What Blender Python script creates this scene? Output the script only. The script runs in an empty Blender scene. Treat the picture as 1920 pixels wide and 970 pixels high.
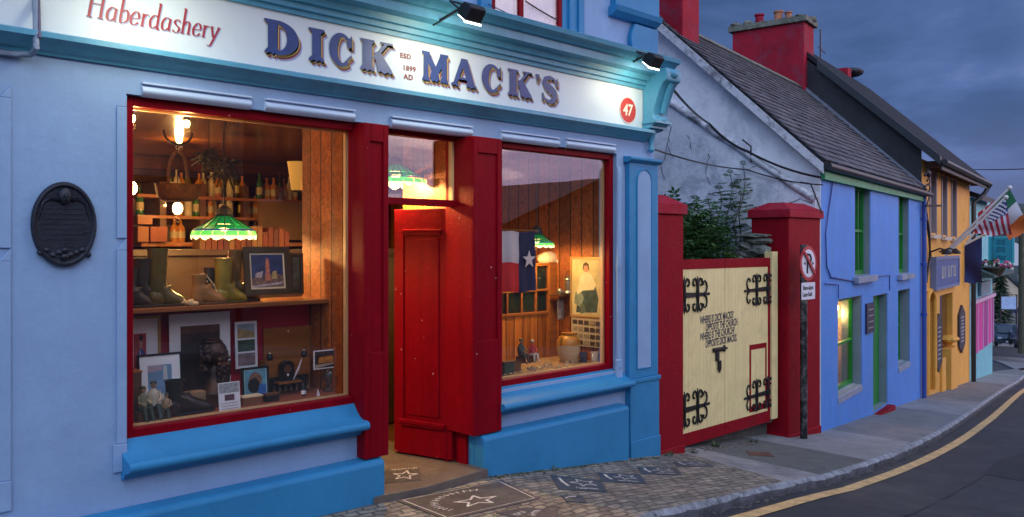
import bpy, bmesh, math, random
from math import sin, cos, pi, radians, sqrt, atan2
from mathutils import Vector, Matrix, noise
random.seed(7)
S = bpy.context.scene
C = S.collection
# ------------------------------------------------------------------ camera
H = 1.88                       # eye height above the door step level
FOC = 1550.0                   # focal length in pixels of the 1920 px wide photograph
YAW = math.atan(1600.0 / 1550.0)
Fx, Fy = cos(YAW), sin(YAW)    # view direction on the ground plane
Rx, Ry = sin(YAW), -cos(YAW)
cam = bpy.data.cameras.new('camera'); camo = bpy.data.objects.new('camera', cam); C.objects.link(camo)
camo.location = (0, 0, H)
camo.rotation_euler = (radians(90), 0, YAW - pi / 2)
cam.sensor_width = 36.0; cam.lens = FOC / 1920 * 36
cam.shift_y = -(485 - 460) / 1920.0
cam.clip_start = 0.05; cam.clip_end = 5000
S.camera = camo
# ------------------------------------------------------------------ sky, sun, exposure
S.view_settings.view_transform = 'Standard'; S.view_settings.look = 'None'
S.view_settings.exposure = 0.16; S.view_settings.gamma = 1.0
S.view_settings.use_curve_mapping = False
SUN_EL, SUN_AZ = radians(6), radians(215)      # low behind the camera, up the street
W = bpy.data.worlds.new('World'); S.world = W; W.use_nodes = True
nt = W.node_tree; nt.nodes.clear()
def wn(t, **k):
    n = nt.nodes.new(t)
    for a, b in k.items(): setattr(n, a, b)
    return n
out = wn('ShaderNodeOutputWorld'); bg = wn('ShaderNodeBackground'); nt.links.new(bg.outputs[0], out.inputs[0])
sky = wn('ShaderNodeTexSky'); sky.sky_type = 'NISHITA'; sky.sun_disc = False
sky.sun_elevation = SUN_EL; sky.sun_rotation = SUN_AZ; sky.air_density = 1.6; sky.dust_density = 1.0; sky.ozone_density = 4
tc = wn('ShaderNodeTexCoord')
sep = wn('ShaderNodeSeparateXYZ'); nt.links.new(tc.outputs['Generated'], sep.inputs[0])
def wmath(op, a, b=None, clamp=False):
    n = wn('ShaderNodeMath', operation=op); n.use_clamp = clamp
    for i, v in enumerate((a, b)):
        if v is None: continue
        if isinstance(v, (int, float)): n.inputs[i].default_value = v
        else: nt.links.new(v, n.inputs[i])
    return n.outputs[0]
def wramp(fac, stops):
    n = wn('ShaderNodeValToRGB'); e = n.color_ramp.elements
    e[0].position, e[0].color = stops[0][0], (*stops[0][1], 1)
    e[1].position, e[1].color = stops[-1][0], (*stops[-1][1], 1)
    for p, c in stops[1:-1]:
        k = e.new(p); k.color = (*c, 1)
    nt.links.new(fac, n.inputs[0]); return n.outputs[0]
def wmix(f, a, b, t='MIX'):
    n = wn('ShaderNodeMixRGB', blend_type=t)
    for i, v in enumerate((f, a, b)):
        if isinstance(v, (int, float)): n.inputs[i].default_value = v
        elif isinstance(v, tuple): n.inputs[i].default_value = (*v, 1)
        else: nt.links.new(v, n.inputs[i])
    return n.outputs[0]
# cloud deck: the direction is projected on a flat layer so clouds flatten towards the horizon
zc = wmath('ADD', wmath('MAXIMUM', sep.outputs[2], 0.0), 0.16)
cx = wmath('DIVIDE', sep.outputs[0], zc); cy = wmath('DIVIDE', sep.outputs[1], zc)
comb = wn('ShaderNodeCombineXYZ'); nt.links.new(cx, comb.inputs[0]); nt.links.new(cy, comb.inputs[1])
def wnoise(scale, detail, rough, off):
    mp = wn('ShaderNodeMapping'); mp.inputs['Location'].default_value = off; nt.links.new(comb.outputs[0], mp.inputs[0])
    n = wn('ShaderNodeTexNoise'); n.inputs['Scale'].default_value = scale; n.inputs['Detail'].default_value = detail
    n.inputs['Roughness'].default_value = rough; n.inputs['Distortion'].default_value = 0.35
    nt.links.new(mp.outputs[0], n.inputs[0]); return n.outputs[0]
n1 = wnoise(0.62, 7, 0.55, (3.1, 1.4, 0)); n2 = wnoise(1.9, 6, 0.6, (7.3, 2.2, 0))
nn = wmath('ADD', wmath('MULTIPLY', n1, 0.7), wmath('MULTIPLY', n2, 0.3))
east = wramp(nn, [(0.38, (0.014, 0.033, 0.090)), (0.47, (0.020, 0.046, 0.135)), (0.55, (0.046, 0.082, 0.215)), (0.63, (0.12, 0.16, 0.32))])
west = wramp(nn, [(0.36, (0.36, 0.54, 0.95)), (0.48, (0.52, 0.72, 1.12)), (0.56, (0.80, 0.98, 1.30)), (0.66, (1.15, 1.25, 1.5))])
afterglow = wramp(nn, [(0.36, (0.50, 0.45, 0.85)), (0.46, (1.1, 0.80, 1.15)), (0.53, (2.8, 1.9, 2.0)), (0.62, (4.2, 3.0, 2.7))])
wf = wmath('ADD', wmath('MULTIPLY', sep.outputs[1], -0.85), wmath('MULTIPLY', sep.outputs[0], -0.45))
wf = wmath('ADD', wmath('MULTIPLY', wf, 0.9), 0.58, True)
hz = wramp(sep.outputs[2], [(0.0, (0.14, 0.16, 0.30)), (0.14, (0.040, 0.060, 0.15)), (0.36, (0.0, 0.0, 0.0))])
gl_ = wmath('ADD', wmath('MULTIPLY', sep.outputs[1], -0.80), wmath('MULTIPLY', sep.outputs[0], 0.60))
gl_ = wmath('MULTIPLY', wmath('POWER', wmath('MULTIPLY', wmath('SUBTRACT', gl_, 0.42), 2.0, True), 1.5), wmath('SUBTRACT', 1.0, wmath('MULTIPLY', sep.outputs[2], 1.3), True), True)
col = wmix(wf, east, west); col = wmix(gl_, col, afterglow)
col = wmix(0.55, col, hz, 'ADD')
skys = wmix(1.0, sky.outputs[0], (0.035, 0.035, 0.035), 'MULTIPLY')
col = wmix(0.35, col, skys, 'ADD')
nt.links.new(col, bg.inputs[0]); bg.inputs[1].default_value = 1.12
sun = bpy.data.lights.new('sun', 'SUN'); suno = bpy.data.objects.new('sun', sun); C.objects.link(suno)
sun.energy = 0.5; sun.angle = radians(40); sun.color = (0.80, 0.86, 1.0)
suno.rotation_euler = (radians(52), 0, radians(-28))
# ------------------------------------------------------------------ pixel to world helpers
def ray(u, v=460): 
    dx = u - 960
    return (FOC * Fx + dx * Rx, FOC * Fy + dx * Ry, 460.0 - v)
def XY(u, Y): r = ray(u); return r[0] / r[1] * Y
def ZY(u, v, Y): r = ray(u, v); return H + r[2] * Y / r[1]
def PY(u, v, Y): return Vector((XY(u, Y), Y, ZY(u, v, Y)))
P0 = Vector((10.56, 5.02)); TB = radians(9.6); DB = Vector((cos(TB), sin(TB))); NB = Vector((-sin(TB), cos(TB)))
def SB(u, w=0.0):
    r = ray(u); b = P0 + NB * w
    # (b + s D) x r = 0
    return -(b.x * r[1] - b.y * r[0]) / (DB.x * r[1] - DB.y * r[0])
def ZB(u, v, w=0.0):
    s = SB(u, w); p = P0 + NB * w + DB * s; r = ray(u, v); return H + r[2] * (p.x / r[0])
def WS(u, s):                 # offset w on the cross plane at s
    r = ray(u); b = P0 + DB * s
    return -(b.x * r[1] - b.y * r[0]) / (NB.x * r[1] - NB.y * r[0])
def ZS(u, v, s):
    w = WS(u, s); p = P0 + NB * w + DB * s; r = ray(u, v); return H + r[2] * (p.x / r[0])
def BW(s, w, z=0): p = P0 + NB * w + DB * s; return Vector((p.x, p.y, z))
HT = [(-40, 2.2), (-6, 0.42), (0, 0.16), (3.2, 0.055), (4.4, 0.04), (5.4, -0.07), (6.3, -0.163), (6.8, -0.225), (7.4, -0.31), (10, -0.55), (10.6, -0.60), (17.6, -1.18), (29.4, -2.15), (67.5, -6.3), (110, -8.5), (300, -8.5), (3000, -8.5)]
def hg(x, y):
    q = x + 0.12 * (y - 5)
    for (a, za), (b, zb) in zip(HT, HT[1:]):
        if q <= b: return za + (zb - za) * (q - a) / (b - a)
    return HT[-1][1]
def G(u, v, dz=0.0):
    r = ray(u, v); z = -0.3
    for _ in range(60):
        t = (z - H) / r[2]; z = 0.5 * z + 0.5 * (hg(r[0] * t, r[1] * t) + dz)
    return Vector((r[0] * t, r[1] * t, z))
# ------------------------------------------------------------------ mesh builder
LOCAL = set()
def off(o):
    v = Vector((0, 0, 0))
    while o is not None:
        if o.name in LOCAL: return v
        v += o.location; o = o.parent
    return v
class MB:
    def __init__(s): s.v = []; s.f = []; s.m = []; s.cm = 0
    def add(s, vs, fs, M=None):
        b = len(s.v)
        for p in vs:
            p = Vector(p)
            s.v.append(tuple(M @ p) if M is not None else tuple(p))
        for f in fs: s.f.append([b + i for i in f]); s.m.append(s.cm)
        return s
    def box(s, x0, x1, y0, y1, z0, z1, M=None):
        if x0 > x1: x0, x1 = x1, x0
        if y0 > y1: y0, y1 = y1, y0
        if z0 > z1: z0, z1 = z1, z0
        vs = [(x0, y0, z0), (x1, y0, z0), (x1, y1, z0), (x0, y1, z0), (x0, y0, z1), (x1, y0, z1), (x1, y1, z1), (x0, y1, z1)]
        return s.add(vs, [(0, 3, 2, 1), (4, 5, 6, 7), (0, 1, 5, 4), (1, 2, 6, 5), (2, 3, 7, 6), (3, 0, 4, 7)], M)
    def quad(s, a, b, c, d): return s.add([a, b, c, d], [(0, 1, 2, 3)])
    def prism(s, poly, a0, a1, ax='y', M=None):
        """polygon in the other two axes, extruded between a0 and a1 along ax"""
        n = len(poly)
        def mk(p, a):
            if ax == 'y': return (p[0], a, p[1])
            if ax == 'x': return (a, p[0], p[1])
            return (p[0], p[1], a)
        vs = [mk(p, a0) for p in poly] + [mk(p, a1) for p in poly]
        fs = [tuple(range(n)), tuple(range(2 * n - 1, n - 1, -1))]
        for i in range(n):
            j = (i + 1) % n; fs.append((i, i + n, j + n, j))
        return s.add(vs, fs, M)
    def tube(s, pts, r, n=8, M=None, cap=True):
        pts = [Vector(p) for p in pts]; k = len(pts)
        rs = r if isinstance(r, (list, tuple)) else [r] * k
        vs = []; up = Vector((0.13, 0.31, 0.94))
        for i, p in enumerate(pts):
            t = (pts[min(i + 1, k - 1)] - pts[max(i - 1, 0)])
            if t.length < 1e-9: t = Vector((0, 0, 1))
            t.normalize(); a = t.cross(up)
            if a.length < .05: a = t.cross(Vector((1, 0, 0)))
            a.normalize(); b = t.cross(a)
            for j in range(n):
                th = 2 * pi * j / n; vs.append(p + (a * cos(th) + b * sin(th)) * rs[i])
        fs = []
        for i in range(k - 1):
            for j in range(n):
                jj = (j + 1) % n; fs.append((i * n + j, i * n + jj, (i + 1) * n + jj, (i + 1) * n + j))
        if cap: fs.append(tuple(range(n - 1, -1, -1))); fs.append(tuple(range((k - 1) * n, k * n)))
        return s.add(vs, fs, M)
    def lathe(s, prof, n=20, M=None, sx=1, sy=1, cap=True):
        vs = []; fs = []; k = len(prof)
        for r, z in prof:
            for j in range(n):
                th = 2 * pi * j / n; vs.append((r * cos(th) * sx, r * sin(th) * sy, z))
        for i in range(k - 1):
            for j in range(n):
                jj = (j + 1) % n; fs.append((i * n + j, i * n + jj, (i + 1) * n + jj, (i + 1) * n + j))
        if cap: fs.append(tuple(range(n - 1, -1, -1))); fs.append(tuple(range((k - 1) * n, k * n)))
        return s.add(vs, fs, M)
    def ball(s, c, rx, ry, rz, n=12, k=8, M=None, jit=0):
        vs = []; fs = []
        for i in range(k + 1):
            ph = pi * i / k
            for j in range(n):
                th = 2 * pi * j / n; q = 1 + (random.uniform(-jit, jit) if jit else 0)
                vs.append((c[0] + rx * sin(ph) * cos(th) * q, c[1] + ry * sin(ph) * sin(th) * q, c[2] + rz * cos(ph) * q))
        for i in range(k):
            for j in range(n):
                jj = (j + 1) % n; fs.append((i * n + j, (i + 1) * n + j, (i + 1) * n + jj, i * n + jj))
        return s.add(vs, fs, M)
    def build(s, name, mat, parent=None, smooth=None, bevel=0, weld=False):
        me = bpy.data.meshes.new(name)
        o0 = off(parent)
        me.from_pydata([(v[0] - o0.x, v[1] - o0.y, v[2] - o0.z) for v in s.v], [], s.f)
        mats = mat if isinstance(mat, (list, tuple)) else [mat]
        for m in mats: me.materials.append(m)
        if len(mats) > 1: me.polygons.foreach_set('material_index', s.m)
        me.validate(); me.update()
        bm = bmesh.new(); bm.from_mesh(me)
        if weld: bmesh.ops.remove_doubles(bm, verts=bm.verts, dist=1e-5)
        bmesh.ops.recalc_face_normals(bm, faces=bm.faces)
        bm.to_mesh(me); bm.free()
        if smooth:
            me.polygons.foreach_set('use_smooth', [True] * len(me.polygons))
            me.set_sharp_from_angle(angle=radians(smooth))
        o = bpy.data.objects.new(name, me); C.objects.link(o)
        if parent is not None: o.parent = parent
        if bevel:
            b = o.modifiers.new('bevel', 'BEVEL'); b.width = bevel; b.segments = 2; b.limit_method = 'ANGLE'; b.angle_limit = radians(40)
            b.harden_normals = False
        return o
def thing(name, label, cat, loc=(0, 0, 0), rotz=0, group=None, local=False):
    o = bpy.data.objects.new(name, None); C.objects.link(o); o.empty_display_size = .1
    o.location = loc; o.rotation_euler = (0, 0, rotz); o['label'] = label; o['category'] = cat
    if group: o['group'] = group
    if local: LOCAL.add(o.name)
    return o
def tag(o, label, cat, group=None):
    o['label'] = label; o['category'] = cat
    if group: o['group'] = group
    return o
def struct(o, kind='structure'): o['kind'] = kind; return o
def dup(root, loc, rotz=0, label=None, scale=None):
    r = root.copy(); C.objects.link(r); r.location = loc; r.rotation_euler = (root.rotation_euler[0], root.rotation_euler[1], rotz)
    if scale: r.scale = scale if isinstance(scale, tuple) else (scale,) * 3
    if label: r['label'] = label
    for ch in list(root.children):
        c = ch.copy(); C.objects.link(c); c.parent = r
        for g in list(ch.children):
            d = g.copy(); C.objects.link(d); d.parent = c
    return r
def text_geo(txt, size=1.0, bold=0.0, shear=0.0, sx=1.0, space=1.0, align='LEFT'):
    cu = bpy.data.curves.new('t', 'FONT'); cu.body = txt; cu.size = size; cu.offset = bold; cu.shear = shear; cu.space_character = space
    cu.align_x = align; cu.resolution_u = 3
    o = bpy.data.objects.new('t', cu); C.objects.link(o)
    dg = bpy.context.evaluated_depsgraph_get(); me = o.evaluated_get(dg).to_mesh()
    vs = [(v.co.x * sx, v.co.y) for v in me.vertices]; fs = [tuple(p.vertices) for p in me.polygons]
    o.evaluated_get(dg).to_mesh_clear(); bpy.data.objects.remove(o); bpy.data.curves.remove(cu)
    return vs, fs
def text_on(mb, txt, x, y, z, size, **k):
    """flat lettering on a plane facing -Y"""
    vs, fs = text_geo(txt, size, **k); mb.add([(x + a, y, z + b) for a, b in vs], fs)
# ------------------------------------------------------------------ materials
MT = {}
def mat(name, col, rough=0.6, metal=0.0, var=0.0, vscale=3.0, bump=0.0, bscale=60.0, dirt=None, dscale=2.0, damt=0.5, spec=0.5, emit=None, estr=0.0, coat=0.0, stretch=None, sss=0, fine=0.0, streak=0.0, foot=None):
    m = bpy.data.materials.new(name); m.use_nodes = True; t = m.node_tree; N = t.nodes; L = t.links
    b = N['Principled BSDF']; b.inputs['Roughness'].default_value = rough; b.inputs['Metallic'].default_value = metal
    b.inputs['Specular IOR Level'].default_value = spec; b.inputs['Coat Weight'].default_value = coat
    b.inputs['Base Color'].default_value = (*col, 1)
    tcn = N.new('ShaderNodeTexCoord'); src = tcn.outputs['Object']
    if stretch:
        mp = N.new('ShaderNodeMapping'); mp.inputs['Scale'].default_value = stretch; L.new(src, mp.inputs[0]); src = mp.outputs[0]
    cur = None
    def noise_(sc, det=5, ro=.6, dist=0):
        n = N.new('ShaderNodeTexNoise'); n.inputs['Scale'].default_value = sc; n.inputs['Detail'].default_value = det
        n.inputs['Roughness'].default_value = ro; n.inputs['Distortion'].default_value = dist; L.new(src, n.inputs[0]); return n.outputs[0]
    def mixc(f, a, bb, ty='MIX'):
        n = N.new('ShaderNodeMixRGB'); n.blend_type = ty
        for i, v in enumerate((f, a, bb)):
            if isinstance(v, (int, float)): n.inputs[i].default_value = v
            elif isinstance(v, tuple): n.inputs[i].default_value = (*v, 1)
            else: L.new(v, n.inputs[i])
        return n.outputs[0]
    def ramp(f, a, b2):
        n = N.new('ShaderNodeMapRange'); n.inputs['From Min'].default_value = a; n.inputs['From Max'].default_value = b2; L.new(f, n.inputs['Value']); return n.outputs[0]
    if var > 0:
        a = tuple(max(0, c * (1 - var)) for c in col); c2 = tuple(min(1, c * (1 + var)) for c in col)
        cur = mixc(ramp(noise_(vscale, 6), .3, .7), a, c2)
    if fine > 0:
        a = cur if cur is not None else col
        cur = mixc(ramp(noise_(vscale * 25, 3), .35, .65), mixc(1.0, a, (1 - fine,) * 3, 'MULTIPLY'), a)
    if dirt:
        a = cur if cur is not None else col
        f = N.new('ShaderNodeMath'); f.operation = 'MULTIPLY'; L.new(ramp(noise_(dscale, 8, .72, .3), .48, .66), f.inputs[0]); f.inputs[1].default_value = damt; f.use_clamp = True
        cur = mixc(f.outputs[0], a, dirt)
    if streak > 0:
        a = cur if cur is not None else col
        mp2 = N.new('ShaderNodeMapping'); mp2.inputs['Scale'].default_value = (4.5, 4.5, .4); L.new(tcn.outputs['Object'], mp2.inputs[0])
        n3 = N.new('ShaderNodeTexNoise'); n3.inputs['Scale'].default_value = 1.6; n3.inputs['Detail'].default_value = 5; n3.inputs['Roughness'].default_value = .65; L.new(mp2.outputs[0], n3.inputs[0])
        cur = mixc(ramp(n3.outputs[0], .42, .72), a, tuple(c * (1 - streak) for c in col))
    if foot:      # rain splash grime along the foot of a wall: (height, colour)
        sp = N.new('ShaderNodeSeparateXYZ'); g = N.new('ShaderNodeNewGeometry'); L.new(g.outputs['Position'], sp.inputs[0])
        q = N.new('ShaderNodeMath'); q.operation = 'MULTIPLY_ADD'; L.new(noise_(6, 6, .7), q.inputs[0]); q.inputs[1].default_value = .55; L.new(sp.outputs[2], q.inputs[2])
        q2 = N.new('ShaderNodeMath'); q2.operation = 'MULTIPLY_ADD'; L.new(sp.outputs[0], q2.inputs[0]); q2.inputs[1].default_value = foot[2]; L.new(q.outputs[0], q2.inputs[2])
        a = cur if cur is not None else col
        cur = mixc(ramp(q2.outputs[0], foot[0] + .16, foot[0] - .04), a, foot[1])
    if cur is not None: L.new(cur, b.inputs['Base Color'])
    if bump > 0:
        bn = N.new('ShaderNodeBump'); bn.inputs['Strength'].default_value = bump; bn.inputs['Distance'].default_value = 0.01
        n = noise_(bscale, 5, .65); L.new(n, bn.inputs['Height']); L.new(bn.outputs[0], b.inputs['Normal'])
    if var > 0:
        rr = N.new('ShaderNodeMapRange'); rr.inputs['To Min'].default_value = max(0, rough - .1); rr.inputs['To Max'].default_value = min(1, rough + .12)
        L.new(noise_(vscale * 3), rr.inputs['Value']); L.new(rr.outputs[0], b.inputs['Roughness'])
    if emit: b.inputs['Emission Color'].default_value = (*emit, 1); b.inputs['Emission Strength'].default_value = estr
    MT[name] = m; return m
def glass_mat(name, tint=(1, 1, 1), refl=1.0, extra=0.0, rough=0.0):
    m = bpy.data.materials.new(name); m.use_nodes = True; t = m.node_tree; N = t.nodes; L = t.links; N.clear()
    o = N.new('ShaderNodeOutputMaterial'); mx = N.new('ShaderNodeMixShader'); tr = N.new('ShaderNodeBsdfTransparent'); gl = N.new('ShaderNodeBsdfGlossy')
    tr.inputs[0].default_value = (*tint, 1); gl.inputs['Roughness'].default_value = rough
    geo = N.new('ShaderNodeNewGeometry'); dt = N.new('ShaderNodeVectorMath'); dt.operation = 'DOT_PRODUCT'; L.new(geo.outputs['Normal'], dt.inputs[0]); L.new(geo.outputs['Incoming'], dt.inputs[1])
    ab = N.new('ShaderNodeMath'); ab.operation = 'ABSOLUTE'; L.new(dt.outputs['Value'], ab.inputs[0])
    om = N.new('ShaderNodeMath'); om.operation = 'SUBTRACT'; om.inputs[0].default_value = 1; L.new(ab.outputs[0], om.inputs[1])
    pw = N.new('ShaderNodeMath'); pw.operation = 'POWER'; L.new(om.outputs[0], pw.inputs[0]); pw.inputs[1].default_value = 5
    fr = N.new('ShaderNodeMath'); fr.operation = 'MULTIPLY_ADD'; L.new(pw.outputs[0], fr.inputs[0]); fr.inputs[1].default_value = .96; fr.inputs[2].default_value = .043
    ma = N.new('ShaderNodeMath'); ma.operation = 'MULTIPLY_ADD'; ma.inputs[1].default_value = refl; ma.inputs[2].default_value = extra; ma.use_clamp = True
    bn = N.new('ShaderNodeBump'); bn.inputs['Strength'].default_value = .03; bn.inputs['Distance'].default_value = .02
    no = N.new('ShaderNodeTexNoise'); no.inputs['Scale'].default_value = 1.3; tcc = N.new('ShaderNodeTexCoord'); L.new(tcc.outputs['Object'], no.inputs[0]); L.new(no.outputs[0], bn.inputs['Height']); L.new(bn.outputs[0], gl.inputs['Normal'])
    L.new(fr.outputs[0], ma.inputs[0]); L.new(ma.outputs[0], mx.inputs[0]); L.new(tr.outputs[0], mx.inputs[1]); L.new(gl.outputs[0], mx.inputs[2]); L.new(mx.outputs[0], o.inputs[0])
    MT[name] = m; return m
def wood_mat(name, c1, c2, rough=.35, plank=.1, axis='X', grain=1.0, coat=.3):
    """boards along one axis: dark joints and long grain"""
    m = bpy.data.materials.new(name); m.use_nodes = True; t = m.node_tree; N = t.nodes; L = t.links; b = N['Principled BSDF']
    b.inputs['Roughness'].default_value = rough; b.inputs['Coat Weight'].default_value = coat; b.inputs['Coat Roughness'].default_value = .2
    tcn = N.new('ShaderNodeTexCoord'); sp = N.new('ShaderNodeSeparateXYZ'); L.new(tcn.outputs['Object'], sp.inputs[0])
    def M_(op, a, bb=None, c=None):
        n = N.new('ShaderNodeMath'); n.operation = op
        for i, v in enumerate((a, bb, c)):
            if v is None: continue
            if isinstance(v, (int, float)): n.inputs[i].default_value = v
            else: L.new(v, n.inputs[i])
        return n.outputs[0]
    ax = sp.outputs['XYZ'.index(axis)]
    d = M_('DIVIDE', ax, plank); fr = M_('FRACT', d); idn = M_('FLOOR', d)
    edge = M_('MINIMUM', fr, M_('SUBTRACT', 1, fr)); joint = M_('LESS_THAN', edge, .045)
    wn_ = N.new('ShaderNodeTexWhiteNoise'); wn_.noise_dimensions = '1D'; L.new(idn, wn_.inputs['W'])
    mp = N.new('ShaderNodeMapping'); sc = [9, 9, 9]
    long_ = {'X': 2, 'Y': 0, 'Z': 0}[axis] if axis != 'Y' else 0
    sc = [38, 38, 38]; sc[long_] = 2.2
    mp.inputs['Scale'].default_value = sc; L.new(tcn.outputs['Object'], mp.inputs[0])
    ad = N.new('ShaderNodeVectorMath'); ad.operation = 'ADD'; L.new(mp.outputs[0], ad.inputs[0]); cm = N.new('ShaderNodeCombineXYZ'); L.new(M_('MULTIPLY', wn_.outputs[0], 50), cm.inputs[0]); L.new(M_('MULTIPLY', wn_.outputs[0], 33), cm.inputs[2]); L.new(cm.outputs[0], ad.inputs[1])
    no = N.new('ShaderNodeTexNoise'); no.inputs['Scale'].default_value = .6; no.inputs['Detail'].default_value = 6; no.inputs['Distortion'].default_value = .8 * grain; L.new(ad.outputs[0], no.inputs[0])
    mx = N.new('ShaderNodeMixRGB'); mr = N.new('ShaderNodeMapRange'); mr.inputs['From Min'].default_value = .3; mr.inputs['From Max'].default_value = .7; L.new(no.outputs[0], mr.inputs[0])
    L.new(mr.outputs[0], mx.inputs[0]); mx.inputs[1].default_value = (*c1, 1); mx.inputs[2].default_value = (*c2, 1)
    m2 = N.new('ShaderNodeMixRGB'); m2.blend_type = 'MULTIPLY'; m2.inputs[0].default_value = 1; L.new(mx.outputs[0], m2.inputs[1])
    tn = M_('MULTIPLY_ADD', wn_.outputs[0], .5, .7); cm2 = N.new('ShaderNodeCombineXYZ')
    for i in range(3): L.new(tn, cm2.inputs[i])
    L.new(cm2.outputs[0], m2.inputs[2])
    m3 = N.new('ShaderNodeMixRGB'); L.new(joint, m3.inputs[0]); L.new(m2.outputs[0], m3.inputs[1]); m3.inputs[2].default_value = (c1[0] * .12, c1[1] * .12, c1[2] * .12, 1)
    L.new(m3.outputs[0], b.inputs['Base Color'])
    bn = N.new('ShaderNodeBump'); bn.inputs['Strength'].default_value = .5; bn.inputs['Distance'].default_value = .004
    L.new(M_('SUBTRACT', M_('MULTIPLY', no.outputs[0], .15), joint), bn.inputs['Height']); L.new(bn.outputs[0], b.inputs['Normal'])
    MT[name] = m; return m
LB = mat('pale_blue_render', (0.275, 0.41, 0.63), .7, spec=.25, var=.09, vscale=1.3, bump=.5, bscale=12, dirt=(.21, .32, .52), dscale=2.2, damt=.5, fine=.05, streak=.07)
PB = mat('mid_blue_paint', (0.032, 0.235, 0.47), .5, spec=.3, var=.07, vscale=2.5, bump=.25, bscale=30, dirt=(.022, .15, .32), dscale=3.5, damt=.45, fine=.05, streak=.05, foot=(.16, (.05, .12, .20), .10))
TB_ = mat('teal_blue_paint', (0.085, 0.33, 0.48), .36, var=.08, vscale=3, bump=.2, bscale=30, dirt=(.05, .16, .24), dscale=7, damt=.4, streak=.08)
LT = mat('light_blue_moulding', (0.48, 0.60, 0.78), .4, var=.05, bump=.15, bscale=25)
FA = mat('fascia_paint', (0.64, 0.70, 0.72), .45, var=.04, vscale=1.5, bump=.12, bscale=14, dirt=(.45, .55, .68), dscale=3, damt=.3)
RD = mat('red_gloss_paint', (0.235, 0.002, 0.010), .42, var=.14, vscale=4, bump=.3, bscale=22, dirt=(.15, .003, .008), dscale=4, damt=.5, spec=.07, streak=.25)
def chips(m, sc, thr, colr):
    t = m.node_tree; N = t.nodes; L = t.links; b = N['Principled BSDF']
    tcn = N.new('ShaderNodeTexCoord'); n = N.new('ShaderNodeTexNoise'); n.inputs['Scale'].default_value = sc; n.inputs['Detail'].default_value = 2; L.new(tcn.outputs['Object'], n.inputs[0])
    g = N.new('ShaderNodeMath'); g.operation = 'GREATER_THAN'; g.inputs[1].default_value = thr; L.new(n.outputs[0], g.inputs[0])
    mx = N.new('ShaderNodeMixRGB'); L.new(g.outputs[0], mx.inputs[0]); src = b.inputs['Base Color'].links[0].from_socket; L.new(src, mx.inputs[1]); mx.inputs[2].default_value = (*colr, 1); L.new(mx.outputs[0], b.inputs['Base Color'])
chips(RD, 22, .76, (.55, .42, .42))
RW = mat('red_masonry_paint', (0.30, 0.004, 0.014), .6, var=.15, vscale=2.2, bump=.6, bscale=30, dirt=(.13, .006, .012), dscale=2.5, damt=.5, fine=.1, streak=.15, spec=.12)
CR = mat('cream_paint', (0.90, 0.72, 0.34), .45, var=.07, vscale=4, bump=.15, bscale=30, dirt=(.50, .37, .19), dscale=5, damt=.35, streak=.10)
BK = mat('black_iron', (0.012, 0.012, 0.014), .45, metal=.3, bump=.3, bscale=60)
WH = mat('white_paint', (0.75, 0.76, 0.78), .4, var=.04)
BLK = mat('black_plastic', (0.015, 0.015, 0.018), .4)
# ================================================================== GROUND
def brick_ground(name, c1, c2, mortar, sx, sy, bump=.6, noise_s=6):
    m = mat(name, c1, .75, bump=.4, bscale=40); t = m.node_tree; N = t.nodes; L = t.links; b = N['Principled BSDF']
    tcn = N.new('ShaderNodeTexCoord'); mp = N.new('ShaderNodeMapping'); mp.inputs['Rotation'].default_value = (0, 0, .06); L.new(tcn.outputs['Object'], mp.inputs[0])
    nz = N.new('ShaderNodeTexNoise'); nz.inputs['Scale'].default_value = 5; nz.inputs['Detail'].default_value = 3; L.new(mp.outputs[0], nz.inputs[0])
    ad = N.new('ShaderNodeVectorMath'); ad.operation = 'MULTIPLY_ADD'; L.new(nz.outputs['Color'], ad.inputs[0]); ad.inputs[1].default_value = (.07, .07, 0); L.new(mp.outputs[0], ad.inputs[2])
    br = N.new('ShaderNodeTexBrick'); br.inputs['Scale'].default_value = 1; br.inputs['Brick Width'].default_value = sx; br.inputs['Row Height'].default_value = sy
    br.inputs['Mortar Size'].default_value = .010; br.inputs['Mortar Smooth'].default_value = .6; br.inputs['Bias'].default_value = 0
    br.inputs['Color1'].default_value = (*c1, 1); br.inputs['Color2'].default_value = (*c2, 1); br.inputs['Mortar'].default_value = (*mortar, 1); L.new(ad.outputs[0], br.inputs[0])
    n2 = N.new('ShaderNodeTexNoise'); n2.inputs['Scale'].default_value = noise_s; n2.inputs['Detail'].default_value = 8; n2.inputs['Roughness'].default_value = .7; L.new(tcn.outputs['Object'], n2.inputs[0])
    mr = N.new('ShaderNodeMapRange'); mr.inputs['From Min'].default_value = .3; mr.inputs['From Max'].default_value = .7; mr.inputs['To Min'].default_value = .45; mr.inputs['To Max'].default_value = 1.5; L.new(n2.outputs[0], mr.inputs[0])
    cm = N.new('ShaderNodeCombineXYZ'); [L.new(mr.outputs[0], cm.inputs[i]) for i in range(3)]
    mx = N.new('ShaderNodeMixRGB'); mx.blend_type = 'MULTIPLY'; mx.inputs[0].default_value = .8; L.new(br.outputs[0], mx.inputs[1]); L.new(cm.outputs[0], mx.inputs[2]); L.new(mx.outputs[0], b.inputs['Base Color'])
    bn = N.new('ShaderNodeBump'); bn.inputs['Strength'].default_value = bump; bn.inputs['Distance'].default_value = .02
    ma = N.new('ShaderNodeMath'); ma.operation = 'MULTIPLY_ADD'; L.new(br.outputs['Fac'], ma.inputs[0]); ma.inputs[1].default_value = -.6; L.new(n2.outputs[0], ma.inputs[2]); L.new(ma.outputs[0], bn.inputs['Height']); L.new(bn.outputs[0], b.inputs['Normal'])
    return m
SETT = brick_ground('worn_setts', (.33, .275, .205), (.19, .165, .14), (.12, .105, .09), .115, .075, 1.0, 6)
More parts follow.
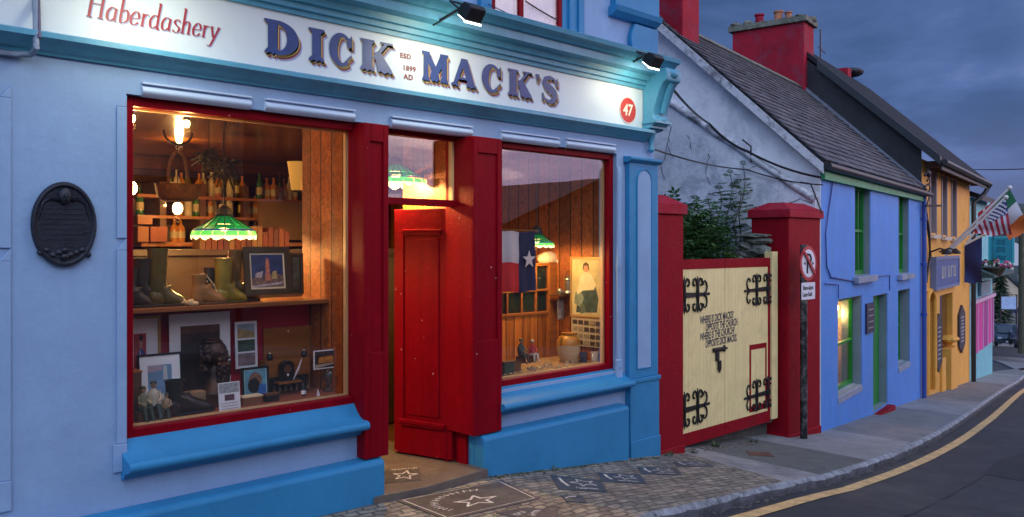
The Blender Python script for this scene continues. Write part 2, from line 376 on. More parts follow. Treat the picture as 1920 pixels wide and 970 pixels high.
for n_ in SETT.node_tree.nodes:
    if n_.type == 'VECT_MATH': n_.inputs[1].default_value = (.11, .10, 0)
    if n_.type == 'TEX_NOISE' and abs(n_.inputs['Scale'].default_value - 5) < .01: n_.inputs['Scale'].default_value = 6.5
    if n_.type == 'TEX_BRICK': n_.inputs['Mortar Smooth'].default_value = 1.0; n_.inputs['Mortar Size'].default_value = .013
    if n_.type == 'MIX_RGB' and n_.blend_type == 'MULTIPLY': n_.inputs[0].default_value = 1.0
CON1 = mat('pale_concrete', (.34, .31, .30), .8, var=.25, vscale=2.5, bump=.6, bscale=60, dirt=(.14, .13, .14), dscale=2.2, damt=.7, fine=.2)
CON2 = mat('dark_concrete', (.15, .15, .14), .8, var=.3, vscale=3, bump=.7, bscale=50, dirt=(.07, .065, .065), dscale=3, damt=.7, fine=.25)
CON3 = mat('grey_concrete', (.215, .21, .215), .8, var=.2, vscale=1.3, bump=.6, bscale=60, dirt=(.10, .10, .11), dscale=1.6, damt=.6, fine=.2)
CON4 = mat('light_concrete', (.30, .29, .29), .8, var=.2, vscale=1.3, bump=.6, bscale=60, dirt=(.13, .13, .14), dscale=2, damt=.6, fine=.2)
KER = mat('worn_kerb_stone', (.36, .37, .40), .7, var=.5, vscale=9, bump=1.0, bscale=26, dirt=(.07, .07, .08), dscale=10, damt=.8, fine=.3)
ASP = mat('asphalt', (.046, .046, .052), .6, var=.25, vscale=3.0, bump=1.0, bscale=110, dirt=(.10, .092, .088), dscale=.9, damt=.6, fine=.45)
YEL = mat('worn_yellow_line', (.86, .53, .22), .6, var=.15, vscale=8, bump=.4, bscale=90, dirt=(.20, .15, .08), dscale=9, damt=.6, fine=.2)
KL = [(-30, 3.0), (-6, 3.2), (0, 3.27), (3, 3.33), (4.75, 3.37), (5.66, 3.41), (6.71, 3.47), (7.74, 3.55), (9.12, 3.67), (11.94, 4.06), (15.22, 4.66), (21.68, 5.9), (28.14, 7.1), (34, 8.5), (40, 10.4), (55, 15.0), (72, 20.5), (100, 30)]
def kerbY(x):
    for i in range(len(KL) - 1):
        if x <= KL[i + 1][0]:
            p0 = KL[max(0, i - 1)]; p1 = KL[i]; p2 = KL[i + 1]; p3 = KL[min(len(KL) - 1, i + 2)]
            t = (x - p1[0]) / (p2[0] - p1[0])
            m1 = (p2[1] - p0[1]) / (p2[0] - p0[0]) * (p2[0] - p1[0]); m2 = (p3[1] - p1[1]) / (p3[0] - p1[0]) * (p2[0] - p1[0])
            return (2*t**3-3*t*t+1)*p1[1] + (t**3-2*t*t+t)*m1 + (-2*t**3+3*t*t)*p2[1] + (t**3-t*t)*m2
    return KL[-1][1]
def frange(a, b, st):
    r = []; n = max(1, int(round((b - a) / st)))
    return [a + (b - a) * i / n for i in range(n + 1)]
# the land: one sheet, road level
m = MB(); xs = frange(-60, -8, 8) + frange(-7, 34, .5) + frange(36, 120, 3) + frange(130, 500, 40) + [800, 1500, 3000]
ys = [-3000, -800, -200, -60, -30, -15, -8, -5, -2, 0, 1, 2, 3, 4, 5, 6, 8, 10, 14, 20, 30, 50, 100, 250, 700, 3000]
for x in xs:
    for y in ys: m.v.append((x, y, hg(x, max(-20, min(y, 40))) - .08))
ny = len(ys)
for i in range(len(xs) - 1):
    for j in range(ny - 1): m.f.append([i * ny + j, (i + 1) * ny + j, (i + 1) * ny + j + 1, i * ny + j + 1]); m.m.append(0)
struct(m.build('road', ASP, smooth=60))
def pave(x0, x1, mt, skew=0.0, back=1.2, dz=0.0):
    m = MB(); X = frange(x0, x1, .25 if x1 < 30 else 1.0); n = 6
    for i, x in enumerate(X):
        ky = kerbY(x) + .08
        wy = 5.3 if x < 10.6 else 5.3 + (x - 10.6) * .169
        if 6.9 < x < 10.3: wy = 6.9
        for j in range(n + 1):
            y = ky + (wy - ky) * j / n; xx = x + (.40 - .34 * min(1, max(0, (x - 6.8) / .9))) * (y - ky) * (1 if x < 12 else 0)
            m.v.append((xx, y, hg(xx, y) + dz + .002 * noise.noise(Vector((xx * 1.5, y * 1.5, 0)))))
    b = len(m.v)
    for i in range(len(X) - 1):
        for j in range(n): m.f.append([i * (n + 1) + j, (i + 1) * (n + 1) + j, (i + 1) * (n + 1) + j + 1, i * (n + 1) + j + 1]); m.m.append(0)
    return struct(m.build('pavement', mt, smooth=60))
pave(-20, 6.78, SETT); pave(6.782, 7.62, CON1); pave(7.622, 8.98, CON2); pave(8.984, 10.9, CON4)
pave(10.905, 13.6, CON3); pave(13.605, 15.0, CON3); pave(15.005, 18.0, CON4); pave(18.005, 24, CON3); pave(24.005, 29.5, CON4); pave(29.505, 70, CON3)
# kerb stones along the pavement edge
m = MB(); st = []
x = -20.0
while x < 70:
    L_ = .85 if x < 30 else 3
    xa, xb = x, x + L_ - .012
    segs = 8 if x < 14 else 2
    base = len(m.v); ring = 7
    for i in range(segs + 1):
        xx = xa + (xb - xa) * i / segs; ky = kerbY(xx); z = hg(xx, ky)
        rr = .012 if x < 14 else 0
        q = lambda k: rr * noise.noise(Vector((xx * 7, k * 3.1, 1.7))) * 1.6
        prof = [(-.01 + q(0), -.16), (q(1), -.05), (.004 + q(2), -.02 + q(3)), (.03 + q(4), .008 + q(5) * .4), (.055, .010 + q(6) * .4), (.078, .004), (.078, -.16)]
        for (py, pz) in prof: m.v.append((xx, ky + py, z + pz))
    for i in range(segs):
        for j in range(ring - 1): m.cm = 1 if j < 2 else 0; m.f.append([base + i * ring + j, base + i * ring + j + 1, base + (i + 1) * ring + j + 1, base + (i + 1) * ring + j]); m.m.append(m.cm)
    m.f.append([base + j for j in range(ring)]); m.m.append(0); m.f.append([base + segs * ring + j for j in range(ring)][::-1]); m.m.append(0)
    x += L_
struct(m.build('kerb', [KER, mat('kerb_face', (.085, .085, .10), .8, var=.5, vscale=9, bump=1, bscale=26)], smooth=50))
m = MB(); X = frange(-12, 40, .4)
for x in X:
    for o_ in (-.255 - .10 * min(1, max(0, (x - 8) / 8)), -.135 - .10 * min(1, max(0, (x - 8) / 8))):
        w_ = .004 * noise.noise(Vector((x * 5, o_ * 9, 0))); y = kerbY(x) + o_ + w_; m.v.append((x, y, hg(x, y) - .08 + .006))
for i in range(len(X) - 1): m.f.append([2 * i, 2 * i + 2, 2 * i + 3, 2 * i + 1]); m.m.append(0)
struct(m.build('road_marking', YEL))
CRA = mat('tar_seam', (.018, .018, .020), .45)
r_ = random.Random(41)
def seam(pts, w):
    m = MB(); P_ = []
    for a, b in zip(pts, pts[1:]):
        for k in range(10): t = k / 10; P_.append((a[0] + (b[0] - a[0]) * t + r_.uniform(-.02, .02), a[1] + (b[1] - a[1]) * t + r_.uniform(-.02, .02)))
    for x, y in P_:
        ww = w * r_.uniform(.4, 1.2)
        for s_ in (-ww, ww): m.v.append((x, y + s_, hg(x, y) - .08 + .004))
    for i in range(len(P_) - 1): m.f.append([2 * i, 2 * i + 2, 2 * i + 3, 2 * i + 1]); m.m.append(0)
    struct(m.build('road_seam', CRA))
seam([(4.5, 2.35), (6.5, 2.5), (9, 2.75), (13, 3.15), (20, 4.4), (28, 6.0)], .009); seam([(7.6, 2.6), (7.75, 2.1), (8.3, 1.8), (9.6, 1.7)], .006)
m = MB(); pp_ = [(9.8, 2.35), (12.4, 2.5), (12.5, 3.0), (11.0, 3.05), (9.9, 2.88)]
m.add([(x, y, hg(x, y) - .08 + .003) for x, y in pp_], [tuple(range(5))]); struct(m.build('road_patch', mat('asphalt_patch', (.033, .033, .037), .7, var=.3, vscale=6, bump=1, bscale=120, fine=.4)))
# ================================================================== PUB
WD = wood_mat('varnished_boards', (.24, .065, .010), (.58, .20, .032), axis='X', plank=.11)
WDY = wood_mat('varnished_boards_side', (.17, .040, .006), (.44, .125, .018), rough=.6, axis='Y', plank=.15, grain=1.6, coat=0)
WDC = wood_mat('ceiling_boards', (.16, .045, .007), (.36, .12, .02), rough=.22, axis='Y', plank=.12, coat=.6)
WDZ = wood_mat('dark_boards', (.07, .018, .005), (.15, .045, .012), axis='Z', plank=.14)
WDP = mat('plain_wood', (.28, .095, .02), .35, var=.3, vscale=5, stretch=(.3, 4, 4), bump=.1, bscale=20, coat=.2)
WDD = mat('dark_wood', (.09, .035, .014), .4, var=.3, vscale=5, stretch=(.3, 4, 4), bump=.1, bscale=20, coat=.2)
GOLDW = mat('pale_window_bead', (.62, .42, .20), .4, var=.1)
MAG = mat('crimson_panel', (.42, .006, .022), .55, var=.15)
GLW = glass_mat('shop_glass', refl=1.3, extra=.065)
GLD = glass_mat('small_glass', refl=1.2, extra=.05)
WELL = -1.2
Yw, Yf, Yg, Yp, Ypl = 5.0, 5.04, 5.085, 4.90, 4.87
XR = XY(1232, 4.96)            # right end of the front
XL = -3.0
Z0w1 = ZY(400, (178 + 828) / 2 + 0, 5.04)
ztop1 = ZY(237, 178, Yf); zbot1 = ZY(232, 828, Yf)
x1a, x1b = XY(232, Yf), XY(664, Yf)
x2a, x2b = XY(938, Yf), XY(1150, Yf)
zbot2 = ZY(1148, 686 + 8, Yf); ztop2 = ztop1
zbot = zbot1; ztop = ztop1
xpa, xpb = XY(684, Yp), XY(729, Yp)         # left red pilaster
xqa, xqb = XY(888, Yp), XY(941, Yp)         # right red pilaster
zPl = .355                                    # plinth top
zStr0, zStr1 = ZY(720, 196, Yw), ZY(720, 165, Yw)
zCor0 = ZY(800, 82, 4.98)
zCor1 = zCor0 + .30
print('pub', x1a, x1b, xpa, xpb, xqa, xqb, x2a, x2b, XR, 'z', zbot, zbot2, ztop, zStr0, zStr1, zCor0)
pub = thing('pub_building', 'pale blue pub with red framed shop windows and a lettered fascia', 'pub', (4.0, 5.0, 0))
# walls, built as butted blocks
m = MB(); T = .22
def zg(x): return hg(x, 5.0) - .3
zTop = 6.6
m.box(XL, x1a, Yw, Yw + T, -.3, zStr1)                       # left of window
m.box(x1a, x1b + .02, Yw, Yw + T, ztop, zStr1)               # lintel
m.box(x1b + .02, x2a, Yw, Yw + T, ztop, zStr1)
m.box(x2a, x2b, Yw, Yw + T, ztop, zStr1)
m.box(x2b, XR, Yw, Yw + T, -.8, zStr1)
m.box(x1a, xpb, Yw, Yw + T, -.3, zbot - .06)                 # under left window
m.box(XY(908, Ypl) + .02, x2b, Yw, Yw + T, -.6, zbot - .06)
m.box(XL, XR, Yw + .0, Yw + T, zCor0 + .1, zTop)              # first floor front
m.box(XR - .25, XR - .003, Yw + T, 9.5, -1.0, zTop - .01)           # end wall
m.box(XL, XL + .25, Yw + T, 9.5, -.3, zTop - .01)
m.box(XL + .25, XR - .25, 9.2, 9.5, -.5, zTop - .02)
m.build('wall', LB, pub)
m = MB(); m.prism([(4.85, zTop), (4.85, zTop + .06), (7.2, zTop + 2.0), (9.7, zTop + .06), (9.7, zTop)], XL - .1, XR + .05, 'x'); m.build('roof', WDD, pub)
# fascia board
m = MB(); m.box(XL, XR, Yw - .025, Yw - .001, zStr1 - .01, zCor0 + .04); m.build('fascia', FA, pub)
# plinth
m = MB()
pl = [(Ypl - .0, -.8), (Ypl, zPl - .035), (Ypl + .008, zPl - .012), (Ypl + .03, zPl), (Yw - .001, zPl + .012), (Yw - .001, -.8)]
m.prism(pl, XL, XY(722, Ypl), 'x')
m.build('plinth', PB, pub, bevel=.012)
m = MB()
xq0 = XY(908, Ypl); m.prism(pl, xq0, XY(1180, Ypl), 'x')
m.box(xq0 + .001, xqb, Yw, 5.35, -.5, zPl - .004)
m.build('plinth', PB, pub, bevel=.012)
# light band between plinth and sill sits on the wall itself: a raised panel
# sills: moulded profile
def sill(xa, xb, zb, nm='sill'):
    pr = [(Yf + .03, zb + .02), (Yf - .005, zb + .012), (Yf - .03, zb - .02), (Yf - .07, zb - .062), (Yf - .11, zb - .082), (Yf - .155, zb - .092)]
    n = 8; cy_, cz_, r_ = Yf - .160, zb - .122, .030
    for i in range(n + 1):
        a = radians(80 + i * (190) / n); pr.append((cy_ + r_ * cos(a), cz_ + r_ * sin(a)))
    pr += [(Yf - .145, zb - .158), (Yf - .11, zb - .168), (Yf - .085, zb - .20), (Yw - .001, zb - .21), (Yw - .001, zb - .062), (Yf + .03, zb - .05)]
    m = MB(); m.prism(pr, xa, xb, 'x'); return m.build(nm, PB, pub, smooth=40)
sill(x1a - .03, xpa + .012, zbot)
sill(xqb - .01, XY(1180, 4.93), zbot2)
# string course
def strc(xa, xb, z0, z1, mt, nm, proj=.13):
    h = z1 - z0
    pr = [(Yw - .001, z0), (Yw - .02, z0), (Yw - .03, z0 + .12 * h), (Yw - .06, z0 + .22 * h), (Yw - .085, z0 + .45 * h), (Yw - proj, z0 + .6 * h), (Yw - proj, z0 + .82 * h), (Yw - proj + .02, z0 + .9 * h), (Yw - .001, z1 + .01)]
    m = MB(); m.prism(pr, xa, xb, 'x'); return m.build(nm, mt, pub, smooth=30)
strc(XL, XY(1217, Yw - .06), zStr0, zStr1, TB_, 'string_course')
# cornice
hC = zCor1 - zCor0
pr = [(Yw - .002, zCor0), (4.955, zCor0), (4.95, zCor0 + .03), (4.925, zCor0 + .034), (4.92, zCor0 + .07), (4.89, zCor0 + .075), (4.875, zCor0 + .12), (4.80, zCor0 + .135), (4.795, zCor0 + .20), (4.765, zCor0 + .205), (4.74, zCor0 + .235), (4.70, zCor0 + .25), (4.69, zCor0 + .285), (4.72, zCor0 + .30), (Yw - .002, zCor0 + .345)]
m = MB(); m.prism(pr, XL, XR + .03, 'x'); m.build('cornice', TB_, pub, smooth=30)
# upper moulding of the cornice carried on at a lower tone
# console bracket at the right end
m = MB(); bx0, bx1 = XY(1208, 4.95), XR + .015
zb0 = ZY(1215, 212, 4.93); zt = zCor0 + .06
pr = [(4.97, zt + .12), (4.70, zt + .12), (4.69, zt + .02), (4.72, zt - .02), (4.75, zt - .03)]
for i in range(7): a = radians(100 + i * 13); pr.append((4.74 + .19 + .19 * cos(a) * 1.05, zt - .27 + .24 * sin(a)))
for i in range(9): a = radians(200 - i * 22); pr.append((4.885 + .035 * cos(a) * -1 - .0, zb0 + .05 - .045 * sin(a) * 1))
pr = [(4.97, zt + .12), (4.69, zt + .12), (4.675, zt + .06), (4.69, zt), (4.73, zt - .02), (4.765, zt - .07), (4.80, zt - .16), (4.835, zt - .25), (4.845, zt - .33), (4.825, zt - .36), (4.82, zt - .395), (4.84, zt - .42), (4.88, zt - .43), (4.90, zt - .46), (4.97, zt - .47)]
m.prism(pr, bx0, bx1, 'x'); br = m.build('console_bracket', TB_, pub, smooth=30, bevel=.008)
m = MB()
m.box(bx0 - .012, bx1 + .012, 4.80, 4.968, zt - .40, zt - .372); m.box(bx0 - .006, bx1 + .006, 4.86, 4.968, zt - .445, zt - .425)
m.lathe([(.002, -.02), (.03, 0), (.035, .02), (.02, .05), (.03, .10), (.045, .17), (.05, .2)], 12, Matrix.Translation(((bx0 + bx1) / 2, 4.955, zt - .66)))
m.ball(((bx0 + bx1) / 2, 4.70, zt + .07), .075, .05, .05); m.ball(((bx0 + bx1) / 2, 4.83, zt - .365), .075, .035, .032)
m.tube([((bx0 + bx1) / 2, 4.715, zt - .02), ((bx0 + bx1) / 2, 4.755, zt - .10), ((bx0 + bx1) / 2, 4.79, zt - .2), ((bx0 + bx1) / 2, 4.82, zt - .3)], .028, 8)
m.build('scroll', TB_, br, smooth=40)
# half round mouldings over the openings
for (ua, va, ub, vb) in ((264, 165, 468, 192), (495, 197, 662, 215), (731, 228, 882, 248), (937, 254, 1045, 270), (1058, 270, 1150, 281)):
    xa, xb = XY(ua, Yw), XY(ub, Yw); z1 = zStr0 - .045; z0 = z1 - .10
    z1 = ZY((ua + ub) / 2, (va + vb) / 2 - 10, Yw); z0 = z1 - .085
    m = MB(); pr = [(Yw - .001, z0)]
    for i in range(9): a = radians(i * 22.5); pr.append((Yw - .006 - .030 * sin(a), z0 + .002 + (z1 - z0 - .018) * i / 8))
    pr += [(Yw - .006, z1 - .012), (Yw - .034, z1 - .010), (Yw - .034, z1), (Yw - .001, z1)]
    m.prism(pr, xa, xb, 'x'); m.build('moulding', LT, pub, smooth=35)
# red pilasters
def red_pilaster(xa, xb, ztop_, zb_, foot, nm='pilaster'):
    m = MB(); m.box(xa, xb, Yp + .016, Yw + .25, zb_, ztop_)
    fw = .045; m.box(xa, xa + fw, Yp, Yp + .017, zb_, ztop_); m.box(xb - fw, xb, Yp, Yp + .017, zb_, ztop_)
    m.box(xa + fw, xb - fw, Yp, Yp + .017, ztop_ - .13, ztop_); m.box(xa + fw, xb - fw, Yp, Yp + .017, zb_, zb_ + .75)
    if False:
        pr = [(Yp + .01, zbot + .10), (Yp - .03, zbot - .0), (Yp - .075, zbot - .06), (Yp - .09, zbot - .12), (Yp - .07, zbot - .17), (Yp - .03, zbot - .2), (Yp - .03, zPl + .01), (Yf, zPl + .01), (Yf, zbot + .10)]
        m.prism(pr, xa - .004, xb + .001, 'x')
    return m.build(nm, RD, pub, bevel=.006)
zPt = ZY(705, 232, Yp)
red_pilaster(xpa, xpb, zPt, zPl + .013, True)
red_pilaster(xqa, xqb, zPt, zPl + .013, False)
m = MB(); m.box(xqa + .002, xqa + .10, Yp + .02, 5.16, zPt - .001, zPt + .0005); 
# right reveal panel of the doorway reaches the floor behind
m = MB(); m.box(XY(862, 5.14) , XY(862, 5.14) + .06, 5.06, 5.20, .10, zPt); m.box(xqa + .001, xqa + .05, Yw + .2505, 5.24, .10, zPt - .002)
m.build('door_post', RD, pub, bevel=.005)
# windows: frame > glass, bead
def shopwin(xa, xb, z0, z1, hid=0.0):
    fw = .055; m = MB()
    m.box(xa, xa + fw, Yf, Yf + .07, z0, z1); m.box(xb - fw, xb, Yf, Yf + .07, z0, z1)
    m.box(xa + fw, xb - fw, Yf, Yf + .07, z1 - fw * 1.1, z1); m.box(xa + fw, xb - fw, Yf, Yf + .07, z0, z0 + fw * 1.15)
    w = m.build('window', RD, pub, bevel=.006)
    g = MB(); g.box(xa + fw - .004, xb - fw + .004, Yg, Yg + .006, z0 + fw, z1 - fw); g.build('glass', GLW, w)
    b = MB(); b.box(xb - fw - .022, xb - fw, Yf + .0702, Yf + .10, z0 + fw, z1 - fw); b.box(xa + fw, xb - fw - .023, Yf + .0702, Yf + .10, z0 + fw, z0 + fw + .02); b.box(xa + fw, xb - fw - .023, Yf + .0702, Yf + .09, z1 - fw * 1.1 - .012, z1 - fw * 1.1); b.build('bead', GOLDW, w)
    return w
shopwin(x1a, x1b + .05, zbot, ztop); shopwin(x2a - .03, x2b, zbot2, ztop)
# chamfered surround mouldings beside the windows
def cham(x, sgn, z0, z1, nm='surround'):
    m = MB(); zc_ = z0 + (z1 - z0) * .56
    for (a, b_, w) in ((z0, zc_ - .03, .055), (zc_ + .04, z1 - .10, .055)):
        m.box(x, x + sgn * w, Yw - .014, Yw - .001, a, b_)
        m.prism([(x, b_), (x + sgn * w, b_), (x, b_ + .07)], Yw - .014, Yw - .001, 'y')
    m.box(x, x + sgn * .075, Yw - .02, Yw - .001, z0 - .16, z0 - .001)
    return m.build(nm, LB, pub, bevel=.004)
cham(x1a - .0, -1, zbot, ztop + .02)
xl0 = XY(20, Yw); cham(xl0, -1, zbot - .1, ztop)
# narrow colonette right of the right window
m = MB(); cxp = XY(1162, 4.97)
m.lathe([(.035, 0), (.035, .07), (.026, .08), (.026, .92), (.03, .94), (.034, .95), (.026, 1.0), (.026, 1.85), (.022, 1.9), (.0, 1.93)], 14, Matrix.Translation((cxp, 4.985, zbot2 + .03))); m.box(cxp - .04, cxp + .04, 4.965, 4.998, zbot2 - .12, zbot2 + .03)
m.build('colonette', LB, pub, smooth=40)
# right pilaster in mid blue with an arched inset
xa, xb = XY(1181, 4.94), XR - .002
zt_, zm = ZY(1205, 297, 4.94), ZY(1205, 708, 4.94)
m = MB(); m.box(xa, xb, 4.945, 4.9985, zm, zt_ - .02); m.prism([(4.90, zt_ + .0), (4.90, zt_ - .025), (4.93, zt_ - .05), (4.9985, zt_ - .055), (4.9985, zt_ + .012)], xa - .03, xb + .02, 'x')
m.box(xa, xb, 4.93, 4.9985, -.8, zm - .04); m.box(xa - .012, xb + .012, 4.915, 4.998, zm - .04, zm)
m.box(xa - .006, xb + .006, 4.918, 4.9975, -.7, -.02)
pil = m.build('pilaster', PB, pub, bevel=.006)
xc = (xa + xb) / 2; hw = (xb - xa) * .25
poly = [(xc - hw, zm + .09), (xc + hw, zm + .09)] + [(xc + hw * cos(a), zt_ - .16 - hw + hw * sin(a) + .05) for a in [radians(i * 20) for i in range(10)]]
m = MB(); m.prism(poly, 4.941, 4.9449, 'y'); m.build('inset', LB, pil)
n_ = MB(); pts = [(p[0], 4.94, p[1]) for p in poly] + [(poly[0][0], 4.94, poly[0][1])]; n_.tube(pts, .008, 6); n_.build('moulding', PB, pil)
# first floor window, surround and corner ornament
zf = zCor0 + .33; zft = zTop - .9
xs0, xs1 = XY(915, 5.0), XY(1047, 5.0)
m = MB()
for (a, b_) in ((xs0 - .12, xs0), (xs1, xs1 + .30)):
    m.box(a, b_, 4.95, 4.9995, zf, zft)
m.box(xs1 + .07, xs1 + .13, 4.925, 4.951, zf, zft); m.box(xs1 + .20, xs1 + .26, 4.93, 4.951, zf, zft)
fw_ = m.build('window_surround', PB, pub, bevel=.006)
m = MB(); xm_ = XY(974, 4.98)
m.box(xm_ - .025, xm_ + .025, 4.955, 4.9992, zf, zft); m.box(xs1 - .045, xs1 - .001, 4.955, 4.9992, zf, zft); m.box(xs0 + .001, xs0 + .04, 4.955, 4.9992, zf, zft)
w = m.build('window', RD, pub)
CURT = mat('net_curtain', (.62, .60, .66), .8, var=.12, vscale=9, stretch=(12, 1, .6))
m = MB(); n = 60
for i in range(n + 1):
    x = xs0 + .04 + (xs1 - xs0 - .09) * i / n; y = 4.99 + .008 * sin(i * 1.3) * .7
    m.v += [(x, y, zf), (x, y, zft)]
for i in range(n): m.f.append([2 * i, 2 * i + 2, 2 * i + 3, 2 * i + 1]); m.m.append(0)
m.build('curtain', CURT, w, smooth=60)
m = MB(); m.box(xs0 + .041, xs1 - .046, 4.968, 4.972, zf, zft); m.build('glass', GLD, w)
xo = XY(1150, 4.96); zo = ZY(1180, 24, 4.93)
m = MB(); m.box(xo, XR, 4.93, 4.9995, zo + .03, zTop); m.prism([(4.88, zo + .03), (4.90, zo - .02), (4.95, zo - .06), (4.9995, zo - .07), (4.9995, zo + .03)], xo - .03, XR - .001, 'x')
xo2 = XY(1183, 4.96); zz0, zz1 = zf - .03, zo - .08
m.prism([(XR - .001, zz0), (XR - .001, zz1), (xo2 + .05, zz1)] + [(xo2 + .05 - .06 * sin(radians(t)), zz0 + (zz1 - zz0) * (1 - t / 180)) for t in range(20, 180, 20)] + [(xo2 + .05, zz0)], 4.945, 4.9994, 'y')
m.build('corner_ornament', PB, pub, bevel=.006)
# ---------------------------------------------------------------- doorway
m = MB(); zs = .105; m.prism([(XY(722, 4.72), 4.86), (XY(800, 4.8), 4.80), (xqa + .1, 4.84), (xqa + .1, 7), (xpb - .1, 7), (xpb - .1, 4.86)], -.4, zs, 'z'); STP = mat('step_stone', (.13, .10, .085), .55, var=.3, vscale=4, bump=.5, bscale=40, dirt=(.07, .05, .045), dscale=4)
m.build('step', STP, pub, bevel=.015)
zb_ = ZY(790, 383, 5.16)
m = MB(); xd0, xd1 = xpb - .02, XY(862, 5.14)
m.box(xd0, xd1, 5.12, 5.20, zb_ - .012, zb_ + .04); m.box(xd0, xd1, 5.12, 5.20, ztop - .04, ztop + .03)
m.box(XY(852, 5.14), xd1 + .001, 5.118, 5.202, zb_ + .041, ztop - .041); tf = m.build('transom', RD, pub, bevel=.004)
m = MB(); m.box(xd0, XY(852, 5.14), 5.155, 5.161, zb_ + .041, ztop - .041); m.build('glass', GLD, tf)
m = MB(); m.box(XY(852, 5.14) - .02, XY(852, 5.14) - .0005, 5.14, 5.19, zb_ + .041, ztop - .041); m.build('bead', GOLDW, tf)
hx, hy = XY(857, 5.16), 5.20; wd = .60; ang = radians(105)
door = MB(); z0d, z1d = zs + .015, zb_ - .02; Md = Matrix.Translation((hx, hy, 0)) @ Matrix.Rotation(ang, 4, 'Z')
# local: x along the leaf from the hinge, y towards the street/left
door.box(0, wd, -.02, .018, z0d, z1d, Md)
fs_ = .10
for s_ in (1, -1):
    ya, yb = (.018, .030) if s_ == 1 else (-.032, -.02)
    door.box(0, fs_, ya, yb, z0d, z1d, Md); door.box(wd - fs_, wd, ya, yb, z0d, z1d, Md); door.box(fs_, wd - fs_, ya, yb, z1d - .17, z1d, Md); door.box(fs_, wd - fs_, ya, yb, z0d, z0d + .26, Md)
    door.box(fs_ + .035, wd - fs_ - .035, ya if s_ == 1 else yb - .003, (yb - .003) if s_ == 1 else ya + .0, z0d + .33, z1d - .24, Md)
do = door.build('door', RD, pub, bevel=.005)
m = MB()
for s_ in (1,):
    zA = z0d + .26; m.box(fs_ - .04, wd - fs_ + .04, .0302, .055, zA, zA + .03, Md); m.box(fs_ - .02, wd - fs_ + .02, .0302, .048, zA - .02, zA + .0005, Md); m.build('door_moulding', RD, do, bevel=.003); m = MB()
    zA = z1d - .17; m.box(fs_ - .01, wd - fs_ + .01, .0302, .044, zA - .02, zA, Md); m.box(fs_ + .01, wd - fs_ - .01, .0302, .038, zA - .05, zA - .0195, Md)
m.build('door_moulding', RD, do, bevel=.003)
# ---------------------------------------------------------------- interior
inn = MB(); zC = ztop + .045; zB = 8.7
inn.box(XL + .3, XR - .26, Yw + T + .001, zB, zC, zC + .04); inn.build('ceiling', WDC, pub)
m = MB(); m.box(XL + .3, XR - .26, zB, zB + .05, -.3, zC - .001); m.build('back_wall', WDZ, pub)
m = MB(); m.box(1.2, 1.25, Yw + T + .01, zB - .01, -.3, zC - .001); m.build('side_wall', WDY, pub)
m = MB(); m.box(XL + .3, XR - .26, Yw + T, zB, -.02, .03); m.build('floor', WDD, pub)
# display bay left
yB = 5.62; xS = XY(647, 5.12)
m = MB(); m.box(x1a - .3, xS + .03, Yw + T * 0 + .11, yB + .3, .745, .80); m.build('display_floor', mat('display_cloth', (.26, .07, .035), .7, var=.2), pub)
zSh = ZY(400, 572, 5.34)
m = MB(); m.box(x1a - .3, xS, yB, yB + .02, .80, zSh - .012); m.build('display_back', MAG, pub)
m = MB(); m.box(x1a - .3, xS, 5.33, yB + .12, zSh - .03, zSh); m.build('display_shelf', WDP, pub, bevel=.003)
m = MB(); m.box(xS, xS + .03, 5.115, yB + .10, .30, zC - .002); m.build('display_side', WDY, pub)
m = MB(); m.box(xS + .031, xS + .045, 5.25, yB + .10, .05, zC - .002); m.build('passage_panel', WDY, pub)
# display bay right
yB2 = 5.80; xS2 = XY(1139, 5.12)
m = MB(); m.box(x2a - .2, xS2 + .05, 5.112, yB2 + .0, zbot2 + .02, zbot2 + .06); m.build('display_floor', mat('display_board', (.33, .20, .10), .6, var=.3, vscale=8), pub)
m = MB(); m.box(xS2, xS2 + .04, 5.112, zB - .02, .2, zC - .002); m.build('display_side', WDY, pub)
m = MB(); m.box(xqa + .05, xqa + .09, 5.22, yB2 + .1, .05, zC - .002); m.build('display_side', WDY, pub)
zr = ZY(985, 546, yB2); zr2 = ZY(985, 588, yB2); zpt = ZY(985, 500, yB2)
scr = MB(); xe = XY(1060, yB2)
scr.box(x2a - .2, XY(1030, yB2), yB2, yB2 + .03, zbot2 + .03, zr2 - .02)
scr.build('screen_boards', WD, pub)
m = MB(); xx1 = XY(1030, yB2); m.box(x2a - .2, xx1, yB2 - .01, yB2 + .035, zr2 - .02, zr2 + .01); m.box(x2a - .2, xx1, yB2 - .01, yB2 + .035, zr - .01, zr + .012); m.box(x2a - .2, xx1, yB2 - .01, yB2 + .035, zpt, zpt + .03)
for u in (938, 951, 978, 1005): m.box(XY(u, yB2) - .012, XY(u, yB2) + .012, yB2 - .006, yB2 + .03, zr2 + .011, zpt - .001)
m.box(xx1 - .02, xx1 + .14, yB2 - .02, yB2 + .05, zbot2 + .05, ZY(1040, 492, yB2)); m.build('screen_frame', WDP, pub, bevel=.003)
DKG = mat('dark_pane', (.01, .02, .022), .1)
m = MB(); m.box(x2a - .2, xx1 - .03, yB2 + .012, yB2 + .018, zr2 + .01, zpt); m.build('screen_glass', DKG, pub)
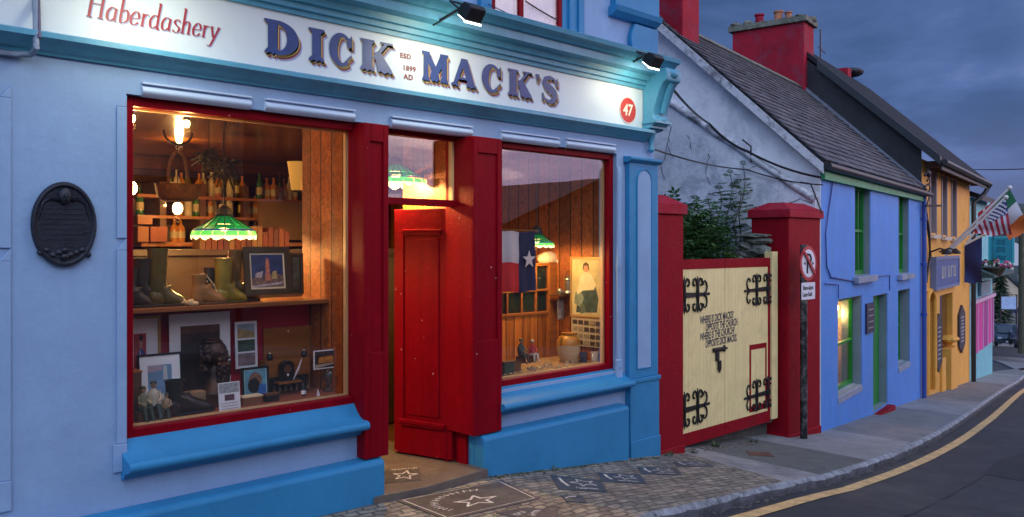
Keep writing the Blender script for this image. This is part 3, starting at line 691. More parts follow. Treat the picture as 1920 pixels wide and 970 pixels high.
# ================================================================== GATE PILLARS AND GATE
def gate_pillar(nm, label, x0, x1, y0, y1, zb, zc0, zc1, capo):
    t = thing(nm, label, 'gate pillar', ((x0 + x1) / 2, y0, zb), group=None)
    m = MB(); n = 10
    m.box(x0, x1, y0, y1, zb - .3, zc0); m.box(x0 - .012, x1 + .012, y0 - .015, y1, zb - .3, zb + .06)
    m.build('shaft', RW, t, bevel=.015)
    m = MB(); m.box(x0 - capo, x1 + capo, y0 - capo, y1 + capo, zc0, zc0 + .10); a, b = x0 - capo, x1 + capo; c, d = y0 - capo, y1 + capo; h = zc1; i = .32 * min(b - a, d - c)
    m.add([(a, c, zc0 + .1002), (b, c, zc0 + .1002), (b, d, zc0 + .1002), (a, d, zc0 + .1002), (a + i, c + i, h), (b - i, c + i, h), (b - i, d - i, h), (a + i, d - i, h)], [(0, 1, 5, 4), (1, 2, 6, 5), (2, 3, 7, 6), (3, 0, 4, 7), (4, 5, 6, 7)])
    m.build('cap', mat('red_cap_%d' % int(x0), (.36, .012, .030), .65, var=.2, vscale=5, bump=.6, bscale=30, dirt=(.22, .04, .06), dscale=5, damt=.5, spec=.15), t, bevel=.008)
    return t
gx0, gx1 = XR + .012, XY(1282, 4.98)
gate_pillar('gate_pillar', 'narrow red rendered gate pillar against the pub corner', gx0, gx1, 4.98, 5.45, hg(7.1, 5), ZY(1270, 402, 4.95), ZY(1250, 368, 5.2), .03)
px0, px1 = XY(1479, 5.0), XY(1538, 5.0)
gate_pillar('gate_pillar', 'broad red rendered gate pillar behind the parking sign', px0, px1 , 5.0, 5.52, hg(10, 5), ZY(1478, 404, 4.95) - .02, ZY(1478, 381, 5.2), .035)
Yga = 5.12
gz0, gz1 = ZY(1300, 832, Yga), ZY(1350, 486, Yga)
ga, gb = gx1 + .004, XY(1440, Yga); gm = XY(1359, Yga)
gate = thing('wooden_gate', 'cream boarded double gate with red rails and black scroll hinges', 'gate', ((ga + gb) / 2, Yga, gz0))
def boards(xa, xb):
    m = MB(); n = max(2, round((xb - xa) / .075)); w = (xb - xa) / n
    for i in range(n): 
        x = xa + i * w; m.prism([(x + .0, Yga + .03), (x + .0, Yga + .004), (x + .006, Yga), (x + w - .006, Yga), (x + w - .0, Yga + .004), (x + w, Yga + .03)], gz0 + .0, gz1 - .0, 'z')
    return m.build('leaf_boards', CR, gate)
boards(ga, gm - .004); boards(gm + .004, gb)
zr0 = ZY(1290, 808, Yga); ztr = ZY(1350, 503, Yga)
for (xa, xb) in ((ga, gm - .005), (gm + .005, gb)):
    m = MB(); m.box(xa, xb, Yga - .006, Yga - .0003, gz0 - .002, gz0 + .135); m.build('rail', RW, gate)
    m = MB(); m.box(xa, xb, Yga - .006, Yga - .0003, ztr, gz1 + .004); m.build('rail', RW, gate)
m = MB(); m.box(gb, gb + .05, Yga - .004, Yga + .04, gz0, gz1 + .002); m.build('stile', RW, gate)
m = MB(); m.box(gb + .055, gb + .19, Yga - .03, Yga + .08, gz0 + .02, ZY(1448, 472, Yga)); m.build('post', CR, gate, bevel=.006)
# wicket outlined in red in the right leaf
wu0, wu1 = XY(1405, Yga), XY(1437, Yga); wz0, wz1 = ZY(1420, 770, Yga), ZY(1420, 645, Yga); th = .03
m = MB(); m.box(wu0, wu0 + th * 1.2, Yga - .004, Yga - .0002, wz0, wz1); m.box(wu1 - th, wu1, Yga - .004, Yga - .0002, wz0, wz1); m.box(wu0 + th * 1.2, wu1 - th, Yga - .004, Yga - .0002, wz1 - .06, wz1); m.box(wu0 + th * 1.2, wu1 - th, Yga - .004, Yga - .0002, wz0, wz0 + .07)
m.build('wicket_frame', RW, gate)
def scroll(cx, cz, r, a0, turns, sgn, m, w0=.012, w1=.006):
    pts = []; rs = []
    n = 16
    for i in range(n + 1):
        t = i / n; a = a0 + sgn * t * turns * 2 * pi; rr = r * (1 - .62 * t); pts.append((cx + rr * cos(a), Yga - .010, cz + rr * sin(a))); rs.append(w0 * (1 - t) + w1 * t)
    rs[-1] = w0; m.tube(pts, rs, 6)
def hinge(xh, z, dr, slope=0.0, L_=.60, crosses=(.07, .33)):
    """strap hinge with paired scrolls; dr = direction away from the hinge side"""
    m = MB()
    def q(a, b): return (xh + dr * a, z + b + slope * a)
    m.prism([q(0, -.03), q(L_ * .92, -.016), q(L_, 0), q(L_ * .92, .016), q(0, .03)], Yga - .012, Yga - .003, 'y')
    e = q(L_, 0); m.ball((e[0], Yga - .008, e[1]), .018, .008, .018)
    for a in crosses:
        for s_ in (1, -1):
            c0 = q(a, 0); m.tube([(c0[0], Yga - .008, c0[1]), (c0[0], Yga - .010, c0[1] + s_ * .09), (c0[0], Yga - .010, c0[1] + s_ * .205)], [.022, .018, .004], 6)
            for k in (1, -1):
                cp = ((.0, .05), (.012, .11), (.026, .155), (.050, .178), (.078, .168), (.092, .135), (.084, .102), (.066, .098), (.062, .112))
                m.tube([(c0[0] + k * p[0], Yga - .010, c0[1] + s_ * p[1]) for p in cp], [.012, .012, .012, .012, .012, .011, .010, .010, .013], 6)
    c0 = q(L_ - .10, 0)
    for s_ in (1, -1):
        pts = []; rs = []
        for i in range(15):
            t = i / 14; a = radians(-70 + 250 * t); pts.append((c0[0] + dr * (.055 * sin(a * .9) + .02), Yga - .010, c0[1] + s_ * (.015 + .10 * t + .028 * sin(a * 2.1)))); rs.append(.011 - .004 * t)
        pts = [(c0[0] - dr * .0, Yga - .01, c0[1] + s_ * .005), (c0[0] + dr * .045, Yga - .01, c0[1] + s_ * .035), (c0[0] + dr * .060, Yga - .01, c0[1] + s_ * .085), (c0[0] + dr * .045, Yga - .01, c0[1] + s_ * .13), (c0[0] + dr * .015, Yga - .01, c0[1] + s_ * .15), (c0[0] - dr * .015, Yga - .01, c0[1] + s_ * .13), (c0[0] - dr * .01, Yga - .01, c0[1] + s_ * .105)]
        m.tube(pts, [.012, .011, .010, .010, .009, .008, .012], 6)
    return m.build('hinge', BK, gate, smooth=60)
gh = XY(1284, Yga); hinge(gh, ZY(1300, 553, Yga), 1, 0.0, .46, (-.02, .235)); hinge(gh, ZY(1290, 768, Yga), 1, .03, .46, (-.02, .235))
hinge(gb + .045, ZY(1440, 541, Yga), -1, -.02, .60); hinge(gb + .045, ZY(1440, 735, Yga), -1, -.02, .60)
# bolt with a hanging padlock
bz = ZY(1345, 655, Yga); bx = XY(1336, Yga)
m = MB(); m.box(bx, bx + .20, Yga - .012, Yga - .002, bz - .03, bz + .018); m.tube([(bx - .01, Yga - .018, bz), (bx + .27, Yga - .018, bz)], .014, 8); m.box(bx + .22, bx + .245, Yga - .02, Yga - .002, bz - .035, bz + .035)
bo = m.build('bolt', BK, gate)
m = MB(); m.box(bx + .05, bx + .12, Yga - .018, Yga - .004, bz - .13, bz - .031); m.prism([(bx + .09, bz - .13), (bx + .15, bz - .13), (bx + .15, bz - .22), (bx + .12, bz - .27), (bx + .09, bz - .22)], Yga - .026, Yga - .008, 'y'); m.build('padlock', BK, bo, bevel=.003)
INK = mat('dark_lettering', (.03, .028, .06), .5)
m = MB(); lx = XY(1312, Yga); base = ZY(1312, 608, Yga); sz = .115
for i, (s_, dx) in enumerate((("WHERE IS DICK MACKS?", 0), ("OPPOSITE THE CHURCH.", .11), ("WHERE IS THE CHURCH?", 0), ("OPPOSITE DICK MACKS.", .11))):
    vs, fs = text_geo(s_, sz, bold=.0035, shear=.18, sx=.565 if i % 2 == 0 else .54, space=.98)
    m.add([(lx + dx + a, Yga - .0012, base - i * .092 + b + .04 * (a + dx)) for a, b in vs], fs)
m.build('lettering', INK, gate)
m = MB(); r_ = random.Random(15)
for i in range(420):
    x = 3.6 + 14 * r_.random() ** 1.3; y = kerbY(x) - abs(r_.gauss(.015, .03)); s = r_.uniform(.004, .014); m.ball((x, y, hg(x, y) - .078 + s * .2), s * 1.8, s, s * .4, 5, 4, jit=.3)
o = m.build('gutter_grit', mat('gutter_grit', (.12, .10, .085), .9, var=.6, vscale=30), None); o['kind'] = 'stuff'
cv_ = [G(u, v, .004) for u, v in ((1398, 846), (1442, 848), (1452, 856), (1405, 854))]
m = MB(); m.add([tuple(p) for p in cv_] + [(p.x, p.y, p.z - .02) for p in cv_], [(0, 1, 2, 3), (0, 4, 5, 1), (1, 5, 6, 2), (2, 6, 7, 3), (3, 7, 4, 0)])
o = m.build('access_cover', mat('rusty_iron', (.13, .06, .045), .7, metal=.2, var=.4, vscale=12, bump=.8, bscale=60), None); tag(o, 'rusty flat access cover set in the dark pavement before the gate', 'access cover')
# ---------------------------------------------------------------- no parking sign
sp = thing('road_sign', 'round red and white no parking sign on a black pole', 'road sign', (XY(1507, 4.86), 4.86, hg(10, 4.9)))
sx_ = XY(1507, 4.86); POLE = mat('dark_pole', (.012, .012, .014), .4, dirt=(.35, .33, .33), dscale=9, damt=.5)
zt_ = ZY(1515, 462, 4.82)
m = MB(); m.tube([(sx_, 4.86, hg(10, 4.9) - .1), (sx_, 4.86, zt_ + .02)], .045, 14); m.build('pole', POLE, sp, smooth=40)
scx, scz = XY(1516, 4.79), ZY(1516, 494, 4.79); R_ = .215
SR = mat('sign_red', (.42, .02, .03), .4); SW_ = mat('sign_white', (.72, .70, .78), .45); SB_ = mat('sign_black', (.01, .012, .02), .5)
def disc(m, cx, cz, r, y0, y1, n=32, rx=1): m.prism([(cx + r * rx * cos(2 * pi * i / n), cz + r * sin(2 * pi * i / n)) for i in range(n)], y0, y1, 'y')
m = MB(); disc(m, scx, scz, R_, 4.79, 4.80); dk = m.build('disc', SR, sp)
m = MB(); disc(m, scx, scz, R_ * .80, 4.787, 4.7899); m.build('face', SW_, dk)
m = MB(); m.tube([(scx - .045, 4.785, scz - .12), (scx - .045, 4.785, scz + .11)], .013, 6)
m.tube([(scx - .045, 4.785, scz + .11)] + [(scx + .0 + .05 * sin(a), 4.785, scz + .055 + .055 * cos(a)) for a in [radians(t) for t in range(0, 181, 20)]] + [(scx - .045, 4.785, scz - 0.0)], .013, 6)
for s_ in (-1, 1): m.prism([(scx + s_ * .135, scz), (scx + s_ * .09, scz + .022), (scx + s_ * .09, scz - .022)], 4.783, 4.7868, 'y')
m.build('symbol', SB_, dk)
a = radians(-48); m = MB(); Mx = Matrix.Translation((scx, 0, scz)) @ Matrix.Rotation(radians(45), 4, 'Y'); m.box(-R_ * .86, R_ * .86, 4.764, 4.7825, -.018, .018, Mx); m.build('slash', SR, dk)
m = MB(); pz = ZY(1516, 545, 4.79); m.box(scx - .175, scx + .175, 4.79, 4.797, pz - .11, pz + .10); pt = m.build('plate', SW_, sp)
m = MB(); text_on(m, '8am-6pm', scx - .145, 4.788, pz + .012, .075, sx=.95, bold=.002); m.build('lettering', SB_, pt); m = MB(); text_on(m, 'Luan-Sath', scx - .155, 4.788, pz - .07, .075, sx=.85, bold=.002); m.build('lettering', SB_, pt)
# ================================================================== BLUE COTTAGE (rotated local frame: x along the street, y into the house)
BLU = mat('bright_blue_render', (0.075, 0.27, 0.76), .62, var=.10, vscale=1.5, bump=.7, bscale=14, dirt=(.12, .26, .58), dscale=2.0, damt=.5, fine=.06, streak=.06, foot=(-.45, (.10, .17, .32), .085))
GRN = mat('green_gloss', (.008, .22, .025), .35, var=.15)
GRD = mat('green_fascia_board', (.02, .30, .11), .45, var=.2)
REV = mat('grey_reveal', (.20, .26, .30), .6, var=.12, bump=.2, bscale=20)
SIL = mat('grey_sill', (.28, .31, .40), .7, var=.2, bump=.3)
WHR = mat('weathered_white_render', (.84, .86, .92), .7, var=.08, vscale=.8, bump=.7, bscale=10, dirt=(.30, .33, .42), dscale=1.4, damt=.55, fine=.06)
WH2 = mat('stained_white_render', (.76, .79, .88), .75, var=.15, vscale=1.1, bump=.9, bscale=9, dirt=(.22, .25, .34), dscale=2.1, damt=.7, fine=.12)
VER = mat('peeling_white_verge', (.66, .66, .72), .6, var=.1, dirt=(.12, .12, .14), dscale=4.5, damt=.95, bump=.8, bscale=18)
def slate_mat(name, c1, c2, mortar, w=.26, h=.17):
    m = brick_ground(name, c1, c2, mortar, w, h, 1.0, 3)
    t = m.node_tree; mp = [n for n in t.nodes if n.type == 'MAPPING'][0]; mp.inputs['Rotation'].default_value = (radians(-44), 0, 0)
    for n in t.nodes:
        if n.type == 'VECT_MATH': n.inputs[1].default_value = (.012, .012, 0)
        if n.type == 'TEX_BRICK': n.inputs['Mortar Size'].default_value = .008; n.inputs['Bias'].default_value = .1
    return m
SLT = slate_mat('roof_slate', (.135, .12, .14), (.055, .05, .065), (.008, .008, .010))
SLD = mat('dark_slate_hanging', (.018, .019, .027), .6, var=.4, vscale=3, bump=.9, bscale=30)
MOS = mat('mossy_stone', (.16, .16, .13), .85, var=.4, vscale=7, bump=1, bscale=20, dirt=(.05, .06, .04), dscale=6, damt=.8)
CHR = mat('red_chimney_paint', (.32, .012, .030), .7, spec=.15, var=.2, vscale=2, bump=.8, bscale=18, dirt=(.16, .05, .08), dscale=3, damt=.6)
L0 = (P0.x, P0.y, 0)
cot = thing('cottage', 'bright blue cottage with green door, slate roof and red chimneys', 'house', L0, TB, local=True)
s1 = SB(1728); zE = ZB(1545, 303); wA = 2.40; zA = ZS(1241, 36, 0.0)
print('cottage', s1, zE, zA)
def zgl(s, w=0): p = BW(s, w); return hg(p.x, p.y)
# openings: (u left, u right, v top at left, v bottom at left)
ops = []
def opening(ul, ur, vt, vb, uv=None):
    a, b = SB(ul), SB(ur); return (a, b, ZB(ul, vb), ZB(ul, vt))
o_up1 = opening(1603, 1632, 345, 519); o_up2 = opening(1685, 1704, 362, 515)
o_lo1 = opening(1571, 1616, 562, 746); o_door = opening(1637, 1664, 555, 775); o_lo2 = opening(1684, 1706, 545, 690)
print(o_up1, o_up2, o_lo1, o_door, o_lo2)
def wall_holes(m, s0, s1_, zb, zt, holes, y0, y1):
    xs_ = sorted({s0, s1_} | {h[0] for h in holes} | {h[1] for h in holes})
    for a, b in zip(xs_, xs_[1:]):
        hs = sorted([h for h in holes if h[0] <= a + 1e-6 and h[1] >= b - 1e-6], key=lambda h: h[2]); z = zb
        for h in hs: m.box(a, b, y0, y1, z, h[2]); z = h[3]
        m.box(a, b, y0, y1, z, zt)
m = MB(); wall_holes(m, 0, s1, -2.2, zE, [o_up1, o_up2, o_lo1, o_door, o_lo2], 0, .30); m.build('wall', BLU, cot)
def reveal(o, d=.295):
    m = MB(); a, b, z0, z1 = o
    m.box(b - .012, b - .001, .012, d, z0, z1); m.box(a + .001, a + .012, .012, d, z0, z1); m.box(a + .012, b - .012, .012, d, z1 - .012, z1 - .001); m.box(a + .012, b - .012, .012, d, z0 + .001, z0 + .012)
    return m.build('reveal', REV, cot)
for o in (o_up1, o_up2, o_lo1, o_door, o_lo2): reveal(o)
ROOMY = mat('lit_room', (.55, .42, .25), .8)
def sash(o, d=.24, bars=1, lit=False):
    a, b, z0, z1 = o; a += .013; b -= .013; m = MB(); f = .05
    m.box(a, a + f, d, d + .05, z0 + .013, z1 - .013); m.box(b - f, b, d, d + .05, z0 + .013, z1 - .013); m.box(a + f, b - f, d, d + .05, z0 + .013, z0 + .013 + f * 1.3); m.box(a + f, b - f, d, d + .05, z1 - .013 - f, z1 - .013)
    m.box(a + f, b - f, d, d + .04, (z0 + z1) / 2 - .02, (z0 + z1) / 2 + .02)
    if bars:
        for k in range(1, 3): x = a + f + (b - a - 2 * f) * k / 3; m.box(x - .012, x + .012, d, d + .03, z0 + f + .03, (z0 + z1) / 2 - .021); m.box(x - .012, x + .012, d, d + .03, (z0 + z1) / 2 + .021, z1 - f - .014)
    w = m.build('window', GRN, cot)
    g = MB(); g.box(a + f, b - f, d + .032, d + .036, z0 + f + .02, z1 - f - .013); g.build('glass', GLD, w)
    return w
sash(o_up1, .10); sash(o_up2, .10); sash(o_lo1, .13, 0); sash(o_lo2, .17, 0)
for o in (o_up1, o_up2):
    m = MB(); m.box(o[0] - .12, o[1] + .12, -.09, .10, o[2] - .10, o[2] - .002); m.build('sill', SIL, cot, bevel=.01)
for o in (o_lo1, o_lo2):
    m = MB(); m.prism([(-.012, o[2] - .09), (-.012, o[2] - .002), (.20, o[2] + .03), (.20, o[2] - .09)], o[0] + .002, o[1] - .002, 'x'); m.build('sill', SIL, cot)
m = MB(); a, b, z0, z1 = o_door; m.box(a + .013, b - .013, .13, .18, z0 - .1, z1 - .013); m.box(a + .10, b - .10, .12, .1299, z0 + 1.0, z1 - .25); m.box(a + .10, b - .10, .12, .1299, z0 + .2, z0 + .85)
d_ = m.build('door', GRN, cot, bevel=.005); m = MB(); m.ball((a + .12, .10, z0 + .95), .03, .03, .03); m.build('handle', BK, d_, smooth=60)
m = MB(); m.box(a - .05, b + .05, -.12, .12, z0 - .4, z0 - .02); m.build('doorstep', RW, cot, bevel=.01)
# lit room behind the lower left window, with its curtain
m = MB(); a, b, z0, z1 = o_lo1; m.box(a - .5, b + .6, .95, .97, z0 - .5, z1 + .3); m.box(b + .3, b + .32, .31, .949, z0 - .5, z1 + .3); m.build('room_wall', ROOMY, cot)
CURL = mat('warm_curtain', (.65, .52, .26), .8, var=.2, vscale=12, stretch=(8, 1, .4))
m = MB(); n = 24; 
for i in range(n + 1): x = a + .02 + (b - a) * .42 * i / n; y = .42 + .02 * sin(i * 1.1); m.v += [(x, y, z0), (x, y, z1)]
for i in range(n): m.f.append([2 * i, 2 * i + 2, 2 * i + 3, 2 * i + 1]); m.m.append(0)
m.build('curtain', CURL, cot, smooth=60)
bl = bpy.data.lights.new('room_bulb_light', 'POINT'); bl.energy = 30; bl.color = (1, .55, .17); bl.shadow_soft_size = .06
blo = bpy.data.objects.new('room_bulb_light', bl); C.objects.link(blo); p = BW(b - .05, .33, z1 - .30); blo.location = p
m = MB(); m.ball((b + .12, .40, z1 - .22), .035, .035, .045); m.tube([(b + .12, .40, z1 - .18), (b + .12, .40, z1 + .3)], .005, 5); m.build('bulb', mat('bulb_lit', (1, .8, .5), .5, emit=(1, .6, .22), estr=14), cot)
# gable, lower outshot face and roof
m = MB(); m.add([(0, .301, -1.2), (0, wA * 2 - .001, -1.2), (0, wA * 2 - .001, zE), (0, wA, zA - .06), (0, .301, zE + .25)], [(0, 1, 2, 3, 4)]); 
m.prism([(.0, -1.0), (4.8, -1.0), (4.8, zE), (2.4, zA - .05), (.0, zE - .03)], -.02, .0, 'x'); m.build('gable_wall', WHR, cot)
# thicker lower wall up to a sloping ledge
wl0, wl1 = .0, 4.0
za_, zb2 = ZS(1543, 380, 0), ZS(1238, 178, 0); wb2 = WS(1238, 0)
sl = (zb2 - za_) / wb2
m = MB(); m.prism([(.05, -1), (4.6, -1), (4.6, za_ + sl * 4.6), (.05, za_ + sl * .05)], -.08, -.0205, 'x'); m.build('lower_wall', WH2, cot)
m = MB(); n = 26
pts = [(-.07 + .012 * noise.noise(Vector((i, 0, 0))), .05 + 4.4 * i / n, za_ + sl * (.05 + 4.4 * i / n) + .02 * noise.noise(Vector((i * .7, 3, 0)))) for i in range(n + 1)]
m.tube(pts, [.055 + .02 * noise.noise(Vector((i * .9, 5, 0))) for i in range(n + 1)], 7); m.build('ledge', VER, cot, smooth=60)
m = MB(); th = .07; ov = .09; kk = (zA - zE) / wA
def rz(w): return zE + kk * w
m.prism([(-ov, rz(-ov) - .0), (wA, zA), (wA * 2 + ov, rz(-ov)), (wA * 2 + ov, rz(-ov) + th), (wA, zA + th * 1.3), (-ov, rz(-ov) + th)], -.10, s1 + .02, 'x'); m.build('roof', mat('roof_underlay', (.02, .018, .022), .8), cot)
SLS = [mat('slate_%d' % i, c, .55, var=.25, vscale=5, bump=.5, bscale=40, dirt=(.10, .11, .08), dscale=5, damt=.5) for i, c in enumerate(((.105, .095, .115), (.075, .068, .085), (.14, .125, .14), (.05, .046, .058)))]
m = MB(); r_ = random.Random(21); L_r = sqrt((wA + ov) ** 2 + (zA - rz(-ov)) ** 2); rows = 22; ew = Vector((0, (wA + ov) / L_r, (zA - rz(-ov)) / L_r)); nw = Vector((0, -ew.z, ew.y)); b0 = Vector((0, -ov, rz(-ov) + th))
for r in range(rows):
    x = -.12 - (.13 if r % 2 else 0)
    while x < s1 + .02:
        w_ = .25 * r_.uniform(.92, 1.06); x0_, x1_ = max(-.12, x + .004), min(s1 + .02, x + w_ - .004)
        if x1_ - x0_ > .03:
            d0 = L_r / rows * r - .012 + r_.uniform(-.006, .006); d1 = L_r / rows * (r + 1) + .02; h0 = .020 + r_.uniform(0, .008); h1 = .004
            m.cm = r_.choice([0, 0, 0, 1, 1, 2, 3]); P4 = [b0 + ew * d0 + nw * h0, b0 + ew * d1 + nw * h1]
            vs = [(x0_, P4[0].y, P4[0].z), (x1_, P4[0].y, P4[0].z + r_.uniform(-.003, .003)), (x1_, P4[1].y, P4[1].z), (x0_, P4[1].y, P4[1].z)]; lo_ = [(q_[0], q_[1] - nw.y * .014, q_[2] - nw.z * .014) for q_ in vs]
            m.add(vs + lo_, [(0, 1, 2, 3), (0, 4, 5, 1), (1, 5, 6, 2), (3, 7, 4, 0)])
        x += w_
m.build('slates', SLS, cot)
m = MB(); m.prism([(wA - .10, zA + th * 1.3 - .07), (wA, zA + th * 1.3 + .03), (wA + .10, zA + th * 1.3 - .07)], -.10, s1 + .02, 'x'); m.build('ridge', MOS, cot)
m = MB(); m.prism([(-ov + .02, rz(-ov) - .10), (-ov + .02, rz(-ov) + .03), (wA, zA + .04), (wA, zA - .10)], -.14, -.101, 'x'); m.build('verge', VER, cot)
m = MB(); m.box(-.02, s1 - .01, -.06, -.001, zE - .25, zE - .03); m.build('fascia_board', GRD, cot)
m = MB(); m.tube([(-.12, -ov - .03, rz(-ov) - .0), (s1 + .25, -ov - .03, rz(-ov) - .02)], .055, 10); m.build('gutter', BLK, cot, smooth=50)
# lead flashing against the taller neighbour
m = MB(); m.prism([(-ov, rz(-ov) + th + .001), (wA, zA + th * 1.3 + .002), (wA, zA + th * 1.3 + .08), (-ov, rz(-ov) + th + .06)], s1 - .10, s1 + .019, 'x'); m.build('flashing', mat('lead', (.17, .19, .25), .5, var=.2), cot)
def chimney(xa, xb, ya, yb, zb, zt, nm='chimney'):
    m = MB(); m.box(xa, xb, ya, yb, zb, zt); c = m.build(nm, CHR, cot, bevel=.02)
    return c
sc = SB(1508, 2.2)
cxa, cxb = SB(1508, wA - .15), SB(1526, wA - .15); cyb = WS(1373, cxa); zc = ZS(1508, 40, cxa); print('chim', cxa, cxb, cyb, zc)
c1 = chimney(cxa, cxb, wA - .15, cyb, zA - 1.6, zc)
m = MB(); m.box(cxa - .07, cxb + .07, wA - .22, cyb + .07, zc + .001, zc + .12); 
for i in range(26): m.ball((cxa + random.random() * (cxb - cxa), wA - .15 + (cyb - wA + .15) * i / 25, zc + .13), .16, .12, .05 + .06 * random.random(), 8, 5, jit=.2)
m.build('capping', MOS, c1)
POT = mat('terracotta_pot', (.36, .14, .07), .7, var=.3, vscale=5)
for i, y in enumerate((wA + .30, wA + .52, wA + .95)):
    m = MB(); m.lathe([(.13, 0), (.15, .04), (.12, .07), (.11, .34), (.14, .37), (.14, .42), (.10, .42)], 12, Matrix.Translation(((cxa + cxb) / 2, y, zc + .14)) @ Matrix.Diagonal((.8, .8, .62, 1)) @ Matrix.Scale(1 if i else .8, 4)); m.build('chimney_pot', POT if i < 2 else CHR, c1, smooth=40)
CRK = mat('crack_line', (.07, .08, .11), .9)
r_ = random.Random(31)
def crack(us):
    pts = []
    for (u, v), (u2, v2) in zip(us, us[1:]):
        for k in range(5):
            t = k / 5; uu, vv = u + (u2 - u) * t + r_.uniform(-2, 2), v + (v2 - v) * t + r_.uniform(-1.5, 1.5); w_ = WS(uu, -.079); pts.append((-.079, w_, ZS(uu, vv, -.079)))
    m = MB(); m.tube(pts, [.004 + .004 * r_.random() for _ in pts], 4); m.build('crack', CRK, cot)
crack([(1245, 205), (1258, 240), (1252, 270), (1262, 300)]); crack([(1252, 270), (1240, 312), (1246, 345)]); crack([(1330, 290), (1322, 325), (1335, 352)]); crack([(1290, 255), (1300, 290)]); crack([(1460, 390), (1500, 372), (1530, 385)])
chimney(.02, .62, wA - .42, wA + .35, zA - .5, zA + 1.0)
# wall sign
PLQ = mat('dark_painted_sign', (.03, .03, .07), .4, var=.3, vscale=10)
m = MB(); a = SB(1622); b = SB(1636); zz = ZB(1629, 598); m.box(a, b, -.03, -.001, zz - .22, zz + .25); wsg = m.build('name_board', PLQ, cot)
m = MB(); 
for k in range(4): m.box(a + .08, b - .08, -.034, -.0305, zz + .14 - k * .095, zz + .155 - k * .095)
m.build('lettering', mat('faded_gold_letters', (.35, .30, .26), .6), wsg)
# blue downpipe
m = MB(); xx = s1 - .07; m.tube([(xx, -.06, zE - .10), (xx, -.06, zgl(s1) + .02)], .045, 10)
for z in (zE - .6, zE - 1.5, zE - 2.5): m.tube([(xx, -.06, z - .03), (xx, -.06, z + .03)], .058, 10)
m.build('downpipe', mat('blue_pipe', (.04, .09, .33), .4), cot, smooth=40)
# wiring on the facade
def cable(nm, pts, r, mt, parent=None, sag=0.0, n=14):
    m = MB(); P_ = []
    for a, b in zip(pts, pts[1:]):
        a, b = Vector(a), Vector(b)
        for i in range(n): t = i / n; p = a.lerp(b, t); p.z -= sag * 4 * t * (1 - t); P_.append(p)
    P_.append(Vector(pts[-1])); m.tube(P_, r, 6); return m.build(nm, mt, parent, smooth=60)
BLC = mat('blue_cable', (.03, .06, .25), .5)
def fl(u, v, w=-.02): return (SB(u, w), w, ZB(u, v, w))
cable('cable', [fl(1568, 322), fl(1561, 345), fl(1553, 400), fl(1548, 440), fl(1550, 500), fl(1558, 520), fl(1605, 528)], .010, BLC, cot, n=4)
cable('cable', [fl(1632, 520), fl(1668, 516), fl(1668, 545)], .009, BLC, cot, n=4)
cable('cable', [fl(1547, 532), fl(1572, 534), fl(1572, 560)], .007, BLC, cot, n=4)
# cables across the yard
def pS(u, v, s=-.12): w = WS(u, s); p = BW(s, w, ZS(u, v, s)); return p
t_ = cable('overhead_cable', [PY(1248, 150, 5.0), pS(1330, 232), pS(1400, 283), pS(1540, 333)], .016, BLK, None, sag=.05); tag(t_, 'thick black cable sagging from the console bracket across the white gable', 'cable')
t_ = cable('overhead_cable', [PY(1229, 281, 5.0), pS(1400, 318), pS(1543, 347)], .009, BLK, None, sag=.04); tag(t_, 'thin dark wire running low across the white gable above the bush', 'cable')
t_ = cable('overhead_cable', [pS(1392, 262), pS(1408, 275), pS(1408, 305)], .012, BLK, None, n=4); tag(t_, 'short black cable hanging down the white gable above the bush', 'cable')
t_ = cable('overhead_cable', [pS(1500, 342), pS(1520, 345), pS(1532, 375), pS(1541, 400)], .011, BLK, None, n=4); tag(t_, 'black cable dropping down the gable behind the broad gate pillar', 'cable')
# ================================================================== ORANGE HOUSE
ORA = mat('orange_render', (.88, .42, .065), .65, var=.10, vscale=2, bump=.5, bscale=22, dirt=(.55, .26, .06), dscale=2.5, damt=.5, fine=.06, streak=.08)
CREAMR = mat('pale_render_trim', (.62, .52, .42), .6, var=.1)
NAV = mat('navy_paint', (.012, .02, .10), .45, var=.2)
s2 = SB(1818); og = thing('town_house', 'orange two storey pub house with navy door and blue signboard', 'house', L0, TB, local=True)
zEo = ZB(1745, 301, 0); zE2 = ZB(1812, 338, 0); zE_ = (zEo + zE2) / 2
print('orange', s2, zEo, zE2)
zEo = zE_
def op2(ul, ur, vt, vb): um = (ul + ur) / 2; return (SB(ul), SB(ur), ZB(um, vb), ZB(um, vt))
w1 = op2(1744, 1754, 318, 437); w2 = op2(1766, 1774, 328, 441); w3 = op2(1784, 1792, 336, 444)
arch = op2(1737, 1750, 545, 735); dr_ = op2(1762, 1772, 552, 712); dr2 = op2(1775, 1786, 550, 655)
dr_ = (SB(1762), SB(1786), zgl(9, 0) + .0, ZB(1772, 552))
m = MB(); wall_holes(m, s1 + .005, s2, -3.4, zEo, [w1, w2, w3, arch, dr_], 0.0, .3)
m.build('wall', ORA, og)
for o in (w1, w2, w3):
    m = MB(); a, b, z0, z1 = o; m.box(b - .012, b - .001, -.004, .22, z0, z1); m.box(a - .10, a - .001, -.02, -.001, z0 - .04, z1 + .06); m.box(b + .001, b + .08, -.02, -.001, z0 - .04, z1 + .06); m.build('reveal', mat('grey_lilac', (.28, .24, .27), .6), og)
    m = MB(); m.box(a, b, .20, .24, z0, z1); m.build('window', mat('dusky_glass', (.10, .10, .13), .12), og)
    m = MB(); m.box(a - .14, b + .12, -.10, -.021, z0 - .12, z0 - .041); m.build('sill', CREAMR, og)
m = MB(); a, b, z0, z1 = arch; m.box(a, b, .25, .28, z0 - .5, z1); m.build('door', mat('grey_recess', (.20, .20, .20), .7), og)
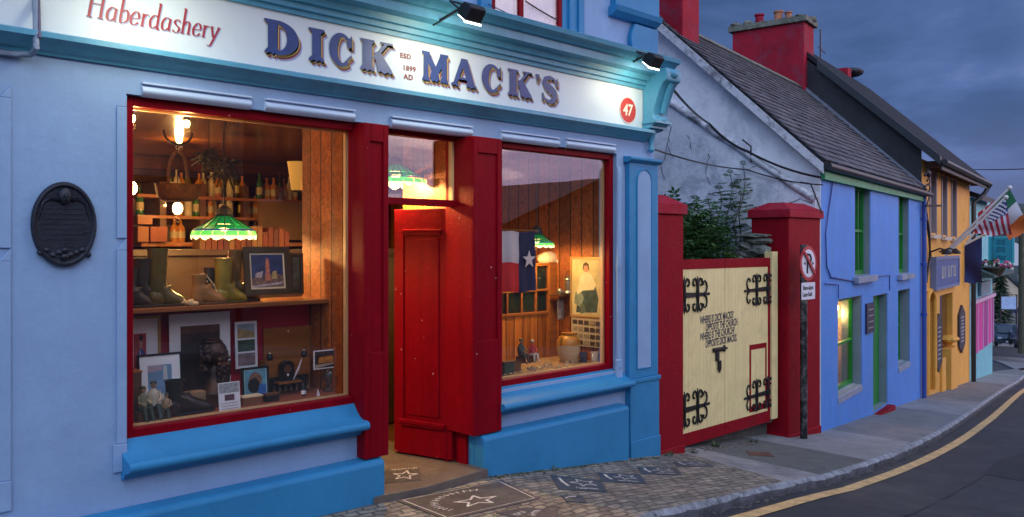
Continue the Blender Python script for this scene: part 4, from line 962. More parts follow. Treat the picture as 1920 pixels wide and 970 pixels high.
m = MB(); pts = [(a - .02, -.02, z0)] + [(a + (b - a) / 2 - ((b - a) / 2 + .02) * cos(radians(t)), -.02, z1 - .25 + .25 * sin(radians(t))) for t in range(0, 181, 20)] + [(b + .02, -.02, z0)]; m.tube(pts, .05, 6); m.build('arch_moulding', ORA, og, smooth=60)
a, b, z0, z1 = dr_; mid = SB(1774)
m = MB(); m.box(a + .002, mid, .10, .16, z0 - .8, z1 - .002); m.build('door', NAV, og)
m = MB(); m.box(mid + .001, b - .002, .12, .2, zgl(11) + .95, z1 - .002); m.build('window', mat('amber_dark_glass', (.10, .045, .02), .15), og)
m = MB(); m.box(mid + .06, b + .05, -.10, .11, -3, ZB(1784, 655, -.1)); m.ball(((mid + b) / 2 + .05, -.0, ZB(1784, 652, -.3)), .34, .2, .09, 10, 6, jit=.1); m.build('bay_base', ORA, og)
m = MB(); m.box(a + .02, a + .5, -.05, .0, zgl(9) - .5, ZB(1765, 672)); m.build('low_wall', ORA, og)
m = MB(); kk2 = .93; wA2 = 2.55; zE0_ = zEo; zEo = zE0_ + .14; zA2 = zEo + wA2 * kk2; ov2 = .34
m.prism([(-ov2, zEo - ov2 * kk2 + .10), (wA2, zA2 + .10), (wA2 * 2, zEo), (wA2 * 2, zEo + .12), (wA2, zA2 + .22), (-ov2, zEo - ov2 * kk2 + .20)], s1 - .02, s2 + .30, 'x'); m.build('roof', mat('dark_slate_roof', (.020, .022, .028), .7, spec=.15, var=.4, vscale=6, bump=.8, bscale=30), og)
m = MB(); m.prism([(0, zEo - .9), (wA2 * 2, zEo - .9), (wA2 * 2, zEo), (wA2, zA2 + .05), (0, zEo + .05)], s1 + .002, s1 + .004, 'x'); m.box(s1 + .002, s1 + .004, 0, wA2 * 2, zEo - 3.2, zEo - .901); m.build('slate_gable', SLD, og)
m = MB(); wq = 2.0; m.prism([(-ov2 - .02, zEo - ov2 * kk2 + .02), (-ov2 - .02, zEo - ov2 * kk2 + .20), (wq, zEo + wq * kk2 + .215), (wq, zEo + wq * kk2 + .03)], s1 - .16, s1 - .021, 'x'); m.box(s1 - .02, s2 + .3, -ov2 - .03, -ov2 + .0, zEo - ov2 * kk2 - .06, zEo - ov2 * kk2 + .12); m.build('barge_board', mat('dark_barge', (.015, .02, .028), .5), og)
RAF = mat('brown_rafter', (.16, .07, .04), .6)
for i in range(12): m = MB(); x = s1 + .4 + i * (s2 - s1 - .3) / 11; m.box(x, x + .08, -ov2 + .01, -.001, zEo - .30, zEo - .16); m.build('eaves_bracket', RAF, og)
m = MB(); m.tube([(s1 - .1, -ov2 - .09, zEo - ov2 * kk2 + .08), (s2 + .42, -ov2 - .09, zEo - ov2 * kk2 + .06), (s2 + .36, -.3, zEo - .5), (s2 + .03, -.09, zEo - .75), (s2 + .03, -.09, -3.2)], .06, 8); m.build('gutter', BLK, og, smooth=50)
m = MB(); m.box(s1 + 4.1, s1 + 4.45, wA2 - .1, wA2 + .2, zA2, zA2 + .34); m.build('chimney', CHR, og)
m = MB(); m.ball((s1 + 4.9, wA2, zA2 + .35), .35, .3, .12); m.build('cowl', SLD, og)
m = MB(); ax_ = s1 + 2.05; m.tube([(ax_, wA2, zA2), (ax_, wA2, zA2 + .9)], .02, 5); m.tube([(ax_ - .2, wA2, zA2 + .45), (ax_ + .4, wA2, zA2 + .4)], .012, 5); m.build('aerial', BLK, og)
for (ul, ur, vt, vb) in ((1751, 1762, 588, 698), (1795, 1806, 572, 662)):
    um = (ul + ur) / 2; a, b = SB(ul), SB(ur); z0, z1 = ZB(um, vb), ZB(um, vt); c_ = (a + b) / 2
    pl_ = [(a, z0 + .2), (c_ - .12, z0 + .06), (c_, z0), (c_ + .12, z0 + .06), (b, z0 + .2), (b, z1 - .22), (c_ + .12, z1 - .06), (c_, z1), (c_ - .12, z1 - .06), (a, z1 - .22)]
    m = MB(); m.prism(pl_, -.05, -.001, 'y'); bd = m.build('menu_board', mat('slate_board', (.02, .022, .04), .5), og)
    m = MB()
    for k in range(8): zz = z1 - .32 - k * (z1 - z0 - .6) / 7; hw = (b - a) * (.20 + .1 * random.random()); m.box(c_ - hw, c_ + hw, -.054, -.0502, zz, zz + .035)
    m.build('lettering', mat('chalky_marks', (.35, .33, .40), .7), bd)
# signboard on the orange house
a, b = SB(1757, -.12), SB(1799, -.12); z0, z1 = ZB(1778, 535, -.12), ZB(1778, 486, -.12)
sgn = thing('shop_sign', 'blue framed signboard with pale letters on the orange house', 'shop sign', L0, TB, local=True)
m = MB(); m.box(a, b, -.10, -.005, z0, z1); m.build('board', mat('sign_blue', (.05, .10, .30), .45, var=.1), sgn)
m = MB(); f = .06; m.box(a - f, a, -.12, -.005, z0 - f, z1 + f); m.box(b, b + f, -.12, -.005, z0 - f, z1 + f); m.box(a, b, -.12, -.005, z0 - f, z0); m.box(a, b, -.12, -.005, z1, z1 + f); m.build('frame', mat('pale_blue_frame', (.14, .19, .36), .5), sgn)
m = MB(); hh_ = (z1 - z0) * .42; r_ = random.Random(12)
for i in range(5):
    x = a + (b - a) * (.24 + .13 * i); w_ = (b - a) * .085
    m.box(x, x + w_ * .3, -.104, -.1005, z0 + hh_ * .7, z0 + hh_ * 1.75)
    if i != 1: m.box(x + w_ * .3, x + w_, -.105, -.1005, z0 + hh_ * (1.6 if i % 2 else .7), z0 + hh_ * (1.75 if i % 2 else .85))
    if i in (0, 2, 4): m.box(x + w_ * .75, x + w_, -.1045, -.1005, z0 + hh_ * .86, z0 + hh_ * 1.74)
m.build('lettering', mat('faded_cream_letters', (.42, .42, .36), .6), sgn)
for u in (1771, 1788):
    m = MB(); x = SB(u, -.3); m.tube([(x, -.02, z1 + .16), (x, -.22, z1 + .24), (x, -.32, z1 + .2)], .02, 6); m.lathe([(.02, .1), (.10, .02), (.10, -.02)], 10, Matrix.Translation((x, -.34, z1 + .14))); m.build('sign_lamp', BLK, sgn, smooth=40)
# wrought bracket on the corner of the orange house
brk = thing('wall_bracket', 'black wrought iron bracket under the eave of the orange house', 'bracket', L0, TB, local=True)
m = MB(); q = lambda u, v, w=-.15: (SB(u, w), w, ZB(u, v, w))
m.tube([q(1736, 386), q(1764, 386)], .022, 6); m.tube([q(1738, 386), q(1742, 370), q(1750, 362)], .014, 6); m.tube([q(1734, 330), q(1740, 318), q(1744, 330), q(1738, 340)], .018, 6); m.tube([q(1734, 350), q(1741, 345), q(1744, 355), q(1738, 362)], .02, 6); m.ball(q(1741, 325), .07, .05, .08)
m.build('ironwork', BLK, brk)
m = MB(); m.tube([q(1735, 390, -.05), q(1742, 440, -.05), q(1744, 480, -.05), q(1736, 530, -.05)], .03, 6); m.build('conduit', BLK, brk)
# ================================================================== PINK AND TEAL SHOP
TEAL = mat('turquoise_render', (.16, .48, .56), .6, var=.12, vscale=2, bump=.4)
MAGN = mat('magenta_boards', (.62, .02, .30), .5, var=.25, vscale=6, stretch=(3, 1, .4)); PUR = mat('purple_boards', (.34, .015, .25), .5, var=.2)
PNK = mat('pale_pink_trim', (.62, .42, .58), .5, var=.1)
s3 = SB(1862); ps = thing('shop_building', 'turquoise shop with magenta and purple striped front', 'shop', L0, TB, local=True)
zE3 = ZB(1818, 366); print('pink', s3, zE3)
m = MB(); m.box(s2 + .006, s3, .02, .3, -4.2, ZB(1840, 375)); m.box(s3 - .3, s3, .3, 7, -5, ZB(1840, 375) - .01); m.build('wall', TEAL, ps)
zt3 = ZB(1840, 375); m = MB(); m.prism([(-.25, zt3 - .1), (3, zt3 + 1.2), (7, zt3 - .1), (7, zt3), (3, zt3 + 1.35), (-.25, zt3 + .04)], s2 + .32, s3 - 1.2, 'x'); m.build('roof', SLD, ps)
uu = [1822.5, 1831, 1834, 1843, 1845, 1853, 1855, 1862]
za, zb3 = ZB(1840, 566), zgl(16.5) + .55
sa, sb = SB(1822), SB(1861.5)
top = lambda s: za
n = 5
edges = [SB(u) for u in (1822.5, 1832, 1842, 1851, 1857, 1861.5)]
for i in range(5):
    a, b = edges[i], edges[i + 1]
    m = MB(); m.box(a + .03, b - .03, -.01, .019, zgl(s2) + .62 + (0 if i else -.0), za); m.build('panel', (MAGN, MAGN, PUR, MAGN, PUR)[i], ps)
for i in range(6):
    a = edges[i]; m = MB(); m.box(a - .035, a + .035, -.03, .019, zgl(s2) + .60, za + .02); m.build('trim', PNK, ps)
m = MB(); m.box(sa, sb + .1, -.08, .019, za + .03, za + .13); m.build('trim', PNK, ps)
m = MB(); a, b = SB(1835), SB(1852); m.box(a, b, -.07, .0, ZB(1843, 552), ZB(1843, 528)); m.build('name_board', mat('grey_blue_board', (.14, .22, .30), .5, var=.2), ps)
m = MB(); m.prism([(-.55, ZB(1845, 515)), (-.55, ZB(1845, 512)), (.019, ZB(1845, 495)), (.019, ZB(1845, 515))], sa - .3, sb + .3, 'x'); m.build('canopy', mat('dark_green_canopy', (.02, .06, .06), .6), ps)
# hanging signboard of the shop
hs = thing('hanging_sign', 'square turquoise sign hanging over the pavement beyond the flags', 'hanging sign', L0, TB, local=True)
sH = 15.2
def pW(u, v, s=sH): w = WS(u, s); return (s, w, ZS(u, v, s))
a = pW(1857, 490); b = pW(1898, 447)
m = MB(); m.box(sH, sH + .06, b[1], a[1], a[2], b[2]); bd = m.build('board', mat('sign_turquoise', (.02, .27, .36), .45, var=.1), hs)
LTQ = mat('pale_turquoise_letters', (.05, .42, .50), .5)
m = MB(); f = .05; m.box(sH - .012, sH + .07, b[1] - f, b[1], a[2], b[2]); m.box(sH - .012, sH + .07, a[1], a[1] + f, a[2], b[2]); m.box(sH - .012, sH + .07, b[1] - f, a[1] + f, b[2], b[2] + f); m.box(sH - .012, sH + .07, b[1] - f, a[1] + f, a[2] - f, a[2]); m.build('frame', LTQ, hs)
m = MB()
for txt, zz, sz_, sx_2 in (('Craft', .72, .26, 1.0), ('& Gift', .40, .28, 1.0), ('Gallery', .08, .20, .9)):
    for i in range(6):
        y_ = a[1] - .15 - i * (a[1] - b[1] - .3) / 6; hh_ = (b[2] - a[2]) * sz_ * .8; z_ = a[2] + (b[2] - a[2]) * zz; w_ = (a[1] - b[1]) * .09
        m.box(sH - .006, sH - .001, y_ - w_ * .3, y_, z_, z_ + hh_)
        if (i + int(zz * 10)) % 3: m.box(sH - .006, sH - .001, y_ - w_, y_ - w_ * .31, z_ + (hh_ * .8 if i % 2 else 0), z_ + (hh_ if i % 2 else hh_ * .2))
m.build('lettering', mat('dark_teal_letters', (.004, .10, .17), .5), hs)
c_ = pW(1850, 440); m = MB(); m.tube([(sH + .03, .05, b[2] + .12), (sH + .03, b[1], b[2] + .12)], .03, 6); m.tube([(sH + .03, b[1] + .1, b[2] + .12), (sH + .03, b[1] + .1, b[2])], .015, 5); m.tube([(sH + .03, a[1] - .1, b[2] + .12), (sH + .03, a[1] - .1, b[2])], .015, 5); m.build('bracket', BLK, hs)
# hanging basket of flowers
fb = thing('hanging_basket', 'hanging basket of pink and white flowers under the turquoise sign', 'flower basket', L0, TB, local=True)
c_ = pW(1862, 503, 14.6)
m = MB(); m.lathe([(.02, -.28), (.2, -.2), (.3, 0), (.28, .02)], 12, Matrix.Translation(c_)); m.build('basket', mat('dark_coir', (.05, .035, .02), .8), fb)
FLP = mat('pink_petals', (.55, .12, .25), .7, var=.4, vscale=8); FLW = mat('white_petals', (.70, .66, .66), .7); FLG = mat('basket_leaves', (.03, .09, .03), .7)
for mt, nm, n in ((FLP, 'pink_flowers', 26), (FLW, 'white_flowers', 12), (FLG, 'leaves', 30)):
    m = MB()
    for i in range(n): t = random.random() * 6.28; r = .42 * sqrt(random.random()); m.ball((c_[0] + r * cos(t), c_[1] + r * 1.2 * sin(t), c_[2] + .08 + .18 * random.random() - r * .25), .05, .05, .04, 6, 4, jit=.3)
    m.build(nm, mt, fb)
m = MB(); m.tube([(c_[0], c_[1], c_[2] + .1), (c_[0], c_[1], c_[2] + .9), (c_[0], .05, c_[2] + .9)], .015, 5); m.build('chain', BLK, fb)
# ================================================================== LIGHTS OF THE PLACE
def point(nm, loc, e, colr, r=.04):
    l = bpy.data.lights.new(nm, 'POINT'); l.energy = e; l.color = colr; l.shadow_soft_size = r
    o = bpy.data.objects.new(nm, l); C.objects.link(o); o.location = loc; return o
WARM = (1.0, .52, .17)
EMW = mat('bulb_glow', (1, .75, .4), .5, emit=(1, .62, .25), estr=30)
LAMPW = mat('flood_glass', (1, 1, .95), .3, emit=(.90, 1.0, .88), estr=6)
# floodlights over the fascia
def flood(nm, label, u, v, Y, sp=60, en=14):
    p = PY(u, v, Y); t = thing(nm, label, 'floodlight', p, local=True)
    tilt = Matrix.Rotation(radians(38), 4, 'X')
    m = MB(); w = .115; tilt = tilt @ Matrix.Scale(.66, 4)
    pr = [(-.10, -.085), (.07, -.085), (.085, -.06), (.085, .02), (.05, .075), (-.04, .095), (-.10, .08)]
    m.prism([(a, b) for a, b in pr], -w, w, 'x', tilt); m.build('housing', BLK, t, bevel=.01)
    m = MB(); m.box(-w - .004, w + .004, -.105, -.08, -.100, -.086, tilt); m.box(-w * .9, w * .9, -.09, .065, -.0935, -.0855, tilt); m.build('lens', LAMPW, t)
    m = MB(); m.tube([(0, .05, .06), (-.02, 5.0 - p.y, .02 - .06)], .012, 6); m.tube([(-w - .01, 0, 0), (-w - .01, .09, .07), (w + .01, .09, .07), (w + .01, 0, 0)], .008, 5); m.build('arm', BLK, t)
    l = bpy.data.lights.new('flood_light', 'SPOT'); l.energy = en; l.color = (1.0, .98, .72); l.spot_size = radians(172); l.spot_blend = .9; l.shadow_soft_size = .18
    lo = bpy.data.objects.new('flood_light', l); C.objects.link(lo); lo.location = (p.x, p.y + .03, p.z - .13)
    d = Vector((0, .90, -.42)); lo.rotation_euler = d.to_track_quat('-Z', 'Y').to_euler()
    return t
flood('floodlight', 'black floodlight on an arm above the middle of the lettered fascia', 884, 22, 4.46)
flood('floodlight', 'black floodlight on an arm over the console bracket at the pub corner', 1224, 112, 4.58, en=11)
flood('floodlight', 'black floodlight above the left part of the fascia', 330, -60, 4.46, en=13)
t_ = cable('sign_cable', [PY(985, 2, 4.97), PY(1060, 45, 4.97), PY(1165, 97, 4.97)], .007, BLK, None, sag=.01); tag(t_, 'thin cable running down to the floodlight at the pub corner', 'cable')
t_ = cable('sign_cable', [PY(915, 8, 4.93), PY(1025, 60, 4.93)], .004, BLK, None, sag=.0); tag(t_, 'thin cable crossing the upstairs window', 'cable')
t_ = cable('wall_pipe', [PY(66, -5, 4.98), PY(68, 66, 4.88), PY(68, 90, 4.86), PY(58, 103, 4.95), PY(30, 102, 4.97), PY(-20, 96, 4.97)], .016, mat('grey_conduit', (.22, .27, .36), .5), None, n=5); tag(t_, 'grey conduit pipe bending round the string course at far left', 'pipe')
t_ = cable('wall_pipe', [PY(72, -5, 4.98), PY(74, 72, 4.86)], .010, mat('dark_conduit', (.12, .10, .16), .5), None, n=5); tag(t_, 'thin dark conduit beside the grey pipe at far left', 'pipe')
# bronze plaque
BRZ = mat('dark_bronze', (.022, .026, .04), .42, metal=.35, var=.3, vscale=9, bump=.3, bscale=60)
pc = PY(122, 421, 4.97); a_ = (XY(184, 4.97) - XY(61, 4.97)) / 2; b_ = ZY(122, 341, 4.97) - ZY(122, 421, 4.97)
plq = thing('wall_plaque', 'dark oval bronze plaque with a relief head on the pale blue wall', 'plaque', (pc.x, 4.99, pc.z), local=True)
m = MB(); R90 = Matrix.Rotation(radians(90), 4, 'X')
m.lathe([(1.0, .0), (1.0, .10), (.97, .16), (.92, .17), (.88, .12), (.86, .09), (0.0, .085)], 48, Matrix.Diagonal((a_, 1, b_, 1)) @ Matrix.Diagonal((1, .16, 1, 1)) @ R90, cap=False)
m.build('disc', BRZ, plq, smooth=35)
m = MB(); m.ball((0, -.022, b_ * .66), .035, .026, .048, 14, 10); m.ball((-.004, -.045, b_ * .655), .008, .012, .014); m.ball((0, -.036, b_ * .60), .02, .012, .02); m.ball((-.013, -.043, b_ * .675), .005, .004, .004); m.ball((.013, -.043, b_ * .675), .005, .004, .004); m.ball((0, -.02, b_ * .72), .04, .022, .03, jit=.1)
for s_ in (-1, 1):
    m.tube([(s_ * a_ * .2, -.016, b_ * .60), (s_ * a_ * .42, -.016, b_ * .62), (s_ * a_ * .66, -.014, b_ * .50), (s_ * a_ * .78, -.012, b_ * .1)], [.02, .014, .01, .006], 6)
m.build('relief_head', BRZ, plq, smooth=60)
m = MB()
for i in range(9): x = -.12 + .03 * i; m.ball((x, -.014, -b_ * .66 + .015 * sin(i * 2.1)), .018, .012, .016, 8, 6, jit=.2)
m.ball((0, -.02, -b_ * .76), .022, .014, .018); 
for k in range(7): m.box(-.11, .11, -.0165, -.0135, b_ * (.36 - k * .12), b_ * (.36 - k * .12) + .006)
m.build('relief', BRZ, plq, smooth=60)
# ================================================================== FASCIA LETTERING
Yl = Yw - .0265
LBL = mat('navy_sign_paint', (.016, .050, .19), .4, var=.2, vscale=20); LRD = mat('maroon_sign_paint', (.22, .035, .03), .45); LGD = mat('gold_sign_paint', (.62, .42, .14), .4); LSH = mat('lilac_shadow_paint', (.30, .33, .50), .6)
def arc(cx, cy, rx, ry, a0, a1, n=18): return [(cx + rx * cos(radians(a0 + (a1 - a0) * i / n)), cy + ry * sin(radians(a0 + (a1 - a0) * i / n))) for i in range(n + 1)]
def ring(cx, cy, rx, ry, ix, iy, a0, a1, shx=0, n=20):
    o = arc(cx, cy, rx, ry, a0, a1, n); i_ = arc(cx + shx, cy, ix, iy, a0, a1, n); return [[o[k], o[k + 1], i_[k + 1], i_[k]] for k in range(n)]
def serif_stem(x, w, top=True, bot=True, s=.07, y0=0, y1=1):
    P = []
    bs = [(x - s, y0 + .045), (x - s * .3, y0 - .01), (x + w * .25, y0 + .055), (x + w * .5, y0 - .03), (x + w * .75, y0 + .055), (x + w + s * .3, y0 - .01), (x + w + s, y0 + .045), (x + w + s * .7, y0 + .10), (x + w, y0 + .18)] if bot else [(x, y0), (x + w, y0)]
    ts = [(x + w, y1 - .14), (x + w + s, y1 - .055), (x + w + s, y1), (x - s, y1), (x - s, y1 - .055), (x, y1 - .14)] if top else [(x + w, y1), (x, y1)]
    P = bs + ts + ([(x, y0 + .18), (x - s * .7, y0 + .10)] if bot else [])
    return [P]
def diag(x0, y0, x1, y1, w): return [[(x0, y0), (x0 + w, y0), (x1 + w, y1), (x1, y1)]]
def L_D():
    p = serif_stem(.10, .26, s=.10) + ring(.36, .5, .60, .5, .27, .38, -90, 90); return p + [[(.30, 0), (.37, 0), (.37, .13), (.30, .13)], [(.30, .87), (.37, .87), (.37, 1), (.30, 1)]], 1.0
def L_I(): return serif_stem(.22, .52, s=.22), 1
def L_C():
    p = ring(.52, .5, .50, .52, .22, .40, 48, 312, shx=.06, n=26)
    return p + [[(.80, .60), (.98, .60), (.98, 1.0), (.90, .90), (.76, .86)], [(.80, .18), (.98, .32), (.98, .40), (.82, .27), (.70, .12)]], 1
def L_K():
    return serif_stem(.06, .28, s=.07) + diag(.34, .42, .72, .95, .12) + [[(.60, .94), (.98, .94), (.98, 1), (.60, 1)], [(.40, .60), (.56, .70), (.94, .14), (.98, .04), (.90, -.01), (.82, .05), (.72, -.03), (.60, .05), (.52, -.01), (.50, .10)]], 1
def L_M():
    return serif_stem(.06, .17, s=.06) + serif_stem(.74, .20, s=.06) + [[(.02, 1), (.26, 1), (.56, .42), (.48, .24), (.40, .26)], [(.72, 1), (.98, 1), (.60, .26), (.48, .24), (.46, .42)], [(.36, .42), (.60, .42), (.66, .12), (.54, .0), (.46, .06), (.36, .0), (.30, .12)]], 1
def L_A():
    return [[(.40, 1), (.62, 1), (.40, .52), (.24, .10), (.30, .03), (.22, -.01), (.13, .05), (.04, -.01), (.0, .08), (.10, .14)], [(.38, 1), (.64, 1), (.92, .14), (1.02, .07), (.97, -.01), (.88, .05), (.78, -.02), (.68, .05), (.60, -.01), (.60, .12), (.64, .16), (.42, .84)], [(.26, .34), (.66, .34), (.62, .26), (.24, .26)]], 1
def L_S():
    pts = [(.90, .80), (.74, .93), (.50, .97), (.26, .88), (.20, .72), (.34, .58), (.56, .50), (.76, .40), (.82, .24), (.70, .08), (.46, .02), (.24, .09), (.10, .20)]
    w = [.03, .05, .07, .10, .13, .16, .18, .16, .13, .10, .07, .05, .03]; P = []
    for i in range(len(pts) - 1):
        (x0, y0), (x1, y1) = pts[i], pts[i + 1]; d = sqrt((x1 - x0) ** 2 + (y1 - y0) ** 2); nx, ny = -(y1 - y0) / d, (x1 - x0) / d
        P.append([(x0 + nx * w[i], y0 + ny * w[i]), (x1 + nx * w[i + 1], y1 + ny * w[i + 1]), (x1 - nx * w[i + 1], y1 - ny * w[i + 1]), (x0 - nx * w[i], y0 - ny * w[i])])
        P.append([(x1 + w[i + 1] * cos(a), y1 + w[i + 1] * sin(a)) for a in [k * pi / 5 for k in range(10)]])
    return P + [[(.86, .66), (.96, .66), (.96, 1), (.88, .92), (.82, .88)], [(.06, 0), (.14, .08), (.16, .30), (.06, .34)]], 1
def L_Q(): return [[(.1, 1), (.9, 1), (.8, .6), (.3, 0), (.35, .5), (.1, .6)]], 1
zc0 = (ZY(530, 100, Yl) + ZY(1030, 196, Yl)) / 2; zc1 = (ZY(530, 38, Yl) + ZY(985, 137, Yl)) / 2
print('letters z', ZY(530, 100, Yl), ZY(1030, 196, Yl), ZY(530, 38, Yl), ZY(985, 137, Yl))
for fn, ul, ur, hs_ in ((L_D, 495, 562, 1), (L_I, 578, 609, 1), (L_C, 616, 660, 1), (L_K, 676, 737, 1), (L_M, 791, 840, 1), (L_A, 845, 893, 1), (L_C, 902, 939, 1), (L_K, 952, 998, 1), (L_Q, 1003, 1012, .28), (L_S, 1014, 1046, 1)):
    P, _ = fn(); xa, xb = XY(ul, Yl), XY(ur, Yl); zl = zc0 if hs_ == 1 else zc1 - .075; hh = (zc1 - zc0) if hs_ == 1 else .075
    par = None
    for layer, (dx, dz, y, mt, nm) in enumerate(((.030, -.036, 0, LSH, 'shadow'), (.020, -.026, .0014, LRD, 'shade'), (.011, -.015, .0028, LGD, 'rim'), (0, 0, .0042, LBL, 'letter'))):
        m = MB()
        for sub in ([(0, 0)] if layer in (0, 3) else [(0, 0), (-.008, .006), (-.018, .018)] if layer == 1 else [(0, 0), (-.006, .0)]):
            for k, poly in enumerate(P):
                pp = [(xa + (xb - xa) * a + dx + sub[0], zl + hh * b + dz + sub[1]) for a, b in poly]
                m.add([(p[0], Yl - y - .0001 * (k % 9), p[1]) for p in pp], [tuple(range(len(pp)))])
        if layer == 0: sh_ = m
        if layer == 3: main = m
        if layer == 1: s1_ = m
        if layer == 2: s2_ = m
    lt = main.build('letter', LBL, pub)
    s2_.build('rim', LGD, lt); s1_.build('shade', LRD, lt); sh_.build('shadow', LSH, lt)
# small EST text
m = MB()
for s_, u, v, sz in (('ESD', 750, 108, .052), ('1899', 755, 131, .052), ('AD', 757, 148, .055)):
    m = MB(); text_on(m, s_, XY(u, Yl), Yl - .001, ZY(u, v, Yl), sz, sx=1.05, bold=.0022, space=1.15); m.build('small_lettering', LRD, pub)
# italic serif word, drawn with a broad nib
def nib(P, strokes, w=.10, ang=25, thin=.028):
    for st in strokes:
        pts = []
        if len(st) == 2: pts = [(st[0][0] + (st[1][0] - st[0][0]) * t / 4, st[0][1] + (st[1][1] - st[0][1]) * t / 4) for t in range(5)]
        else:
            q = [st[0]] + list(st) + [st[-1]]
            for i in range(1, len(q) - 2):
                for k in range(5):
                    t = k / 5; f = lambda a, b, c, d: .5 * (2 * b + (c - a) * t + (2 * a - 5 * b + 4 * c - d) * t * t + (3 * b - a - 3 * c + d) * t ** 3)
                    pts.append((f(q[i-1][0], q[i][0], q[i+1][0], q[i+2][0]), f(q[i-1][1], q[i][1], q[i+1][1], q[i+2][1])))
            pts.append(st[-1])
        W_ = []
        for i in range(len(pts)):
            a, b = pts[max(0, i - 1)], pts[min(len(pts) - 1, i + 1)]; th = atan2(b[1] - a[1], b[0] - a[0]); W_.append((max(thin, w * abs(sin(th - radians(ang) + radians(25)))) / 2, th))
        for i in range(len(pts) - 1):
            (wa, ta), (wb, tb) = W_[i], W_[i + 1]; (x0, y0), (x1, y1) = pts[i], pts[i + 1]
            P.append([(x0 - sin(ta) * wa, y0 + cos(ta) * wa), (x1 - sin(tb) * wb, y1 + cos(tb) * wb), (x1 + sin(tb) * wb, y1 - cos(tb) * wb), (x0 + sin(ta) * wa, y0 - cos(ta) * wa)])
bowl = [(.40, .44), (.22, .50), (.05, .32), (.07, .08), (.20, 0), (.38, .10)]
GL = {'H': ([[(.10, 0), (.10, 1)], [(.62, 0), (.62, 1)], [(.10, .52), (.62, .52)], [(-.02, .015), (.24, .015)], [(.48, .015), (.76, .015)], [(-.02, .985), (.24, .985)], [(.48, .985), (.76, .985)]], .86),
 'a': ([bowl, [(.42, .48), (.41, .05), (.52, .02)]], .58), 'b': ([[(.10, 1), (.10, .1), (.22, .0), (.42, .12), (.43, .36), (.30, .50), (.10, .38)], [(.0, .98), (.12, .98)]], .54),
 'e': ([[(.06, .24), (.40, .28), (.36, .46), (.22, .50), (.05, .30), (.08, .06), (.24, .0), (.42, .12)]], .52), 'r': ([[(.10, .48), (.10, 0)], [(.10, .30), (.22, .47), (.36, .44)], [(.0, .47), (.12, .47)], [(0, .01), (.2, .01)]], .42),
 'd': ([bowl, [(.42, 1), (.42, .05), (.53, .02)], [(.32, .98), (.44, .98)]], .60), 's': ([[(.36, .42), (.22, .50), (.08, .40), (.18, .28), (.34, .18), (.30, .03), (.14, 0), (.02, .08)]], .44),
 'h': ([[(.10, 1), (.10, 0)], [(.10, .30), (.26, .49), (.40, .42), (.41, 0)], [(0, .98), (.12, .98)], [(.0, .01), (.2, .01)], [(.32, .01), (.52, .01)]], .60), 'y': ([[(.06, .48), (.20, .06)], [(.46, .48), (.20, -.12), (.08, -.30), (-.06, -.28)], [(-.02, .48), (.16, .48)], [(.36, .48), (.54, .48)]], .55)}
m = MB(); m2 = MB(); x = XY(162, Yl); zb0_ = (ZY(176, 33, Yl) + ZY(390, 72, Yl)) / 2; hh = .155; tot = sum(GL[c][1] for c in 'Haberdashery'); xe_ = XY(416, Yl); sc_ = (xe_ - x - .02) / tot; kk = 0
for c in 'Haberdashery':
    P = []; nib(P, GL[c][0], w=.12, thin=.03)
    for poly in P:
        kk += 1
        m.add([(x + (a + b * .22) * sc_, Yl - .001 - .0001 * (kk % 9), zb0_ + b * hh) for a, b in poly], [(0, 1, 2, 3)])
        m2.add([(x + (a + b * .22) * sc_ + .006, Yl - .0001 * (kk % 7), zb0_ + b * hh - .006) for a, b in poly], [(0, 1, 2, 3)])
    x += GL[c][1] * sc_
hl = m.build('script_lettering', mat('crimson_sign_paint', (.32, .018, .03), .45), pub); m2.build('shadow', LSH, hl)
# number roundel
nx_, nz_ = XY(1177, Yl), ZY(1177, 207, Yl); nr = ZY(1177, 184, Yl) - nz_
m = MB(); disc(m, nx_, nz_, nr * 1.1, Yl - .004, Yl + .001); n0 = m.build('number_disc', mat('roundel_rim', (.75, .55, .50), .5), pub)
m = MB(); disc(m, nx_, nz_, nr, Yl - .006, Yl - .0041); m.build('face', mat('roundel_red', (.50, .03, .02), .45), n0)
m = MB(); text_on(m, '47', nx_ - nr * .68, Yl - .0065, nz_ - nr * .42, nr * 1.30, sx=.92, bold=.004, shear=.12); m.build('number', mat('roundel_cream', (.80, .72, .55), .5), n0)
